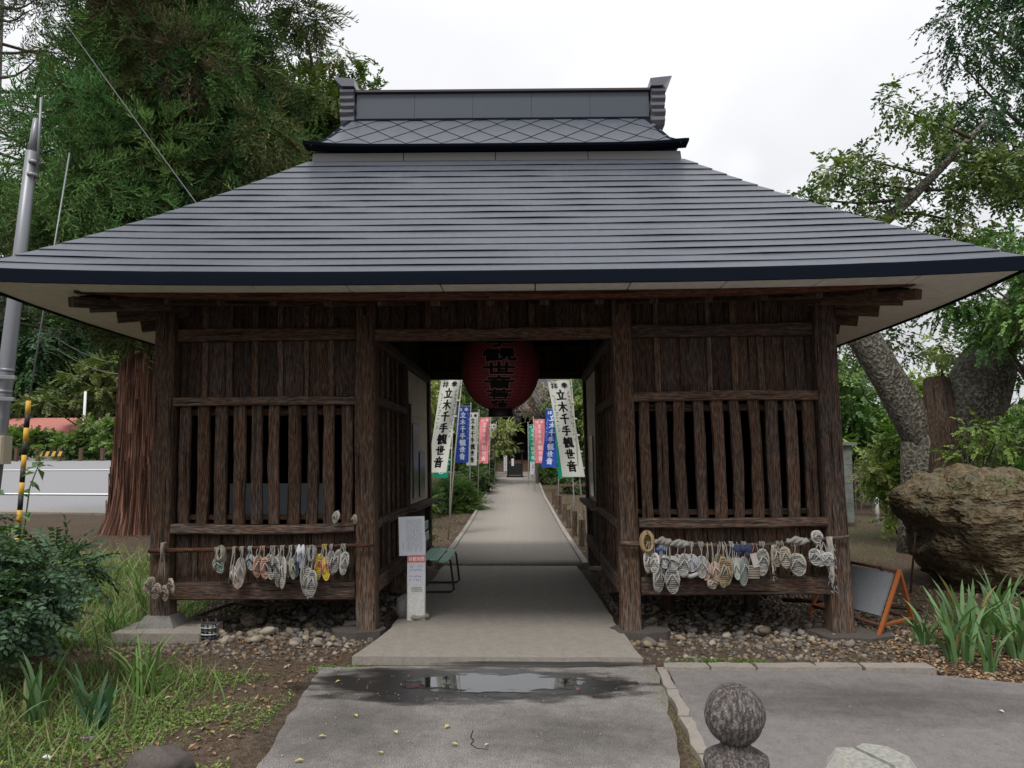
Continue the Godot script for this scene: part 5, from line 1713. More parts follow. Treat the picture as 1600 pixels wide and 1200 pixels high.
# fill clumps [centre, radii, count, tone] with sprays pointing outward and down
func clump_xf(clumps: Array, size0: float, size1: float, down: float, palette: Array, xf: Array, cols: Array) -> void:
	for q in clumps:
		var c: Vector3 = q[0]; var r: Vector3 = q[1]
		var base: Color = palette[rng.randi() % palette.size()]
		for i in int(q[2]):
			var d = Vector3(rng.randfn(), rng.randfn() * 0.9, rng.randfn()).normalized()
			var k = pow(rng.randf(), 0.45)
			var p = c + d * r * k
			var dir = (d + Vector3(0, -down, 0) + rv(0.7)).normalized()
			var sc = rr(size0, size1)
			xf.append(Transform3D(looking(dir, rr(-0.6, 0.6)).scaled(Vector3.ONE * sc), p))
			var tone = rr(0.85, 1.75)
			cols.append(Color(base.r * tone * rr(0.9, 1.1), base.g * tone, base.b * tone))

# irregular clumps spread through an ellipsoid, fewer towards its heart
func crown_clumps(c: Vector3, r: Vector3, n: int, size: float, count: int, hollow := 0.45) -> Array:
	var out = []
	for i in n:
		var d = Vector3(rng.randfn(), rng.randfn(), rng.randfn()).normalized()
		var k = lerpf(hollow, 1.0, rng.randf()) * rr(0.85, 1.08)
		var s = size * rr(0.6, 1.35)
		out.append([c + d * r * k, Vector3(s, s * 0.62, s), count * s * s / (size * size)])
	return out

func limb(s: SurfaceTool, a: Vector3, b: Vector3, r0: float, r1: float, bend: float, sides := 7) -> void:
	var pts = []
	var rad = []
	var side = rv(1.0) * bend
	for i in 6:
		var f = i / 5.0
		pts.append(a.lerp(b, f) + side * sin(PI * f) + rv(bend * 0.12))
		rad.append(lerpf(r0, r1, f))
	tube(s, pts, rad, sides, true, Color.WHITE, Color.WHITE, 0.08)

func tree(called: String, label: String, group: String, base: Vector3, trunk: Array, radii: Array, clumps: Array, spray: Mesh, bark: Material, leafm: Material, palette: Array, o := {}) -> Node3D:
	var t = thing(called, label, "tree", base, group)
	var s = st(true)
	tube(s, trunk, radii, o.get("sides", 12), true, Color.WHITE, Color.WHITE, 0.05)
	obj("trunk", s, bark, t)
	s = st(true)
	var every: int = o.get("limb_every", 3)
	for i in range(0, clumps.size(), every):
		var c: Vector3 = clumps[i][0]
		var f = clampf((c.y - 1.0) / maxf(0.1, (trunk[-1] as Vector3).y) - rr(0.02, 0.2), 0.25, 0.98)
		var k = f * (trunk.size() - 1)
		var a: Vector3 = (trunk[int(k)] as Vector3).lerp(trunk[mini(int(k) + 1, trunk.size() - 1)], k - int(k))
		var r0: float = radii[mini(int(k), radii.size() - 1)] * 0.35
		limb(s, a, c, clampf(r0, 0.02, 0.16), 0.012, a.distance_to(c) * 0.08, 5)
	obj("limbs", s, M.twig if not o.has("limb_mat") else o.limb_mat, t)
	var xf = []
	var cols = []
	clump_xf(clumps, o.get("s0", 0.8), o.get("s1", 1.3), o.get("down", 0.4), palette, xf, cols)
	scatter("foliage", spray, xf, cols, leafm, t)
	return t

func shrub(label: String, group: String, base: Vector3, r: Vector3, n: int, spray: Mesh, palette: Array, o := {}) -> Node3D:
	var t = thing(o.get("name", "shrub"), label, o.get("cat", "shrub"), base, group)
	var s = st(true)
	for i in 7:
		limb(s, Vector3(rr(-0.1, 0.1), 0, rr(-0.1, 0.1)), Vector3(rr(-0.7, 0.7) * r.x, r.y * rr(1.0, 1.7), rr(-0.7, 0.7) * r.z), 0.02, 0.006, 0.05, 4)
	obj("stems", s, M.twig, t)
	var xf = []
	var cols = []
	var cl = crown_clumps(Vector3(0, r.y, 0), r, 14, minf(r.x, r.y) * 0.42, int(n / 14.0), 0.2)
	clump_xf(cl, o.get("s0", 0.7), o.get("s1", 1.2), o.get("down", 0.15), palette, xf, cols)
	scatter("foliage", spray, xf, cols, M.leaf, t)
	return t

var _blade: Mesh
func blade_mesh() -> Mesh:
	if _blade == null:
		var s = st()
		var pts = []
		for i in 4:
			var f = i / 3.0
			pts.append([Vector3(0, f - 0.10 * f * f, 0.45 * f * f), 0.022 * (1.0 - f) + 0.001])
		for i in 3:
			var a: Vector3 = pts[i][0]; var b: Vector3 = pts[i + 1][0]
			var x = Vector3(pts[i][1], 0, 0); var y = Vector3(pts[i + 1][1], 0, 0)
			quad(s, a - x, a + x, b + y, b - y)
		s.generate_normals()
		_blade = s.commit()
	return _blade

func grass(called: String, n: int, spot: Callable, h0: float, h1: float, palette: Array, lean := 0.4) -> MultiMeshInstance3D:
	var xf = []
	var cols = []
	for i in n:
		var p = spot.call()
		if p == null:
			continue
		var h = rr(h0, h1)
		var b = Basis.from_euler(Vector3(rr(-lean, lean), rr(0, TAU), rr(-lean, lean))).scaled(Vector3(h * 1.3, h, h))
		xf.append(Transform3D(b, p))
		cols.append(palette[rng.randi() % palette.size()] * rr(0.9, 1.6))
	return scatter(called, blade_mesh(), xf, cols, M.leaf)

# an iris-like clump: every long leaf is a piece of its own
func iris(label: String, group: String, at: Vector3, n: int, h: float, w: float, c: Color, spread := 0.75, cat := "plant") -> Node3D:
	var t = thing("iris_clump", label, cat, at, group)
	for i in n:
		var s = st(true)
		var az = rr(0, TAU)
		var out = Vector3(cos(az), 0, sin(az))
		var len = h * rr(0.6, 1.15)
		var bend = spread * rr(0.25, 1.0)
		var p0 = Vector3(rr(-1, 1), 0, rr(-1, 1)) * h * 0.16
		var face = out.cross(Vector3.UP).rotated(Vector3.UP, rr(-0.9, 0.9))
		var pts = []
		var dirv = (Vector3.UP + out * bend * 0.35).normalized()
		var p = p0
		var col = c * rr(0.9, 1.5)
		if rng.randf() < 0.06: col = Color(0.30, 0.24, 0.11)
		for k in 8:
			pts.append(p)
			p += dirv * len / 7.0
			dirv = (dirv + out * bend * 0.20 + Vector3(0, -bend * 0.20 * (k / 4.0), 0)).normalized()
		for k in 7:
			var f0 = k / 7.0; var f1 = (k + 1) / 7.0
			var w0 = w * (0.55 + 0.9 * f0) * pow(1.0 - f0, 0.6); var w1 = w * (0.55 + 0.9 * f1) * pow(1.0 - f1, 0.6) + 0.0004
			var fold = out * w * 0.22
			for sgn in [-1.0, 1.0]:
				var a: Vector3 = pts[k] + fold * (1.0 - f0); var b: Vector3 = pts[k + 1] + fold * (1.0 - f1)
				var e0: Vector3 = pts[k] + face * w0 * sgn * 0.5; var e1: Vector3 = pts[k + 1] + face * w1 * sgn * 0.5
				s.set_color(col * (1.0 if sgn > 0 else 0.9))
				if sgn > 0: quad(s, a, e0, e1, b)
				else: quad(s, e0, a, b, e1)
		obj("leaf", s, M.leaf, t)
	return t
# ---------------------------------------------------------------- left side
func build_left() -> void:
	var sprigs = [cedar_sprig(11), cedar_sprig(12)]
	var greens = [Color(0.110, 0.205, 0.070), Color(0.080, 0.155, 0.060), Color(0.13, 0.215, 0.075), Color(0.075, 0.14, 0.062), Color(0.115, 0.135, 0.055), Color(0.095, 0.085, 0.05), Color(0.11, 0.15, 0.06), Color(0.10, 0.19, 0.065)]
	# the big cedar
	var base = Vector3(-7.95, ground_y(-7.95, -15.6), -15.6)
	var t = thing("cedar_tree", "huge cedar with red brown stringy bark and dense dark crown left of the gate", "tree", base)
	var s = st(true)
	var rings = []
	var nz = FastNoiseLite.new()
	nz.seed = 9; nz.frequency = 1.0
	var hs = [-0.3, 0.0, 0.3, 0.7, 1.2, 2.0, 3.0, 4.0, 5.5, 7.5, 10.0, 13.0, 16.0]
	var rs = [0.80, 0.70, 0.60, 0.55, 0.52, 0.50, 0.48, 0.465, 0.44, 0.40, 0.34, 0.25, 0.12]
	for i in hs.size():
		var row = []
		for k in 61:
			var a = TAU * (k % 60) / 60.0
			var flute = 1.0 + 0.075 * nz.get_noise_2d(cos(a) * 2.2 + 5, sin(a) * 2.2) * (2.0 - minf(1.5, hs[i] * 0.3)) + 0.022 * sin(a * 23.0 + hs[i] * 0.4) + 0.016 * sin(a * 41.0)
			row.append([Vector3(cos(a) * rs[i] * flute, hs[i], -sin(a) * rs[i] * flute), Vector2(k / 60.0 * 3.0, hs[i])])
		rings.append(row)
	for i in hs.size() - 1:
		for k in 60:
			quad(s, rings[i][k][0], rings[i][k + 1][0], rings[i + 1][k + 1][0], rings[i + 1][k][0], rings[i][k][1], rings[i][k + 1][1], rings[i + 1][k + 1][1], rings[i + 1][k][1])
	obj("trunk", s, M.cedar_bark, t)
	# peeling strips of bark
	s = st()
	for i in 170:
		var a = rr(0, TAU)
		var y = rr(0.1, 4.4)
		var r = lerpf(0.60, 0.475, clampf(y / 1.5, 0, 1)) + 0.012
		var o = Vector3(cos(a), 0, -sin(a))
		var k = rr(0.3, 0.9)
		beam(s, o * r + Vector3(0, y, 0), o * (r + rr(-0.01, 0.02)) + Vector3(rr(-0.02, 0.02), y + k, rr(-0.02, 0.02)), rr(0.025, 0.06), 0.014, o, {"segs": 3, "jit": 0.008, "c": Color(1, 1, 1) * rr(0.75, 1.35)})
	var strips = obj("bark_strips", s, M.cedar_bark, t)
	strips.set_meta("kind", "stuff")
	var clumps = []
	for i in 330:
		var y = rr(4.2, 13.0)
		var reach = 3.1 * (1.0 - smoothstep(11.0, 17.0, y) * 0.6) * smoothstep(3.4, 5.6, y)
		var a = rr(0, TAU)
		var r = reach * (0.62 if cos(a) < -0.4 else 1.0) * pow(rr(0.02, 1.0), 0.5) * (0.82 + 0.3 * sin(a * 3.0 + y * 1.1))
		var cs = rr(0.34, 0.62)
		clumps.append([Vector3(cos(a) * r + 0.15, y - r * 0.16, -sin(a) * r), Vector3(cs, cs * 0.75, cs), 46.0 * cs * cs / 0.25])
	for i in 26:
		var a = rr(-2.7, 0.2)
		clumps.append([Vector3(cos(a) * rr(1.8, 3.2), rr(4.8, 8.0), -sin(a) * rr(2.0, 2.8)), Vector3(0.36, 0.34, 0.36), 34])
	s = st(true)
	for i in range(0, clumps.size(), 3):
		var c: Vector3 = clumps[i][0]
		limb(s, Vector3(0, c.y + rr(0.0, 0.5), 0), c, 0.055, 0.012, 0.12, 5)
	obj("limbs", s, M.twig, t)
	for k in 2:
		var xf = []
		var cols = []
		clump_xf(clumps.slice(0, 330) if k == 0 else clumps.slice(330), 0.75, 1.25, 0.55 if k == 0 else -0.5, greens if k == 0 else [Color(0.13, 0.25, 0.08), Color(0.10, 0.21, 0.075), Color(0.16, 0.27, 0.09)], xf, cols)
		scatter("foliage", sprigs[k], xf, cols, M.needle, t)
	# sparse grey boughs reaching out to the left
	var bough = thing("bare_cedar", "thin half bare cedar with open drooping boughs behind the utility pole", "tree", Vector3(-13.6, 0.4, -18.5))
	s = st(true)
	tube(s, [Vector3.ZERO, Vector3(0.1, 6, 0), Vector3(0.0, 14, 0)], [0.22, 0.16, 0.05], 10)
	obj("trunk", s, M.grey_bark, bough)
	s = st(true)
	var cl = []
	for i in 30:
		var y = 4.5 + i * 0.32
		var a = rr(-0.9, 0.9) if i % 3 else rr(2.2, 4.0)
		var len = rr(1.6, 3.3)
		var tip = Vector3(cos(a) * len, y + rr(-0.7, 0.2), sin(a) * len)
		limb(s, Vector3(0, y, 0), tip, 0.045, 0.008, 0.2, 5)
		for k in 3:
			var f = [0.55, 0.8, 1.0][k]
			cl.append([Vector3(0, y, 0).lerp(tip, f) + Vector3(0, -0.15, 0), Vector3(0.42, 0.20, 0.42), 7])
	obj("limbs", s, M.twig, bough)
	var xf2 = []
	var cols2 = []
	clump_xf(cl, 0.7, 1.15, 0.7, [Color(0.075, 0.10, 0.075), Color(0.10, 0.115, 0.08), Color(0.06, 0.09, 0.06)], xf2, cols2)
	scatter("foliage", sprigs[0], xf2, cols2, M.needle, bough)
	# broad-leaved tree behind the cedar, showing at its right
	var spray = spray_mesh(11, 0.42, 0.13, 0.30, 0.35, 5)
	var tr = [Vector3.ZERO, Vector3(0.1, 3, 0), Vector3(0.3, 6, 0.1), Vector3(0.4, 12.0, 0)]
	cl = crown_clumps(Vector3(0.3, 9.6, 0), Vector3(2.3, 3.4, 1.9), 100, 0.55, 40, 0.3)
	tree("broadleaf_tree", "yellowish green leafy tree showing between the big cedar and the roof ridge", "", Vector3(-6.0, 0.2, -19.5), tr, [0.26, 0.22, 0.16, 0.05], cl, spray, M.grey_bark, M.leaf, [Color(0.12, 0.15, 0.045), Color(0.085, 0.12, 0.04), Color(0.17, 0.17, 0.06), Color(0.06, 0.10, 0.035)], {"s0": 0.7, "s1": 1.15})
	build_pole()
	build_far_left()
	build_left_plants()

func build_pole() -> void:
	var t = thing("utility_pole", "grey steel utility pole with equipment boxes at the left edge", "utility pole", Vector3(-8.22, 0.1, -11.5))
	t.scale = Vector3.ONE * 0.82
	var s = st(true)
	tube(s, [Vector3(0, 0, 0), Vector3(0.20, 2.6, 0), Vector3(0.36, 5.2, 0), Vector3(0.50, 7.7, 0)], [0.155, 0.14, 0.122, 0.10], 18)
	obj("shaft", s, M.galvanised, t)
	s = st(true)
	tube(s, [Vector3(-0.13, 0, 0.19), Vector3(0.05, 2.6, 0.19)], [0.085, 0.08], 12)
	obj("conduit", s, mat("conduit_grey", lin(0.28, 0.27, 0.24), 0.7), t)
	s = st(true)
	tube(s, [Vector3(0.50, 7.65, 0), Vector3(0.56, 8.35, 0)], [0.075, 0.06], 10)
	obj("top_pin", s, M.galvanised, t)
	s = st(true)
	tube(s, [Vector3(0.66, 7.3, 0.05), Vector3(0.66, 8.75, 0.05)], [0.025], 6)
	obj("lightning_rod", s, M.galvanised, t)
	for y in [2.2, 2.55, 3.05, 3.45, 5.3, 7.2, 7.45]:
		s = st(true)
		var x = 0.075 * y
		tube(s, [Vector3(x, y, 0), Vector3(x + 0.003, y + 0.06, 0)], [0.160 - 0.0065 * y], 16)
		obj("band", s, M.galvanised, t)
	var beige = mat("box_beige", lin(0.36, 0.32, 0.24), 0.6)
	for q in [[Vector3(-0.24, 3.35, 0.1), Vector3(0.34, 0.85, 0.3)], [Vector3(-0.22, 2.45, 0.1), Vector3(0.26, 0.55, 0.28)], [Vector3(0.28, 2.0, 0.12), Vector3(0.34, 0.52, 0.26)], [Vector3(-0.26, 1.75, 0.1), Vector3(0.28, 0.45, 0.26)]]:
		var b = group_node("equipment_box", t)
		s = st()
		box(s, q[0], q[1], {"ch": 0.015})
		obj("case", s, beige, b)
		s = st()
		box(s, q[0] + Vector3(0, 0, q[1].z / 2 + 0.008), Vector3(q[1].x * 0.86, q[1].y * 0.9, 0.012), {"ch": 0.003})
		obj("lid", s, beige, b)
	for y in [2.95, 3.35]:
		s = st()
		beam(s, Vector3(-0.2, y, 0.2), Vector3(0.58, y - 0.03, 0.2), 0.06, 0.07, Vector3.UP, {"jit": 0.0})
		obj("bracket", s, M.galvanised, t)
	# stay wire in its striped guard
	t = thing("stay_wire_guard", "yellow and black striped guard around the pole's stay wire", "wire guard", Vector3(-7.30, 0.1, -10.9))
	for i in 12:
		s = st(true)
		var a = Vector3(0.005 * i, i * 0.195, 0); var b = Vector3(0.005 * (i + 1), (i + 1) * 0.195, 0)
		tube(s, [a, b - (b - a) * 0.01], [0.034], 10)
		obj("stripe", s, M.road_paint if false else (mat("stripe_yellow", lin(0.62, 0.36, 0.05), 0.6) if i % 2 else M.black_metal), t)
	s = st(true)
	tube(s, [Vector3(0.06, 2.3, 0), Vector3(0.22, 6.2, -0.4)], [0.012], 5)
	obj("stay_wire", s, M.galvanised, t)
	# overhead cables
	var wires = [[Vector3(-8.9, 10.35, -12.4), Vector3(-4.2, 4.62, -10.1), 0.009, 0.01, "thick twisted overhead cable slanting down across the cedar to the gate roof"], [Vector3(-9.3, 4.15, -14.0), Vector3(-17.5, 6.2, -34.0), 0.010, 0.5, "upper of two thin wires running from the pole towards the hill"], [Vector3(-9.3, 3.95, -14.0), Vector3(-17.5, 5.7, -34.0), 0.010, 0.5, "lower of two thin wires running from the pole towards the hill"]]
	for w in wires:
		s = st(true)
		var pts = []
		for i in 13:
			var f = i / 12.0
			pts.append((w[0] as Vector3).lerp(w[1], f) - Vector3(0, w[3] * 4.0 * f * (1.0 - f), 0))
		tube(s, pts, [w[2]], 5)
		tag(obj("overhead_cable", s, M.conduit_grey if w[2] > 0.0095 else mat("cable_grey", lin(0.10, 0.10, 0.10), 0.6)), w[4], "cable")

func conifer_mesh() -> Mesh:
	# far conifer foliage piece: a ragged fan of needles
	return cedar_sprig(31)

func build_far_left() -> void:
	# far conifers on the slope, each with trunk and crown
	var piece = spray_mesh(12, 1.0, 0.42, 0.36, 0.4, 9)
	var labels = ["tall dark conifer on the far slope, nearest the utility pole", "dark conifer on the far slope with a pointed top right of the pole", "broad dark conifer in the middle of the far slope", "dark conifer on the far slope seen beside the cedar trunk", "mid green conifer low on the far slope", "tall conifer at the left edge of the far slope", "conifer half hidden behind the cedar trunk on the far slope", "conifer behind the pole's beige boxes on the far slope"]
	var spots = [[-44, -70, 15], [-39, -74, 18], [-34.5, -70, 15], [-31, -73, 17], [-42, -64, 10], [-50, -68, 17], [-27, -70, 15], [-47, -76, 19]]
	var k = 0
	for q in spots:
		var cl = []
		var h: float = q[2]
		for i in 46:
			var y = rr(0.12, 1.0) * h
			var r = (1.0 - y / h) * h * 0.19 + 0.5
			var a = rr(0, TAU)
			var rad = r * sqrt(rng.randf())
			cl.append([Vector3(cos(a) * rad, y - rad * 0.25, sin(a) * rad), Vector3(0.8, 0.6, 0.8), 26])
		tree("conifer", labels[k], "conifers on the far slope", Vector3(q[0], lift(q[0], q[1]) + 0.3, q[1]), [Vector3.ZERO, Vector3(0, h * 0.5, 0), Vector3(0, h * 0.97, 0)], [0.28, 0.18, 0.04], cl, piece, M.twig, M.needle, [Color(0.030, 0.062, 0.026), Color(0.045, 0.085, 0.03), Color(0.036, 0.07, 0.035)], {"down": 0.7, "sides": 7, "limb_every": 6})
		k += 1
	# pale layered tree before them
	var cl2 = []
	for i in 40:
		var lv = i % 4
		var a = rr(0, TAU); var r = rr(0.2, 3.8) * (1.0 - lv * 0.12)
		cl2.append([Vector3(cos(a) * r + (lv - 1.5) * 0.5, 4.6 + lv * 0.95 - r * 0.12, sin(a) * r), Vector3(0.9, 0.28, 0.9), 30])
	tree("layered_tree", "pale olive tree with flat spreading layers before the far slope", "", Vector3(-33.5, 1.5, -58), [Vector3.ZERO, Vector3(0.3, 3, 0), Vector3(0, 7.2, 0)], [0.25, 0.2, 0.05], cl2, piece, M.grey_bark, M.leaf, [Color(0.12, 0.14, 0.055), Color(0.16, 0.17, 0.07), Color(0.09, 0.12, 0.05)], {"s0": 0.6, "s1": 0.9, "down": 0.0, "sides": 7})
	# wooded far slope as a mass
	var xf = []
	var cols = []
	for i in 9000:
		var a = deg_to_rad(rr(-62, 40)); var f = rng.randf()
		var r = 92.0 + 66.0 * f
		var hx = sin(a) * r
		var y = smoothstep(0, 1, f) * (24.0 * smoothstep(6.0, -24.0, hx) + 5.0) + rr(0.0, 4.5)
		var sc = rr(2.4, 4.2)
		xf.append(Transform3D(looking(Vector3(rr(-0.6, 0.6), rr(-0.4, 1.0), 1.0), rr(-1, 1)).scaled(Vector3.ONE * sc), Vector3(hx, y, -cos(a) * r)))
		cols.append([Color(0.035, 0.07, 0.03), Color(0.05, 0.09, 0.032), Color(0.07, 0.105, 0.04)][rng.randi() % 3] * rr(0.7, 1.2))
	scatter("far_woods", piece, xf, cols, M.needle)
	# low house with a red roof
	var t = thing("red_roofed_house", "long low house with a faded red roof beyond the car park", "house", Vector3(-35, 1.45, -62))
	var s = st()
	box(s, Vector3(0, 1.0, 0), Vector3(15, 2.0, 6), {"ch": 0.02})
	obj("wall", s, mat("house_wall", lin(0.42, 0.40, 0.36), 0.9), t)
	s = st()
	var red = mat("red_roof", lin(0.40, 0.155, 0.125), 0.7)
	quad(s, Vector3(-8, 1.9, 3.8), Vector3(8, 1.9, 3.8), Vector3(8, 3.5, 0), Vector3(-8, 3.5, 0))
	quad(s, Vector3(8, 1.9, -3.8), Vector3(-8, 1.9, -3.8), Vector3(-8, 3.5, 0), Vector3(8, 3.5, 0))
	quad(s, Vector3(-8, 1.78, 3.8), Vector3(8, 1.78, 3.8), Vector3(8, 1.9, 3.8), Vector3(-8, 1.9, 3.8))
	tri(s, Vector3(8, 1.9, 3.8), Vector3(8, 1.9, -3.8), Vector3(8, 3.5, 0))
	tri(s, Vector3(-8, 1.9, -3.8), Vector3(-8, 1.9, 3.8), Vector3(-8, 3.5, 0))
	obj("roof", s, red, t)
	for i in 5:
		s = st()
		box(s, Vector3(-6 + i * 3.0, 1.1, 3.02), Vector3(1.5, 1.0, 0.08))
		obj("window", s, mat("house_glass", lin(0.08, 0.10, 0.11), 0.1), t)
	# hedge bushes at the far side of the car park
	var sp = spray_mesh(10, 0.55, 0.20, 0.34, 0.2, 14)
	var names = ["light green round bush beyond the car park, left of the white pole", "light green bush beyond the car park with a ragged top", "dense light green bush beyond the car park beside the cedar trunk", "yellow green bush beyond the car park behind the striped barrier", "low light bush before the red roofed house"]
	for i in 5:
		var x = [-34.5, -30.8, -27.0, -29.0, -37.5][i]
		shrub(names[i], "bushes along the far side of the car park", Vector3(x, lift(x, -49) + 0.05, [-51.0, -52.0, -50.5, -54.0, -54.0][i]), Vector3(2.0, 1.25, 1.2), 1100, sp, [Color(0.14, 0.20, 0.065), Color(0.18, 0.23, 0.08), Color(0.10, 0.15, 0.05)], {"s0": 0.7, "s1": 1.2})
	# barrier: timber posts with striped boards
	for i in 5:
		s = st()
		var x = -31.8 + i * 1.35
		beam(s, Vector3(0, 0, 0), Vector3(0, 0.85, 0), 0.2, 0.2, Vector3(0, 0, 1), {"c": wc(1.8)})
		var o = obj("barrier_post", s, M.wood)
		o.position = Vector3(x, lift(x, -47) + 0.0, -47.0)
		tag(o, ["brown timber post at the left end of the car park barrier", "brown timber post left of the striped board", "brown timber post at the right end of the striped board", "brown timber post next right from the striped board", "brown timber post nearest the cedar trunk at the car park edge"][i], "post", "posts of the car park barrier")
	t = thing("striped_board", "yellow and black diagonally striped barrier board at the car park edge", "barrier board", Vector3(-29.7, lift(-29.7, -47) + 0.35, -46.87))
	for i in 9:
		s = st()
		var x = -0.85 + i * 0.2
		quad(s, Vector3(x, 0, 0), Vector3(x + 0.2, 0, 0), Vector3(x + 0.32, 0.3, 0), Vector3(x + 0.12, 0.3, 0))
		quad(s, Vector3(x + 0.2, 0, -0.03), Vector3(x, 0, -0.03), Vector3(x + 0.12, 0.3, -0.03), Vector3(x + 0.32, 0.3, -0.03))
		obj("stripe", s, M.stripe_yellow if i % 2 else M.black_metal, t)
	s = st(true)
	tube(s, [Vector3.ZERO, Vector3(0, 4.8, 0)], [0.10, 0.08], 8)
	var wp = obj("white_pole", s, M.road_paint)
	wp.position = Vector3(-30.6, lift(-30.6, -52), -52)
	tag(wp, "slim white pole standing among the bushes beyond the car park", "pole")
	s = st(true)
	tube(s, [Vector3(-20, 0, 0), Vector3(-8, -0.5, 0), Vector3(8, -0.4, 0), Vector3(16, 0.3, 0)], [0.02], 4)

func build_left_plants() -> void:
	# dark leafy bush at the left edge
	var sp = spray_mesh(11, 0.20, 0.056, 0.27, 0.30, 21)
	shrub("dark blue green leafy bush at the left edge of the foreground", "", Vector3(-3.72, 0.0, -5.05), Vector3(0.62, 0.60, 0.74), 1900, sp, [Color(0.085, 0.145, 0.075), Color(0.065, 0.115, 0.066), Color(0.12, 0.19, 0.085)], {"s0": 0.6, "s1": 1.25})
	shrub("paler leafy bush rising behind the dark bush at the left edge", "", Vector3(-4.35, 0.0, -6.1), Vector3(0.6, 0.62, 0.6), 1100, sp, [Color(0.095, 0.15, 0.075), Color(0.12, 0.18, 0.085)], {"s0": 0.7, "s1": 1.2})
	# tall single shoot with large leaves before the road
	var t = thing("leafy_shoot", "tall thin leafy shoot rising over the bush in front of the road", "plant", Vector3(-4.55, 0.4, -6.8))
	var s = st(true)
	var stem = [Vector3(0, 0, 0), Vector3(0.05, 0.5, 0), Vector3(0.12, 0.95, 0.05), Vector3(0.28, 1.32, 0.1)]
	tube(s, stem, [0.009, 0.008, 0.006, 0.003], 5, true, Color(0.14, 0.18, 0.07), Color(0.14, 0.2, 0.07))
	obj("stem", s, M.leaf, t)
	for i in 24:
		var f = rr(0.15, 1.0) * 2.99
		var p: Vector3 = (stem[int(f)] as Vector3).lerp(stem[int(f) + 1], f - int(f))
		var d = Vector3(rr(-1, 1), rr(-0.5, 0.25), rr(-0.4, 1))
		s = st()
		var b = looking(d, rr(-0.6, 0.6)).scaled(Vector3.ONE * rr(0.10, 0.17))
		s.append_from(leaf_mesh(), 0, Transform3D(b, p))
		var lf = mesh_node("leaf", s.commit(), M.get("shoot_leaf") if M.has("shoot_leaf") else mat("shoot_leaf", lin(0.085, 0.14, 0.06), 0.55, {"back": Color(0.4, 0.5, 0.2), "vc": false}), t)
	# grass behind the bush, up to the cedar
	var gp1 = [Color(0.14, 0.20, 0.06), Color(0.18, 0.24, 0.08), Color(0.11, 0.17, 0.055), Color(0.22, 0.22, 0.10)]
	grass("tall_grass", 8000, func():
		var x = rr(-7.0, -3.55); var z = rr(-11.5, -6.9)
		if rng.randf() > 0.35 + 0.65 * sin(x * 2.1 + z) * sin(z * 1.7):
			return null
		return Vector3(x, ground_y(x, z) - 0.02, z), 0.14, 0.42, gp1, 0.5)
	grass("short_grass", 15000, func():
		var x = rr(-9.5, -3.5); var z = rr(-14.5, -6.6)
		if sin(x * 1.3 + 1.0) + sin(z * 1.1 + x * 0.6) < rr(-1.2, 1.2):
			return null
		return Vector3(x, ground_y(x, z) - 0.01, z), 0.04, 0.13, gp1, 0.7)
	grass("verge_grass", 9000, func():
		var x = rr(-6.2, -3.45); var z = rr(-11.0, -6.3)
		if sin(x * 2.3 + z * 1.2) + sin(z * 2.9) < rr(-1.6, 0.6): return null
		return Vector3(x, ground_y(x, z) - 0.01, z), 0.06, 0.20, [Color(0.14, 0.25, 0.06), Color(0.18, 0.28, 0.08), Color(0.12, 0.20, 0.06)], 0.6)
	iris("long arching grassy clump beside the outer left post", "", Vector3(-3.95, ground_y(-3.95, -7.9), -7.9), 42, 0.55, 0.018, Color(0.17, 0.25, 0.09), 0.9)
	iris("low arching grassy clump between the dark bush and the outer left post", "", Vector3(-3.75, ground_y(-3.75, -7.0), -7.0), 40, 0.40, 0.016, Color(0.14, 0.24, 0.08), 0.9)
	iris("grassy clump with pale blades close to the cedar trunk side", "", Vector3(-4.4, ground_y(-4.4, -9.3), -9.3), 44, 0.6, 0.018, Color(0.17, 0.26, 0.10), 0.9)
	iris("long arching grassy clump farther left, in front of the road", "", Vector3(-5.0, ground_y(-5.0, -8.6), -8.6), 46, 0.70, 0.018, Color(0.16, 0.23, 0.10), 0.9)
	# foreground clumps
	var list = [[-2.62, -5.35, 26, 0.42, 0.026, Color(0.14, 0.24, 0.07), 0.85, "bright green arching clump in front of the concrete slab"], [-2.62, -4.72, 12, 0.40, 0.050, Color(0.075, 0.14, 0.08), 0.6, "broad dark green leaf fan in the left foreground"], [-3.02, -4.75, 14, 0.42, 0.040, Color(0.10, 0.18, 0.075), 0.7, "iris clump under the dark bush in the left foreground"], [-2.95, -4.28, 14, 0.42, 0.036, Color(0.13, 0.19, 0.08), 0.9, "sprawling iris clump at the lower left corner"], [-3.0, -5.6, 12, 0.45, 0.020, Color(0.15, 0.2, 0.08), 0.8, "thin upright leaves before the pale slab's left end"]]
	for q in list:
		iris(q[7], "iris clumps in the left foreground", Vector3(q[0], ground_y(q[0], q[1]), q[1]), q[2], q[3], q[4], q[5], q[6])
	grass("meadow_grass", 2600, func():
		var x = rr(-3.4, -1.75); var z = rr(-5.9, -3.9)
		if x > -1.95 - 0.3 * sin(z * 5.0) or rng.randf() > 0.9 * smoothstep(-1.7, -2.9, x):
			return null
		return Vector3(x, ground_y(x, z) - 0.01, z), 0.07, 0.26, [Color(0.10, 0.17, 0.05), Color(0.13, 0.20, 0.06), Color(0.18, 0.17, 0.08)], 0.5)
	# clover-like ground cover
	var xf = []
	var cols = []
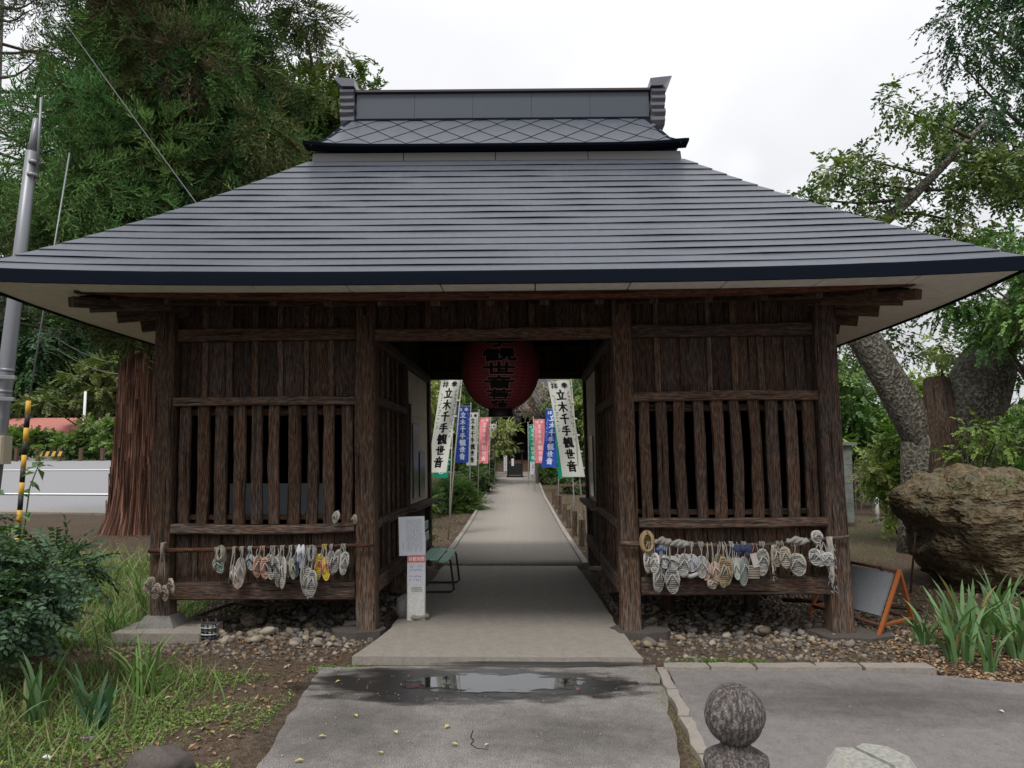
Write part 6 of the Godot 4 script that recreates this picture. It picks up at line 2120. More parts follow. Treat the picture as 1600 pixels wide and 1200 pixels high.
	for i in 17000:
		var x = rr(-3.6, -1.60); var z = rr(-5.85, -3.9)
		var m = sin(x * 4.7 + 0.8) + sin(z * 5.3 + x * 2.0) + 0.5 * sin(x * 11.0 + z * 9.0)
		if m < rr(-1.2, 1.0):
			continue
		xf.append(Transform3D(looking(Vector3(rr(-1, 1), rr(0.0, 0.6), rr(-1, 1))).scaled(Vector3.ONE * rr(0.014, 0.032)), Vector3(x, ground_y(x, z) + rr(0.005, 0.035), z)))
		cols.append([Color(0.17, 0.27, 0.06), Color(0.22, 0.31, 0.08), Color(0.13, 0.20, 0.05)][rng.randi() % 3] * rr(0.7, 1.2))
	for i in 9000:
		var x = rr(-6.5, -3.3); var z = rr(-9.5, -6.6)
		var m = sin(x * 3.1 + 0.3) + sin(z * 2.7 + x)
		if m < rr(-0.2, 1.5):
			continue
		xf.append(Transform3D(looking(Vector3(rr(-1, 1), rr(0.0, 0.6), rr(-1, 1))).scaled(Vector3.ONE * rr(0.02, 0.04)), Vector3(x, ground_y(x, z) + rr(0.0, 0.03), z)))
		cols.append(Color(0.16, 0.24, 0.06) * rr(0.7, 1.2))
	scatter("ground_cover", leaf_mesh(), xf, cols, M.leaf)
	litter("leaf_litter", 7500, func():
		var x = rr(-9.5, -1.5); var z = rr(-16.5, -3.9) if rng.randf() < 0.6 else rr(-6.8, -3.9)
		if z > -6.1 and x > -1.62: return null
		if x > -3.7 and x < -1.3 and z < -7.4: return null
		return Vector3(x, ground_y(x, z), z))

func litter(called: String, n: int, spot: Callable) -> void:
	var xf = []
	var cols = []
	var tones = [Color(0.17, 0.09, 0.05), Color(0.24, 0.14, 0.07), Color(0.30, 0.20, 0.11), Color(0.13, 0.085, 0.055), Color(0.36, 0.29, 0.19)]
	for i in n:
		var p = spot.call()
		if p == null: continue
		xf.append(Transform3D(looking(Vector3(rr(-1, 1), rr(-0.2, 0.25), rr(-1, 1)), rr(-0.5, 0.5)).scaled(Vector3.ONE * rr(0.02, 0.055)), p + Vector3(0, rr(0.003, 0.015), 0)))
		cols.append(tones[rng.randi() % 5] * rr(0.7, 1.2))
	scatter(called, leaf_mesh(), xf, cols, M.dry_leaf)
# ---------------------------------------------------------------- right side
func build_right() -> void:
	# boulder
	var s = st(true)
	var nz = FastNoiseLite.new()
	nz.seed = 23; nz.frequency = 0.55; nz.fractal_octaves = 5
	var nz2 = FastNoiseLite.new()
	nz2.seed = 29; nz2.frequency = 0.9; nz2.noise_type = FastNoiseLite.TYPE_CELLULAR
	var grid = []
	var R = 92
	var S = 150
	for i in R + 1:
		var row = []
		var la = PI * i / R
		for k in S:
			var lo = TAU * k / S
			var d = Vector3(sin(la) * cos(lo), -cos(la), -sin(la) * sin(lo))
			# squared-off block: flat sloping top, undercut foot
			var p = Vector3(signf(d.x) * pow(absf(d.x), 0.75), signf(d.y) * pow(absf(d.y), 0.62), signf(d.z) * pow(absf(d.z), 0.75))
			var q = Vector3(p.x * 1.95, p.y * 0.90, p.z * 1.25)
			q.x += 0.34 * (1.0 - (p.y + 1.0) * 0.5) * (1.0 - p.x) * 0.9
			q.z -= 0.25 * (1.0 - (p.y + 1.0) * 0.5) * maxf(0.0, p.z)
			var bed = 0.05 * sin(q.y * 13.0 + q.x * 1.5 + 2.0 * nz.get_noise_3d(q.x, q.y, q.z))
			var n = 0.17 * nz.get_noise_3d(q.x * 1.3, q.y * 2.0, q.z * 1.3) + 0.10 * nz2.get_noise_3d(q.x * 1.2, q.y * 2.4, q.z) + 0.05 * nz.get_noise_3d(q.x * 5.0, q.y * 8.0, q.z * 5.0)
			var crack = pow(1.0 - absf(nz.get_noise_3d(q.x * 1.1 + 7, q.y * 3.0 + q.x * 0.7, q.z * 1.1)), 14.0)
			var ter = nz.get_noise_3d(q.x * 0.9 + 3, q.y * 3.6, q.z * 0.9) * 5.0
			row.append(q + d * (n + bed * 0.5 - 0.10 * crack + 0.022 * floorf(ter)))
		grid.append(row)
	for i in R:
		for k in S:
			var k2 = (k + 1) % S
			if i > 0: tri(s, grid[i][k], grid[i][k2], grid[i + 1][k2])
			if i < R - 1: tri(s, grid[i][k], grid[i + 1][k2], grid[i + 1][k])
	var o = obj("boulder", s, M.boulder)
	o.position = Vector3(6.12, 0.58, -9.3)
	o.rotation = Vector3(0.05, 0.12, -0.04)
	tag(o, "huge brown mossy boulder with an undercut foot right of the gate", "boulder")
	# moss and leaves on it
	var xf = []
	var cols = []
	for i in 9000:
		var k = rng.randi() % S
		var la = int(rr(R * 0.66, R - 1))
		var p: Vector3 = o.transform * ((grid[la][k] as Vector3).lerp(grid[la][(k + 1) % S], rng.randf()) * 1.0)
		if sin(p.x * 4.0) + sin(p.z * 5.0 + 1.0) + sin(p.y * 7.0) < rr(-0.2, 1.4): continue
		xf.append(Transform3D(looking(Vector3(rr(-1, 1), rr(0, 0.8), rr(-1, 1))).scaled(Vector3.ONE * rr(0.015, 0.035)), p))
		cols.append(Color(0.12, 0.17, 0.05) * rr(0.6, 1.3))
	scatter("boulder_moss", leaf_mesh(), xf, cols, M.leaf)
	build_cherry()
	build_right_trees()
	build_barricade()
	# concrete block shed wall with a mossy top
	var t = thing("concrete_wall", "pale grey concrete wall with mossy cap behind the right end of the gate", "wall", Vector3(6.75, 0, -18.3))
	for i in 2:
		for k in 4:
			s = st()
			box(s, Vector3(-0.95 + i * 1.13 + rr(-0.003, 0.003), 0.06 + 0.22 + k * 0.445, 0), Vector3(1.12, 0.438, 0.3), {"ch": 0.008})
			obj("block", s, M.wall_concrete, t)
	s = st()
	box(s, Vector3(-0.4, 1.87, 0), Vector3(2.5, 0.07, 0.45), {"ch": 0.01})
	obj("coping", s, M.wall_concrete, t)
	moss_patch("moss", Vector3(-0.4, 1.91, 0), 1.3, 0.24, 1500, t)
	s = st(true)
	tube(s, [Vector3(1.28, 0, 0.1), Vector3(1.28, 0.72, 0.1), Vector3(1.24, 0.82, 0.1)], [0.05, 0.05, 0.035], 10)
	obj("drain_pipe", s, M.paint, t)
	# thin picket fence
	t = thing("picket_fence", "thin pale stick fence behind the shrubs right of the concrete wall", "fence", Vector3(8.5, 0.15, -20.5))
	for i in 22:
		s = st()
		beam(s, Vector3(i * 0.14, 0, 0), Vector3(i * 0.14 + rr(-0.02, 0.02), rr(1.0, 1.2), 0), 0.035, 0.03, Vector3(0, 0, 1), {"c": wc(3.2), "segs": 1})
		obj("picket", s, M.wood, t)
	for y in [0.3, 0.85]:
		s = st()
		beam(s, Vector3(-0.1, y, -0.04), Vector3(3.1, y, -0.04), 0.05, 0.03, Vector3.UP, {"c": wc(2.6)})
		obj("rail", s, M.wood, t)
	# iris bed in front of the boulder
	var list = [[3.33, -6.30, 26, 0.54, 0.050, "wide leaved iris clump nearest the side asphalt"], [3.60, -6.62, 30, 0.60, 0.050, "tall iris clump in the middle of the right bed"], [3.92, -6.38, 30, 0.62, 0.050, "iris clump at the right edge of the photo"], [4.10, -7.0, 24, 0.58, 0.044, "iris clump close under the boulder"], [3.32, -6.75, 14, 0.42, 0.040, "small iris clump beside the orange barricade"], [4.35, -6.7, 24, 0.60, 0.046, "iris clump far right before the boulder"], [3.42, -6.02, 14, 0.40, 0.040, "drooping faded iris leaves at the front of the right bed"]]
	for q in list:
		iris(q[5], "iris clumps in the right bed", Vector3(q[0], ground_y(q[0], q[1]) - 0.01, q[1]), q[2], q[3], q[4], Color(0.115, 0.20, 0.085), 0.85)
	moss_patch("ground_moss", Vector3(4.05, 0.04, -5.95), 0.35, 0.12, 900, self)
	moss_patch("ground_moss", Vector3(1.45, 0.006, -6.20), 0.42, 0.10, 420, self)
	var gp1 = [Color(0.15, 0.22, 0.06), Color(0.18, 0.24, 0.08), Color(0.12, 0.17, 0.055)]
	grass("lawn", 9000, func():
		var x = rr(3.0, 11.0); var z = rr(-19.5, -10.5)
		if sin(x * 0.9) + sin(z * 1.9 + 0.7) < rr(-1.4, 0.9): return null
		return Vector3(x, ground_y(x, z) - 0.01, z), 0.04, 0.14, gp1, 0.7)
	grass("near_lawn", 7000, func():
		var x = rr(3.4, 8.0); var z = rr(-18.0, -11.0)
		if sin(x * 1.7 + z * 0.5) + sin(z * 1.3 + 2.0) < rr(-1.2, 0.5): return null
		return Vector3(x, ground_y(x, z) - 0.01, z), 0.03, 0.09, [Color(0.16, 0.28, 0.06), Color(0.20, 0.30, 0.08), Color(0.13, 0.21, 0.06)], 0.8)
	litter("leaf_litter", 7000, func():
		var x = rr(2.2, 6.5); var z = rr(-9.5, -5.5)
		if z > -5.6 - 0.13 * (x - 2.4) - 0.30 and x < 3.0: return null
		return Vector3(x, ground_y(x, z), z))
	litter("bark_chips", 6500, func():
		var x = rr(2.95, 5.2); var z = rr(-7.4, -5.35)
		if z > -6.02 + 0.32 * maxf(0.0, x - 2.5): return null
		return Vector3(x, ground_y(x, z), z))

func build_cherry() -> void:
	var t = thing("cherry_tree", "old lichen covered cherry tree forking behind the boulder with one broken stub", "tree", Vector3(6.5, 0.1, -12.6))
	var s = st(true)
	tube(s, [Vector3(0.1, -0.2, 0), Vector3(0.06, 0.5, 0), Vector3(0.0, 1.2, 0), Vector3(-0.02, 1.75, 0), Vector3(-0.1, 2.0, 0)], [0.72, 0.58, 0.50, 0.46, 0.30], 20, true, Color.WHITE, Color.WHITE, 0.06)
	obj("trunk", s, M.grey_bark, t)
	s = st(true)
	tube(s, [Vector3(0.05, 1.3, 0.05), Vector3(-0.28, 2.0, 0.05), Vector3(-0.62, 2.7, 0.0), Vector3(-1.0, 3.4, 0.0), Vector3(-1.32, 3.95, -0.1), Vector3(-1.3, 4.6, -0.2), Vector3(-0.75, 5.2, -0.3), Vector3(0.0, 5.85, -0.3), Vector3(0.65, 6.5, -0.2), Vector3(1.2, 7.1, 0)], [0.34, 0.30, 0.27, 0.25, 0.21, 0.15, 0.10, 0.09, 0.06, 0.025], 14, true, Color.WHITE, Color.WHITE, 0.06)
	obj("limb", s, M.grey_bark, t)
	s = st(true)
	tube(s, [Vector3(0.1, 1.2, 0), Vector3(0.42, 1.9, 0.05), Vector3(0.66, 2.4, 0.05), Vector3(0.90, 2.9, 0.0), Vector3(1.25, 3.5, -0.1), Vector3(1.9, 4.6, -0.3)], [0.36, 0.40, 0.47, 0.44, 0.26, 0.08], 16, true, Color.WHITE, Color.WHITE, 0.12)
	obj("limb", s, M.grey_bark, t)
	# broken stub of bare reddish wood
	s = st(true)
	tube(s, [Vector3(-0.06, 0.4, 0.42), Vector3(-0.05, 1.2, 0.40), Vector3(-0.02, 2.0, 0.30), Vector3(0.0, 2.72, 0.18)], [0.24, 0.25, 0.23, 0.19], 11, true, Color(1, 1, 1), Color(1.15, 1.0, 0.95), 0.14)
	obj("broken_stub", s, mat("torn_wood", Color(0.80, 0.76, 0.74), 0.95, {"tex": M.wood.albedo_texture, "uv": Vector3(2.5, 0.6, 1), "bump": M.wood.heightmap_texture, "bs": 2.0}), t)
	s = st()
	for i in 9:
		var a = TAU * i / 9.0 + rr(-0.3, 0.3)
		beam(s, Vector3(cos(a) * 0.13, 2.45, 0.18 + sin(a) * 0.13), Vector3(cos(a) * 0.12, 2.66 + 0.12 * cos(a) + rr(0, 0.10), 0.18 + sin(a) * 0.15), 0.08, 0.03, Vector3(0, 0, 1), {"taper": 0.3, "c": Color(1.1, 0.9, 0.8), "segs": 2})
	obj("splinters", s, M.torn_wood, t).set_meta("kind", "stuff")
	# side branches and leaves
	var spray = spray_mesh(10, 0.36, 0.11, 0.27, 0.55, 33)
	var cl = []
	var twigs = st(true)
	var starts = [[Vector3(0.65, 6.5, -0.2), Vector3(0.7, 0.3, 0)], [Vector3(0.2, 6.0, -0.3), Vector3(-1.7, 0.35, 0.2)], [Vector3(0.0, 5.85, -0.3), Vector3(-2.2, -0.1, 0.4)], [Vector3(-0.4, 5.5, -0.3), Vector3(-1.6, -0.35, 0.3)], [Vector3(0.4, 6.25, -0.3), Vector3(-1.2, 0.6, -0.4)], [Vector3(0.6, 6.5, -0.2), Vector3(1.3, -0.6, 0.3)], [Vector3(-0.7, 5.2, -0.3), Vector3(1.5, -0.35, 0.5)], [Vector3(-0.2, 5.6, -0.3), Vector3(1.7, -0.3, -0.3)], [Vector3(-1.3, 4.6, -0.2), Vector3(-1.7, 0.2, 0.2)], [Vector3(-1.3, 4.7, -0.2), Vector3(-2.4, 0.55, -0.3)], [Vector3(0.2, 6.0, -0.3), Vector3(1.6, 0.25, 0.4)], [Vector3(-1.2, 4.9, -0.2), Vector3(1.2, -0.4, 0.6)], [Vector3(0.9, 6.8, 0), Vector3(-1.5, 0.5, 0.2)]]
	for q in starts:
		var a: Vector3 = q[0]; var b: Vector3 = a + (q[1] as Vector3) * rr(0.9, 1.1)
		limb(twigs, a, b, 0.035, 0.006, 0.12, 5)
		for i in 7:
			var f = 0.25 + 0.75 * i / 6.0
			cl.append([a.lerp(b, f) + Vector3(rr(-0.2, 0.2), rr(-0.2, 0.12), rr(-0.25, 0.25)), Vector3(0.30, 0.17, 0.30), 13])
	for i in 40:
		cl.append([Vector3(rr(-1.6, 2.6), rr(3.2, 4.7), rr(-2.0, -0.4)), Vector3(0.35, 0.25, 0.35), 11])
	obj("branches", twigs, M.twig, t).set_meta("kind", "stuff")
	var xf = []
	var cols = []
	clump_xf(cl, 0.65, 1.1, 0.6, [Color(0.13, 0.17, 0.06), Color(0.10, 0.14, 0.05), Color(0.16, 0.19, 0.08), Color(0.09, 0.14, 0.06)], xf, cols)
	scatter("foliage", spray, xf, cols, M.leaf, t)

func build_right_trees() -> void:
	# dark tree hanging in from the upper right
	var spray = spray_mesh(13, 0.45, 0.12, 0.26, 0.7, 41)
	var cl = []
	for i in 120:
		var y = rr(6.0, 13.5)
		var reach = lerpf(1.9, 2.9, smoothstep(6.0, 9.0, y))
		var a = rr(0, TAU)
		var r = reach * sqrt(rr(0.05, 1.0))
		cl.append([Vector3(cos(a) * r, y, sin(a) * r), Vector3(0.55, 0.42, 0.55), 30])
	tree("dark_leafy_tree", "dark green tree with drooping foliage in the upper right corner", "", Vector3(12.2, 0.1, -16.2), [Vector3.ZERO, Vector3(0.1, 5, 0), Vector3(0.0, 13, 0)], [0.3, 0.24, 0.08], cl, spray, M.grey_bark, M.leaf, [Color(0.045, 0.085, 0.045), Color(0.035, 0.07, 0.04), Color(0.06, 0.11, 0.05)], {"down": 0.8, "s0": 0.7, "s1": 1.2})
	# fresh green maple over the boulder
	var maple = spray_mesh(15, 0.28, 0.062, 0.40, 0.3, 43)
	cl = []
	for i in 80:
		var mx = rr(-0.75, 1.7)
		cl.append([Vector3(mx, rr(3.0 - 0.5 * smoothstep(0.2, 1.0, mx), 4.6), rr(-1.1, 1.0)), Vector3(0.34, 0.14, 0.34), 26])
	tree("maple_tree", "fresh green maple with layered leaves above the boulder at the right edge", "", Vector3(7.1, 0.1, -11.0), [Vector3.ZERO, Vector3(0.2, 1.5, 0), Vector3(0.1, 3.0, 0), Vector3(0, 4.2, 0)], [0.12, 0.10, 0.06, 0.02], cl, maple, M.twig, M.leaf, [Color(0.085, 0.17, 0.045), Color(0.065, 0.13, 0.04), Color(0.12, 0.20, 0.06)], {"down": 0.25, "s0": 0.7, "s1": 1.1})
	cl = []
	for i in 22:
		cl.append([Vector3(rr(-0.4, 1.3), rr(0.3, 0.85), rr(-0.5, 0.5)), Vector3(0.26, 0.06, 0.26), 11])
	tree("young_maple", "low pale green maple sprays with thin dark stems growing behind the boulder top", "", Vector3(6.6, 1.25, -11.2), [Vector3(-0.6, -1.1, 0), Vector3(-0.3, 0.2, 0), Vector3(0.1, 0.9, 0)], [0.03, 0.022, 0.008], cl, maple, M.twig, M.leaf, [Color(0.17, 0.25, 0.06), Color(0.21, 0.28, 0.09), Color(0.13, 0.2, 0.05)], {"down": 0.1, "s0": 0.6, "s1": 1.0, "sides": 6})
	# hedge-like trees and shrubs filling the background behind the wall
	var sp = spray_mesh(11, 0.42, 0.13, 0.32, 0.3, 45)
	var pal = [[Color(0.18, 0.27, 0.07), Color(0.24, 0.31, 0.09), Color(0.28, 0.31, 0.11)], [Color(0.09, 0.17, 0.055), Color(0.13, 0.21, 0.07)], [Color(0.25, 0.29, 0.10), Color(0.18, 0.25, 0.075)]]
	var list = [[7.3, -22.5, 1.6, 2.3, 0, "yellow green tree behind the concrete wall beside the right post"], [9.6, -23.5, 1.7, 2.6, 1, "dark green tree seen through the cherry fork"], [11.6, -22.0, 1.6, 2.4, 2, "pale green tree behind the cherry's thick right limb"], [13.8, -20.5, 1.8, 1.3, 1, "dark tree at the right edge behind the maple"], [5.2, -24.0, 1.5, 2.3, 0, "light green tree mostly hidden behind the gate's right end"], [16.5, -24.0, 2.2, 1.5, 2, "pale tree at the far right background"]]
	for q in list:
		cl = crown_clumps(Vector3(0, q[3], 0), Vector3(q[2], q[3] * 0.95, q[2]), 46, 0.5, 34, 0.3)
		tree("leafy_tree", q[5], "background trees right of the gate", Vector3(q[0], 0.2, q[1]), [Vector3.ZERO, Vector3(0.1, q[3], 0), Vector3(0, q[3] * 1.7, 0)], [0.12, 0.09, 0.03], cl, sp, M.grey_bark, M.leaf, pal[q[4]], {"s0": 0.7, "s1": 1.15})
	shrub("light green shrub between the concrete wall and the cherry trunk", "", Vector3(7.1, 0.1, -15.0), Vector3(0.6, 1.15, 0.5), 1000, sp, pal[0], {"s0": 0.5, "s1": 0.9})
	shrub("low dark green shrub right of the cherry trunk behind the boulder", "", Vector3(8.3, 0.3, -12.8), Vector3(0.9, 0.7, 0.6), 800, sp, pal[1], {"s0": 0.45, "s1": 0.8})
	shrub("twiggy shrub in front of the pale stick fence", "", Vector3(8.9, 0.1, -16.8), Vector3(0.5, 0.6, 0.4), 330, sp, pal[2], {"s0": 0.45, "s1": 0.75})

func build_barricade() -> void:
	var t = thing("barricade", "orange steel sawhorse barricade with a blank grey panel beside the right post", "barricade", Vector3(3.3, 0.02, -7.2))
	var orange = Color(0.50, 0.19, 0.055)
	var brown = Color(0.16, 0.09, 0.06)
	var ap = [Vector3(0.05, 0.53, 0.0), Vector3(-0.24, 0.53, -0.88)]
	var f1 = [Vector3(-0.25, 0, 0.20), Vector3(-0.54, 0, -0.68)]
	var f2 = [Vector3(0.24, 0, -0.17), Vector3(-0.05, 0, -1.05)]
	for k in 2:
		for f in [f1[k], f2[k]]:
			var s = st()
			beam(s, f, ap[k] + (ap[k] - f).normalized() * 0.01, 0.034, 0.03, Vector3.UP, {"c": orange, "segs": 1, "jit": 0.0, "ch": 0.004})
			obj("leg", s, M.rusty, t)
		var s2 = st()
		beam(s2, f1[k].lerp(ap[k], 0.16), f2[k].lerp(ap[k], 0.16), 0.028, 0.024, Vector3.UP, {"c": orange, "segs": 1, "jit": 0.0})
		obj("cross_brace", s2, M.rusty, t)
	for q in [[ap[0], ap[1], 0.0], [f1[0].lerp(ap[0], 0.16), f1[1].lerp(ap[1], 0.16), 0.0], [f2[0].lerp(ap[0], 0.16), f2[1].lerp(ap[1], 0.16), 0.0]]:
		var s = st(true)
		tube(s, [q[0], q[1]], [0.015], 8, true, brown, brown)
		obj("rail", s, M.rusty, t)
	var a: Vector3 = ap[0].lerp(f1[0], 0.06); var b: Vector3 = ap[1].lerp(f1[1], 0.06)
	var c: Vector3 = ap[1].lerp(f1[1], 0.72); var d: Vector3 = ap[0].lerp(f1[0], 0.72)
	var ins = (b - a) * 0.06
	var s3 = st()
	var nrm = (b - a).cross(d - a).normalized() * 0.012
	a += ins; d += ins; b -= ins; c -= ins
	quad(s3, a + nrm, b + nrm, c + nrm, d + nrm)
	quad(s3, b - nrm, a - nrm, d - nrm, c - nrm)
	for e in [[a, b], [b, c], [c, d], [d, a]]:
		quad(s3, e[0] - nrm, e[1] - nrm, e[1] + nrm, e[0] + nrm)
	obj("panel", s3, mat("panel_grey", lin(0.20, 0.21, 0.23), 0.55, {"tex": M.paint.albedo_texture, "tri": Vector3(1.5, 1.5, 1.5)}), t)
	for k in 2:
		var s = st(true)
		var p = a.lerp(b, 0.2 + 0.5 * k)
		tube(s, [p + Vector3(0, 0.05, 0), p + Vector3(0.01, 0.0, 0.015), p + Vector3(0.0, -0.05, 0.015)], [0.012], 6, true, Color(0.03, 0.03, 0.03), Color(0.03, 0.03, 0.03))
		obj("hook", s, M.rusty, t)
	# loose poles lying behind
	var labels = ["weathered pole lying on the ground through the orange barricade", "thin dark pole leaning against the boulder behind the barricade"]
	var ends = [[Vector3(2.7, 0.06, -8.5), Vector3(3.9, 0.07, -7.9)], [Vector3(4.30, 0.05, -9.0), Vector3(4.52, 0.72, -9.25)]]
	for k in 2:
		var s = st(true)
		tube(s, [ends[k][0], (ends[k][0] + ends[k][1]) * 0.5 + Vector3(0, 0.02, 0), ends[k][1]], [0.025, 0.022, 0.018] if k == 0 else [0.012, 0.011, 0.009], 7, true, Color(0.6, 0.45, 0.35), Color(0.5, 0.4, 0.3), 0.08)
		tag(obj("loose_pole", s, M.wood), labels[k], "pole")
# ---------------------------------------------------------------- beyond the gate
func banner_tex(w: int, h: int, ground: Color, ink: Color, text: String, brush: float) -> ImageTexture:
	var im = Image.create(w, h, false, Image.FORMAT_RGB8)
	im.fill(ground)
	var cell = w * 0.46
	var top = w * 0.42
	glyph(im, "奉", Vector2(w * 0.58, w * 0.10), Vector2(w * 0.30, w * 0.26), brush * 0.55, ink, 0.6)
	glyph(im, "拝", Vector2(w * 0.12, w * 0.10), Vector2(w * 0.30, w * 0.26), brush * 0.55, ink, 0.6)
	var step = (h - top - w * 0.16) / text.length()
	for i in text.length():
		glyph(im, text[i], Vector2(w * 0.5 - cell / 2, top + i * step), Vector2(cell, step * 0.86), brush, ink, 1.2)
	scribble(im, Rect2(w * 0.80, w * 0.45, w * 0.17, h * 0.55), w, w * 0.13, ink.lerp(ground, 0.25))
	scribble(im, Rect2(w * 0.07, w * 0.60, w * 0.17, h * 0.42), w, w * 0.12, ink.lerp(ground, 0.25))
	return tex(im)

func banner(label: String, top: Vector3, bottom: Vector3, w: float, m: Material, edge_right: bool, wave: float, pole_c: Color) -> void:
	# cloth hung between top and bottom centre, tied to a bamboo pole on one side
	var t = thing("banner", label, "banner", Vector3(bottom.x, lift(bottom.x, bottom.z), bottom.z), "banners along the path")
	var s = st(true)
	var n = 14
	var g = []
	for j in n + 1:
		var f = float(j) / n
		var row = []
		for i in 5:
			var u = i / 4.0 - 0.5
			var c = top.lerp(bottom, f)
			var z = wave * (0.05 * sin(f * 6.0 + u * 3.0) + 0.03 * sin(u * 9.0 + f * 4.0))
			row.append([c + Vector3(u * w * (1.0 - 0.06 * wave * sin(f * PI)), 0, z) - t.position, Vector2(u + 0.5, f)])
		g.append(row)
	for j in n:
		for i in 4:
			quad(s, g[j + 1][i][0], g[j + 1][i + 1][0], g[j][i + 1][0], g[j][i][0], g[j + 1][i][1], g[j + 1][i + 1][1], g[j][i + 1][1], g[j][i][1])
	obj("cloth", s, m, t)
	var side = 0.5 if edge_right else -0.5
	var pt = top - t.position + Vector3(side * w * 1.12, 0.12, -0.02)
	var foot = bottom - t.position + Vector3(side * w * 1.12, 0, -0.02)
	foot.y = -0.1
	s = st(true)
	tube(s, [foot, foot.lerp(pt, 0.5) + Vector3(rr(-0.02, 0.02), 0, 0), pt], [0.016, 0.014, 0.010], 8, true, pole_c, pole_c)
	obj("pole", s, M.paint, t)
	s = st(true)
	tube(s, [pt - Vector3(0, 0.11, 0), pt - Vector3(side * w * 2.2, 0.11, 0)], [0.007], 5, true, pole_c, pole_c)
	obj("cross_rod", s, M.paint, t)
	for k in 6:
		s = st()
		var f = 0.06 + k * 0.17
		var p = (top.lerp(bottom, f) - t.position) + Vector3(side * w * 1.03, 0, 0)
		box(s, p, Vector3(w * 0.12, 0.03, 0.008))
		obj("tie_loop", s, M.get("cloth_white") if M.has("cloth_white") else mat("cloth_white", lin(0.6, 0.6, 0.57), 0.9), t)

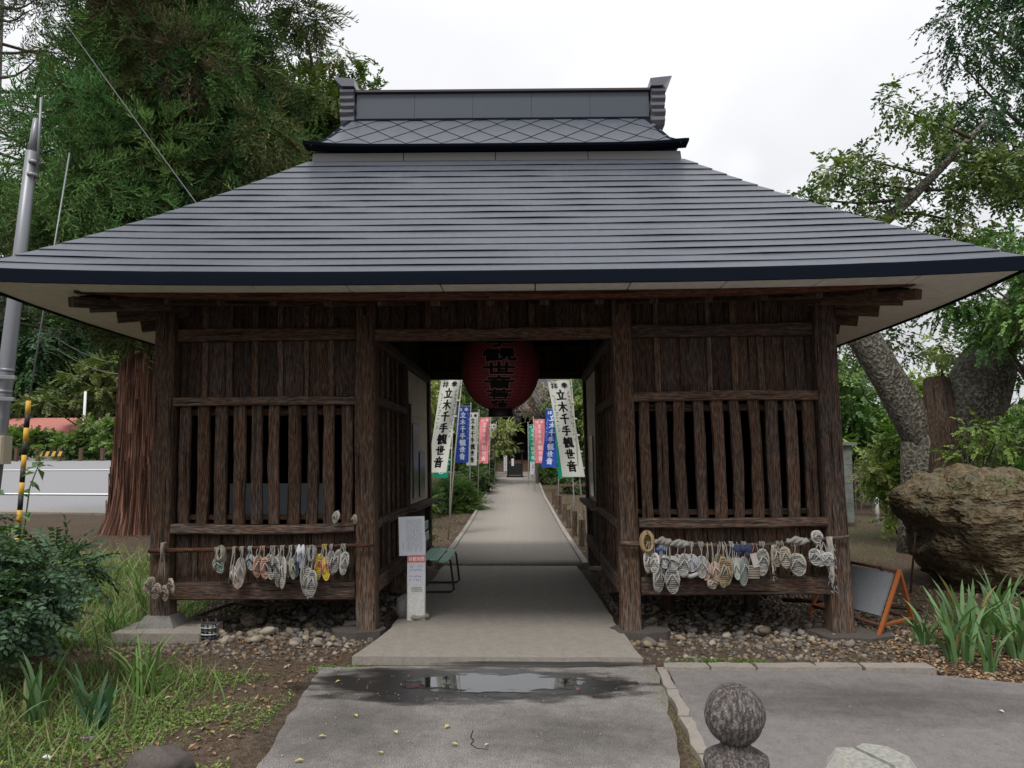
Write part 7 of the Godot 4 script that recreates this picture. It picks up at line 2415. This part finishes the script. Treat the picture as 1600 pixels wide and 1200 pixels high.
func build_through() -> void:
	var text = "立木千手観世音"
	var white = mat("banner_white", Color.WHITE, 0.9, {"tex": banner_tex(160, 640, Color(0.80, 0.81, 0.78), Color(0.06, 0.06, 0.06), text, 6.8), "vc": false, "back": Color(0.35, 0.35, 0.33)})
	var blue = mat("banner_blue", Color.WHITE, 0.9, {"tex": banner_tex(96, 384, Color(0.16, 0.29, 0.62), Color(0.82, 0.84, 0.88), text, 4.0), "vc": false, "back": Color(0.10, 0.16, 0.35)})
	var pink = mat("banner_pink", Color.WHITE, 0.9, {"tex": banner_tex(96, 384, Color(0.86, 0.50, 0.54), Color(0.93, 0.88, 0.86), text, 2.6), "vc": false, "back": Color(0.35, 0.18, 0.18)})
	var green = mat("banner_green", Color.WHITE, 0.9, {"tex": banner_tex(96, 384, Color(0.05, 0.52, 0.42), Color(0.78, 0.85, 0.80), text, 3.0), "vc": false, "back": Color(0.05, 0.25, 0.18)})
	var bamboo = Color(0.42, 0.40, 0.33)
	var grey = Color(0.5, 0.5, 0.5)
	banner("large white banner with black characters, nearest on the left of the path", Vector3(-1.58, 3.16, -15.3), Vector3(-1.86, 1.30, -15.3), 0.40, white, true, 1.0, bamboo)
	banner("bright green banner behind the left white one", Vector3(-2.00, 2.75, -18.0), Vector3(-2.10, 1.12, -18.0), 0.36, green, true, 1.0, grey)
	banner("bright blue banner with white characters on the left of the path", Vector3(-2.00, 3.12, -23.0), Vector3(-2.04, 1.44, -23.0), 0.40, blue, true, 0.6, grey)
	banner("smaller white banner right of the left blue one", Vector3(-1.93, 3.10, -26.0), Vector3(-1.98, 1.32, -26.0), 0.36, white, true, 0.5, bamboo)
	banner("pink banner farthest along the left of the path", Vector3(-1.82, 3.18, -31.0), Vector3(-1.90, 1.34, -31.0), 0.42, pink, true, 1.6, grey)
	banner("pale banner hanging just behind the left pink one", Vector3(-1.62, 3.0, -33.0), Vector3(-1.70, 1.5, -33.0), 0.3, white, true, 0.8, grey)
	banner("large white banner with black characters, nearest on the right of the path", Vector3(0.55, 3.06, -14.7), Vector3(0.82, 1.22, -14.7), 0.42, white, true, 1.0, bamboo)
	banner("bright green banner behind the right white one", Vector3(0.70, 2.75, -17.8), Vector3(0.82, 1.12, -17.8), 0.36, green, true, 1.0, grey)
	banner("deep blue banner with white characters on the right of the path", Vector3(0.72, 3.05, -23.5), Vector3(0.56, 1.28, -23.5), 0.46, blue, true, 1.6, grey)
	banner("pink banner farthest along the right of the path", Vector3(0.36, 3.05, -30.0), Vector3(0.40, 1.36, -30.0), 0.42, pink, false, 0.6, grey)
	banner("green banner edge half hidden behind the right pink one", Vector3(0.10, 2.95, -32.5), Vector3(0.10, 1.4, -32.5), 0.34, green, false, 1.0, grey)
	build_hall()
	# short posts along the right of the path
	for i in 7:
		var z = -14.2 - i * 1.75
		var x = 0.98 - 0.0185 * (-z - 11.3)
		var s = st()
		beam(s, Vector3(0, -0.1, 0), Vector3(rr(-0.02, 0.02), rr(0.40, 0.52), 0), 0.10, 0.10, Vector3(0, 0, 1), {"c": Color(0.95, 0.90, 0.82) * rr(0.9, 1.3)})
		var o = obj("path_post", s, M.wood)
		o.position = Vector3(x, lift(x, z) - 0.02, z)
		tag(o, "%s short square brown post along the right path edge, counted from the gate" % ["first", "second", "third", "fourth", "fifth", "sixth", "seventh"][i], "post", "short posts beside the path")
	var s2 = st()
	beam(s2, Vector3(0.9, 0.62, -26.5), Vector3(4.5, 0.66, -26.5), 0.10, 0.08, Vector3.UP, {"c": wc(3.0)})
	tag(obj("low_rail", s2, M.wood), "pale horizontal rail behind the short posts right of the path", "rail")
	s2 = st()
	box(s2, Vector3(0, 0.6, 0), Vector3(0.12, 1.2, 0.12), {"c": Color(0.12, 0.11, 0.1)})
	var dp = obj("dark_post", s2, M.paint)
	dp.position = Vector3(0.28, 0.2, -33.5)
	tag(dp, "slim dark post at the path's far right edge under the pink banner", "post")
	# shrubs and trees on both sides
	var sp = spray_mesh(11, 0.42, 0.12, 0.30, 0.3, 55)
	var fine = spray_mesh(16, 0.40, 0.14, 0.10, 0.5, 57)
	var pg = [Color(0.09, 0.15, 0.045), Color(0.12, 0.18, 0.05), Color(0.065, 0.11, 0.035)]
	var py = [Color(0.20, 0.23, 0.07), Color(0.25, 0.26, 0.09), Color(0.15, 0.19, 0.055)]
	var pd = [Color(0.05, 0.09, 0.035), Color(0.07, 0.11, 0.04)]
	shrub("fine leaved green bush beside the path under the left blue banner", "", Vector3(-2.15, 0.05, -22.0), Vector3(0.62, 0.42, 0.6), 1100, fine, pg, {"s0": 0.6, "s1": 1.0, "down": -0.5})
	shrub("dark green bush left of the path under the left white banner", "", Vector3(-3.0, 0.05, -20.5), Vector3(0.7, 0.45, 0.6), 800, sp, pd, {"s0": 0.5, "s1": 0.9})
	shrub("yellow green low bush at the passage's left rear corner", "", Vector3(-2.7, 0.05, -17.5), Vector3(0.5, 0.42, 0.4), 420, sp, py, {"s0": 0.4, "s1": 0.7})
	shrub("rounded dark bush beside the path under the left pink banner", "", Vector3(-2.1, 0.15, -29.0), Vector3(0.7, 0.55, 0.8), 900, sp, pd, {"s0": 0.5, "s1": 0.9})
	shrub("green bush near the forecourt left of the path", "", Vector3(-2.3, 0.3, -34.5), Vector3(0.8, 0.8, 0.8), 900, sp, pg, {"s0": 0.6, "s1": 1.0})
	shrub("dark bush right of the path behind the short posts", "", Vector3(1.9, 0.2, -29.5), Vector3(0.9, 0.7, 0.8), 900, sp, pd, {"s0": 0.6, "s1": 1.0})
	shrub("green bush right of the path under the right blue banner", "", Vector3(1.1, 0.3, -34.0), Vector3(0.7, 0.8, 0.7), 800, sp, pg, {"s0": 0.6, "s1": 1.0})
	shrub("small weedy plant by the bench at the passage's left rear", "", Vector3(-1.62, 0.0, -12.0), Vector3(0.16, 0.28, 0.2), 110, sp, pg, {"s0": 0.3, "s1": 0.5, "name": "weed", "cat": "plant"})
	var trees = [[-4.6, -31.0, 1.9, 3.2, py, "yellow green tree left of the path behind the white banner"], [-3.2, -36.5, 1.7, 3.3, pg, "green tree left of the path behind the blue banner"], [-6.5, -36.0, 2.4, 4.6, pd, "tall dark tree farther left beyond the gate"], [2.3, -35.0, 1.7, 3.0, pg, "green tree right of the path behind the right blue banner"], [3.6, -31.0, 1.8, 3.0, py, "yellow green tree right of the path behind the right white banner"], [5.6, -36.0, 2.2, 3.6, pd, "dark tree farther right beyond the gate"], [-4.8, -49.5, 2.6, 4.6, pd, "dark tree left behind the far hall"], [3.4, -49.5, 2.4, 3.8, pd, "dark tree right behind the far hall"]]
	for q in trees:
		var cl = crown_clumps(Vector3(0, q[3], 0), Vector3(q[2], q[3] * 0.85, q[2]), 52, 0.5, 36, 0.25)
		tree("garden_tree", q[5], "trees beyond the gate", Vector3(q[0], lift(q[0], q[1]), q[1]), [Vector3.ZERO, Vector3(0.1, q[3], 0), Vector3(0, q[3] * 1.6, 0)], [0.13, 0.10, 0.03], cl, sp, M.grey_bark, M.leaf, q[4], {"s0": 0.7, "s1": 1.15})
	# thin-leaved maple reaching over the path before the hall
	var mp = spray_mesh(9, 0.30, 0.10, 0.40, 0.35, 59)
	var cl2 = []
	for i in 46:
		cl2.append([Vector3(rr(-0.2, 2.0), rr(1.45, 2.8), rr(-0.8, 0.8)), Vector3(0.32, 0.12, 0.32), 16])
	tree("path_maple", "airy yellow green maple reaching over the path in front of the far hall", "", Vector3(-2.75, 0.4, -33.0), [Vector3.ZERO, Vector3(0.3, 1.0, 0), Vector3(1.0, 1.9, 0), Vector3(1.8, 2.3, 0)], [0.07, 0.06, 0.04, 0.015], cl2, mp, M.twig, M.leaf, [Color(0.22, 0.25, 0.09), Color(0.17, 0.21, 0.07), Color(0.26, 0.27, 0.12)], {"down": 0.2, "s0": 0.7, "s1": 1.1, "sides": 6})
	cl2 = []
	for i in 40:
		cl2.append([Vector3(rr(-1.6, 1.4), rr(3.2, 4.8), rr(-1, 1)), Vector3(0.4, 0.2, 0.4), 9])
	tree("thin_tree", "thin pinkish grey twiggy tree above the path behind the lantern", "", Vector3(1.3, 0.5, -38.5), [Vector3.ZERO, Vector3(-0.2, 2.0, 0), Vector3(-0.5, 4.5, 0)], [0.1, 0.07, 0.02], cl2, mp, M.twig, M.leaf, [Color(0.24, 0.17, 0.15), Color(0.18, 0.16, 0.10)], {"limb_every": 1, "down": 0.0, "sides": 6})
	litter("path_litter", 5200, func():
		var z = rr(-26.0, -11.3)
		var x = -0.26 - 0.0185 * (-z - 11.3) + (1.0 if rng.randf() < 0.5 else -1.0) * (1.12 + absf(rng.randfn()) * 0.8)
		return Vector3(x, maxf(ground_y(x, z), lift(x, z) - 0.02), z))
	grass("path_side_grass", 2500, func():
		var z = rr(-38.0, -14.0)
		var x = -0.26 - 0.0185 * (-z - 11.3) + (1.0 if rng.randf() < 0.4 else -1.0) * (1.3 + absf(rng.randfn()) * 1.4)
		return Vector3(x, ground_y(x, z) - 0.01, z), 0.05, 0.22, pg, 0.6)

func build_hall() -> void:
	var t = thing("temple_hall", "dark timber hall with a hanging name plaque at the end of the path", "building", Vector3(-0.85, 0.79, -45.5))
	var s = st()
	for q in [[-4.2, -1.0], [1.0, 4.2]]:
		for i in 9:
			s = st()
			var w: float = (q[1] - q[0]) / 9.0
			box(s, Vector3(q[0] + w * (i + 0.5), 1.9, 0), Vector3(w - 0.008, 2.4, 0.06), {"c": wc(1.3, 0.25), "ch": 0.004})
			obj("wall_board", s, M.wood, t)
	for x in [-4.2, -1.1, 1.1, 4.2]:
		s = st()
		box(s, Vector3(x, 1.75, 0.12), Vector3(0.26, 3.5, 0.26), {"c": wc(0.9)})
		obj("post", s, M.wood, t)
	for x in [-0.55, 0.55]:
		s = st()
		box(s, Vector3(x, 1.75, -0.15), Vector3(1.06, 2.1, 0.06), {"c": wc(0.35)})
		var d = obj("door", s, M.wood, t)
		s = st()
		for k in 5:
			box(s, Vector3(x - 0.4 + k * 0.2, 2.0, -0.10), Vector3(0.03, 1.3, 0.03), {"c": wc(0.6)})
		obj("lattice", s, M.wood, d).set_meta("kind", "stuff")
	s = st()
	box(s, Vector3(0, 3.2, 0.1), Vector3(8.8, 0.35, 0.3), {"c": wc(0.6)})
	obj("lintel", s, M.wood, t)
	s = st()
	box(s, Vector3(0, 0.58, 0.6), Vector3(9.4, 0.14, 2.2), {"c": wc(1.3)})
	obj("veranda", s, M.wood, t)
	s = st()
	box(s, Vector3(0, 0.24, -1.6), Vector3(8.6, 0.5, 5.0))
	obj("plinth", s, M.concrete, t)
	for k in 4:
		s = st()
		box(s, Vector3(0, 0.08 + k * 0.14, 2.9 - k * 0.32), Vector3(2.8, 0.14, 0.34), {"c": wc(1.8)})
		obj("step", s, M.wood, t)
	# side and rear walls
	s = st()
	s.set_color(wc(0.8))
	for q in [[Vector3(-4.2, 0.5, 0), Vector3(-4.2, 0.5, -5)], [Vector3(-4.2, 0.5, -5), Vector3(4.2, 0.5, -5)], [Vector3(4.2, 0.5, -5), Vector3(4.2, 0.5, 0)]]:
		quad(s, q[1], q[0], q[0] + Vector3(0, 3, 0), q[1] + Vector3(0, 3, 0))
	obj("rear_wall", s, M.wood, t)
	# roof with a curved porch gable
	s = st()
	var ey = 3.3
	for k in 4:
		var a0 = [Vector3(-6, ey, 2.3), Vector3(6, ey, 2.3), Vector3(6, ey, -7.3), Vector3(-6, ey, -7.3)][k]
		var a1 = [Vector3(6, ey, 2.3), Vector3(6, ey, -7.3), Vector3(-6, ey, -7.3), Vector3(-6, ey, 2.3)][k]
		var b0 = [Vector3(-2.5, 6.2, -1.8), Vector3(2.5, 6.2, -1.8), Vector3(2.5, 6.2, -3.2), Vector3(-2.5, 6.2, -3.2)][k]
		var b1 = [Vector3(2.5, 6.2, -1.8), Vector3(2.5, 6.2, -3.2), Vector3(-2.5, 6.2, -3.2), Vector3(-2.5, 6.2, -1.8)][k]
		quad(s, a0, a1, b1, b0)
		quad(s, a0 - Vector3(0, 0.25, 0), a1 - Vector3(0, 0.25, 0), a1, a0)
		quad(s, a1 - Vector3(0, 0.25, 0), a0 - Vector3(0, 0.25, 0), Vector3(0, ey - 0.1, -2.5), Vector3(0, ey - 0.1, -2.5))
	quad(s, Vector3(-2.5, 6.2, -1.8), Vector3(2.5, 6.2, -1.8), Vector3(2.5, 6.2, -3.2), Vector3(-2.5, 6.2, -3.2))
	obj("roof", s, mat("hall_roof", lin(0.05, 0.05, 0.05), 0.7), t)
	s = st()
	for i in 10:
		var u0 = -1.0 + i * 0.2; var u1 = u0 + 0.2
		var y0 = 3.05 + 0.55 * cos(u0 * PI * 0.9); var y1 = 3.05 + 0.55 * cos(u1 * PI * 0.9)
		quad(s, Vector3(u0 * 2.1, y0 - 0.28, 3.2), Vector3(u1 * 2.1, y1 - 0.28, 3.2), Vector3(u1 * 2.1, y1, 3.2), Vector3(u0 * 2.1, y0, 3.2))
		quad(s, Vector3(u0 * 2.1, y0, 3.2), Vector3(u1 * 2.1, y1, 3.2), Vector3(u1 * 2.1, y1, 0.6), Vector3(u0 * 2.1, y0, 0.6))
		quad(s, Vector3(u1 * 2.1, y1 - 0.28, 3.2), Vector3(u0 * 2.1, y0 - 0.28, 3.2), Vector3(u0 * 2.1, y0 - 0.28, 0.6), Vector3(u1 * 2.1, y1 - 0.28, 0.6))
	obj("porch_gable", s, M.hall_roof, t)
	for x in [-1.7, 1.7]:
		s = st()
		box(s, Vector3(x, 1.4, 2.9), Vector3(0.22, 2.8, 0.22), {"c": wc(0.9)})
		obj("porch_post", s, M.wood, t)
	var im = Image.create(48, 128, false, Image.FORMAT_RGB8)
	im.fill(Color(0.10, 0.09, 0.085))
	scribble(im, Rect2(8, 6, 36, 118), 40, 30, Color(0.42, 0.40, 0.36))
	s = st()
	sheet(s, Vector3(0.12, 3.05, 3.32), 0.5, 0.95, 0.06)
	obj("name_plaque", s, mat("plaque", Color.WHITE, 0.7, {"tex": tex(im), "vc": false}), t)
	# black censer stand on the forecourt
	t = thing("incense_stand", "black roofed incense stand at the end of the path before the hall", "incense stand", Vector3(-0.74, lift(-0.74, -37.0), -37.0))
	for q in [[Vector3(0, 0.06, 0), Vector3(0.8, 0.12, 0.6), "base"], [Vector3(0, 0.42, 0), Vector3(0.62, 0.55, 0.5), "burner_box"], [Vector3(0, 1.28, 0), Vector3(0.86, 0.10, 0.7), "canopy"]]:
		s = st()
		box(s, q[0], q[1], {"ch": 0.02})
		obj(q[2], s, M.black_metal, t)
	for x in [-0.34, 0.34]:
		for z in [-0.24, 0.24]:
			s = st()
			box(s, Vector3(x, 0.68, z), Vector3(0.06, 1.14, 0.06))
			obj("leg", s, M.black_metal, t)
	s = st()
	box(s, Vector3(-0.1, 0.75, 0.26), Vector3(0.12, 0.35, 0.02))
	obj("label_strip", s, M.road_paint, t)
	var labels = ["slim white signboard left of the black incense stand", "white signboard right of the path under the pink banner"]
	for k in 2:
		t = thing("signboard", labels[k], "sign", [Vector3(-1.30, 0.72, -40.2), Vector3(0.10, 0.5, -36.0)][k])
		im = Image.create(48, 160, false, Image.FORMAT_RGB8)
		im.fill(Color(0.82, 0.83, 0.85))
		scribble(im, Rect2(14, 12, 26, 130), 30, 18, Color(0.25, 0.25, 0.28))
		s = st()
		sheet(s, Vector3(0, 0.55 + 0.1 * k, 0.03), 0.18 + 0.05 * k, 0.82 - 0.1 * k, 0.03)
		obj("board", s, mat("sign_face%d" % k, Color.WHITE, 0.6, {"tex": tex(im), "vc": false}), t)
		s = st()
		box(s, Vector3(0, 0.3, -0.02), Vector3(0.05, 0.62, 0.04), {"c": Color(0.3, 0.28, 0.26)})
		obj("stake", s, M.paint, t)
# ---------------------------------------------------------------- near the camera
func build_foreground() -> void:
	# round-headed stone post
	var t = thing("stone_post", "weathered stone post with a rough round ball top in the foreground", "stone post", Vector3(0.715, 0, -2.83))
	var s = st(true)
	var prof = []
	for i in 21:
		var a = lerpf(-1.15, PI / 2, i / 20.0)
		prof.append(Vector2(maxf(0.0005, cos(a) * 0.103 * (1.0 + 0.03 * sin(a))), 0.690 + sin(a) * 0.106))
	lathe(s, Vector3.ZERO, prof, 40, 0.10, 71)
	obj("ball_top", s, M.lichen_stone, t)
	s = st(true)
	lathe(s, Vector3.ZERO, [Vector2(0.105, -0.05), Vector2(0.110, 0.0), Vector2(0.106, 0.45), Vector2(0.108, 0.505), Vector2(0.112, 0.53), Vector2(0.108, 0.552), Vector2(0.088, 0.565), Vector2(0.060, 0.578), Vector2(0.050, 0.596)], 36, 0.05, 72)
	obj("shaft", s, M.lichen_stone, t)
	# grooved post
	t = thing("grooved_stone_post", "pale granite post with a cut groove across its faceted top in the foreground", "stone post", Vector3(1.10, -0.012, -2.62), "", 0.35)
	for sx in [-1, 1]:
		s = st()
		var x0 = 0.008; var x1 = 0.132
		var pts = PackedVector2Array([Vector2(sx * x0, -0.10), Vector2(sx * 0.07, -0.125), Vector2(sx * x1, -0.06), Vector2(sx * x1, 0.06), Vector2(sx * 0.07, 0.125), Vector2(sx * x0, 0.11)])
		slab(s, pts, 0.0, 0.600)
		# chamfered crown
		var inner = PackedVector2Array()
		for p in pts: inner.append(Vector2(p.x * 0.80 + sx * 0.003, p.y * 0.78))
		for i in pts.size():
			var j = (i + 1) % pts.size()
			var q = [Vector3(pts[i].x, 0.600, pts[i].y), Vector3(pts[j].x, 0.600, pts[j].y), Vector3(inner[j].x, 0.642, inner[j].y), Vector3(inner[i].x, 0.642, inner[i].y)]
			var n: Vector3 = (q[1] - q[0]).cross(q[2] - q[0])
			if n.y < 0: q.reverse()
			quad(s, q[0], q[1], q[2], q[3])
		slab(s, inner, 0.630, 0.643)
		obj("half", s, M.pale_granite, t)
	s = st()
	box(s, Vector3(0, 0.29, 0), Vector3(0.03, 0.56, 0.18))
	obj("core", s, M.granite, t)
	# rough block at the lower left
	s = st(true)
	stone(s, Vector3.ZERO, Vector3(0.17, 0.09, 0.12), 0.16, 81, 9, 14)
	var o = obj("stone_block", s, M.footing0)
	o.position = Vector3(-1.93, 0.03, -4.08)
	tag(o, "rough grey stone half buried at the bottom left of the pavement", "stone")
	# scrap of white paper and a violet flower
	s = st()
	var pts2 = []
	for i in 9: pts2.append(Vector3(rr(-0.04, 0.04), rr(0, 0.03), rr(-0.04, 0.04)))
	for i in 7: tri(s, pts2[i], pts2[i + 1], pts2[i + 2])
	o = obj("paper_scrap", s, M.get("cloth_white"))
	o.position = Vector3(-2.60, ground_y(-2.6, -4.2) + 0.02, -4.2)
	tag(o, "crumpled white paper scrap among weeds at the bottom left", "paper scrap")
	t = thing("violet_flower", "single violet flower on a thin stem at the bottom left", "flower", Vector3(-2.40, ground_y(-2.4, -4.25), -4.25))
	s = st(true)
	tube(s, [Vector3.ZERO, Vector3(0.005, 0.06, 0), Vector3(0, 0.11, 0)], [0.003], 5, true, Color(0.12, 0.2, 0.06), Color(0.12, 0.2, 0.06))
	obj("stem", s, M.leaf, t)
	for k in 5:
		var m = mesh_node("petal", leaf_mesh(), M.get("violet") if M.has("violet") else mat("violet", lin(0.32, 0.10, 0.45), 0.7, {"vc": false}), t)
		m.transform = Transform3D(looking(Vector3(cos(k * 1.257), 0.7 if k < 3 else 0.1, sin(k * 1.257))).scaled(Vector3.ONE * 0.045), Vector3(0, 0.11, 0))
	# fallen leaves on the paving
	var spots = [[-0.80, -4.28, 0, "yellow leaf on the grey pavement near the bottom, left of centre"], [-0.49, -4.72, 0, "small yellow leaf on the pavement below the puddle's middle"], [-0.45, -4.42, 0, "small yellow leaf beside the crack in the pavement"], [-1.10, -4.90, 0, "yellow leaf on the pavement near its left edge"], [-0.80, -4.62, 2, "pale dry leaf on the pavement left of the crack"], [-1.20, -4.18, 0, "yellow green leaf at the bottom left of the pavement"], [-1.22, -4.52, 0, "yellow leaf at the pavement's left edge by the weeds"], [-0.90, -5.72, 1, "red leaf on the wet patch left of the puddle"], [0.30, -5.40, 1, "red leaf at the wet patch's right end"], [-0.75, -5.53, 1, "red leaf at the left end of the puddle"], [-0.24, -4.42, 2, "pale leaf fragment right of the pavement crack"], [2.90, -5.02, 3, "pale leaf on the side asphalt, upper right"], [2.72, -4.08, 4, "orange brown leaf on the side asphalt at the right edge"], [-1.36, -5.62, 0, "yellow leaf on the pavement's upper left corner"]]
	var tones = [Color(0.48, 0.38, 0.08), Color(0.34, 0.05, 0.035), Color(0.52, 0.42, 0.24), Color(0.55, 0.50, 0.40), Color(0.42, 0.20, 0.08)]
	for q in spots:
		var key = "fallen%d" % q[2]
		var m: Material = M.get(key) if M.has(key) else mat(key, tones[q[2]].linear_to_srgb(), 0.7, {"vc": false})
		var lf = mesh_node("fallen_leaf", leaf_mesh(), m)
		lf.transform = Transform3D(looking(Vector3(rr(-1, 1), 0.05, rr(-1, 1))).scaled(Vector3.ONE * rr(0.035, 0.055)), Vector3(q[0], 0.02, q[1]))
		tag(lf, q[3], "leaf", "fallen leaves on the paving")
	# crack in the apron
	s = st()
	var line = [Vector2(-0.345, -4.66), Vector2(-0.352, -4.56), Vector2(-0.33, -4.50), Vector2(-0.342, -4.44), Vector2(-0.30, -4.38), Vector2(-0.24, -4.37)]
	for i in line.size() - 1:
		var a: Vector2 = line[i]; var b: Vector2 = line[i + 1]
		var n = (b - a).orthogonal().normalized() * (0.0028 if i < 3 else 0.0018)
		slab(s, PackedVector2Array([a - n, a + n, b + n * 0.8, b - n * 0.8]), 0.0, 0.0095)
	struct("pavement_crack", s, M.dark_line)
	# weeds and dry grass in the joint beside the kerb, moss at the threshold
	grass("kerb_grass", 900, func():
		var z = rr(-6.0, -3.2)
		return Vector3(0.90 - 0.03 * (z + 6.0) + rng.randfn() * 0.035, 0.0, z), 0.015, 0.05, [Color(0.30, 0.26, 0.12), Color(0.24, 0.21, 0.10), Color(0.18, 0.2, 0.07)], 0.9)
	moss_patch("joint_moss", Vector3(-1.5, 0.0, -6.0), 0.22, 0.10, 260, self)
	moss_patch("joint_moss", Vector3(-0.6, 0.05, -11.28), 0.65, 0.04, 420, self)
	var xf = []
	var cols = []
	for i in 700:
		var x = rr(-1.45, 3.2); var z = rr(-5.95, -3.6)
		var r = rr(0.0015, 0.005)
		if x < -1.4 or x > 0.72 and rng.randf() < 0.5: continue
		xf.append(Transform3D(Basis.from_euler(rv(3.0)).scaled(Vector3.ONE * r), Vector3(x, 0.012, z)))
		cols.append(Color(0.3, 0.27, 0.23) * rr(0.5, 1.6))
	var g = st(true)
	stone(g, Vector3.ZERO, Vector3(1, 0.7, 0.8), 0.2, 91, 4, 6)
	g.generate_normals()
	scatter("grit", g.commit(), xf, cols, M.gravel_stone)
func _ready() -> void:
	rng.seed = 20240917
	# camera
	var cam = Camera3D.new()
	cam.name = "camera"
	cam.fov = 53.13
	cam.far = 600.0
	cam.near = 0.05
	add_child(cam)
	cam.position = Vector3(0, 1.6, 0)
	cam.rotation = Vector3(atan(114.0 / 1200.0), atan(28.0 / 1200.0), deg_to_rad(-0.25))
	cam.current = true
	# overcast sky: thin bright cloud, a little greyer in patches
	var env = Environment.new()
	env.background_mode = Environment.BG_SKY
	var sky = Sky.new()
	var pano = PanoramaSkyMaterial.new()
	pano.panorama = tex(sky_image())
	sky.sky_material = pano
	env.sky = sky
	env.background_energy_multiplier = SKY_POWER
	env.tonemap_mode = Environment.TONE_MAPPER_LINEAR
	env.tonemap_exposure = EXPOSURE
	env.sdfgi_enabled = true
	env.ssao_enabled = true
	env.ssil_enabled = true
	var we = WorldEnvironment.new()
	we.name = "world"
	we.environment = env
	add_child(we)
	var sun = DirectionalLight3D.new()
	sun.name = "sun"
	sun.light_energy = 0.5
	sun.light_color = Color(1.0, 0.98, 0.95)
	sun.light_angular_distance = 14.0
	sun.shadow_enabled = true
	sun.rotation_degrees = Vector3(-58, -25, 0)
	add_child(sun)
	make_materials()
	build_setting()
	build_gate()
	build_gate_things()
	build_left()
	build_right()
	build_through()
	build_foreground()

const SKY_POWER := 1.0
const EXPOSURE := 1.52

func sky_image() -> Image:
	var n = FastNoiseLite.new()
	n.seed = 4; n.frequency = 1.0; n.fractal_octaves = 5
	var w = 768; var h = 384
	var im = Image.create(w, h, false, Image.FORMAT_RGBF)
	for y in h:
		var el = PI * (0.5 - (y + 0.5) / h)
		for x in w:
			var az = TAU * x / w
			var d = Vector3(cos(el) * cos(az), sin(el), cos(el) * sin(az))
			var q = d / maxf(d.y + 0.35, 0.2)
			var c = n.get_noise_3d(q.x * 0.9, q.y * 0.5, q.z * 1.4)
			var c2 = n.get_noise_3d(q.x * 2.6 + 9, q.y, q.z * 3.4)
			var v = (0.88 + 0.09 * c + 0.04 * c2) * 1.06 * (1.0 + 1.2 * maxf(0.0, d.y)) / 2.2
			var col = Color(v * 0.975, v * 0.985, v * 1.02)
			col = col.lerp(Color(0.90, 0.92, 0.98), clampf(c2 * 0.5, 0, 0.4))
			if el < 0:
				col = Color(0.25, 0.24, 0.22)
			im.set_pixel(x, y, col)
	return im
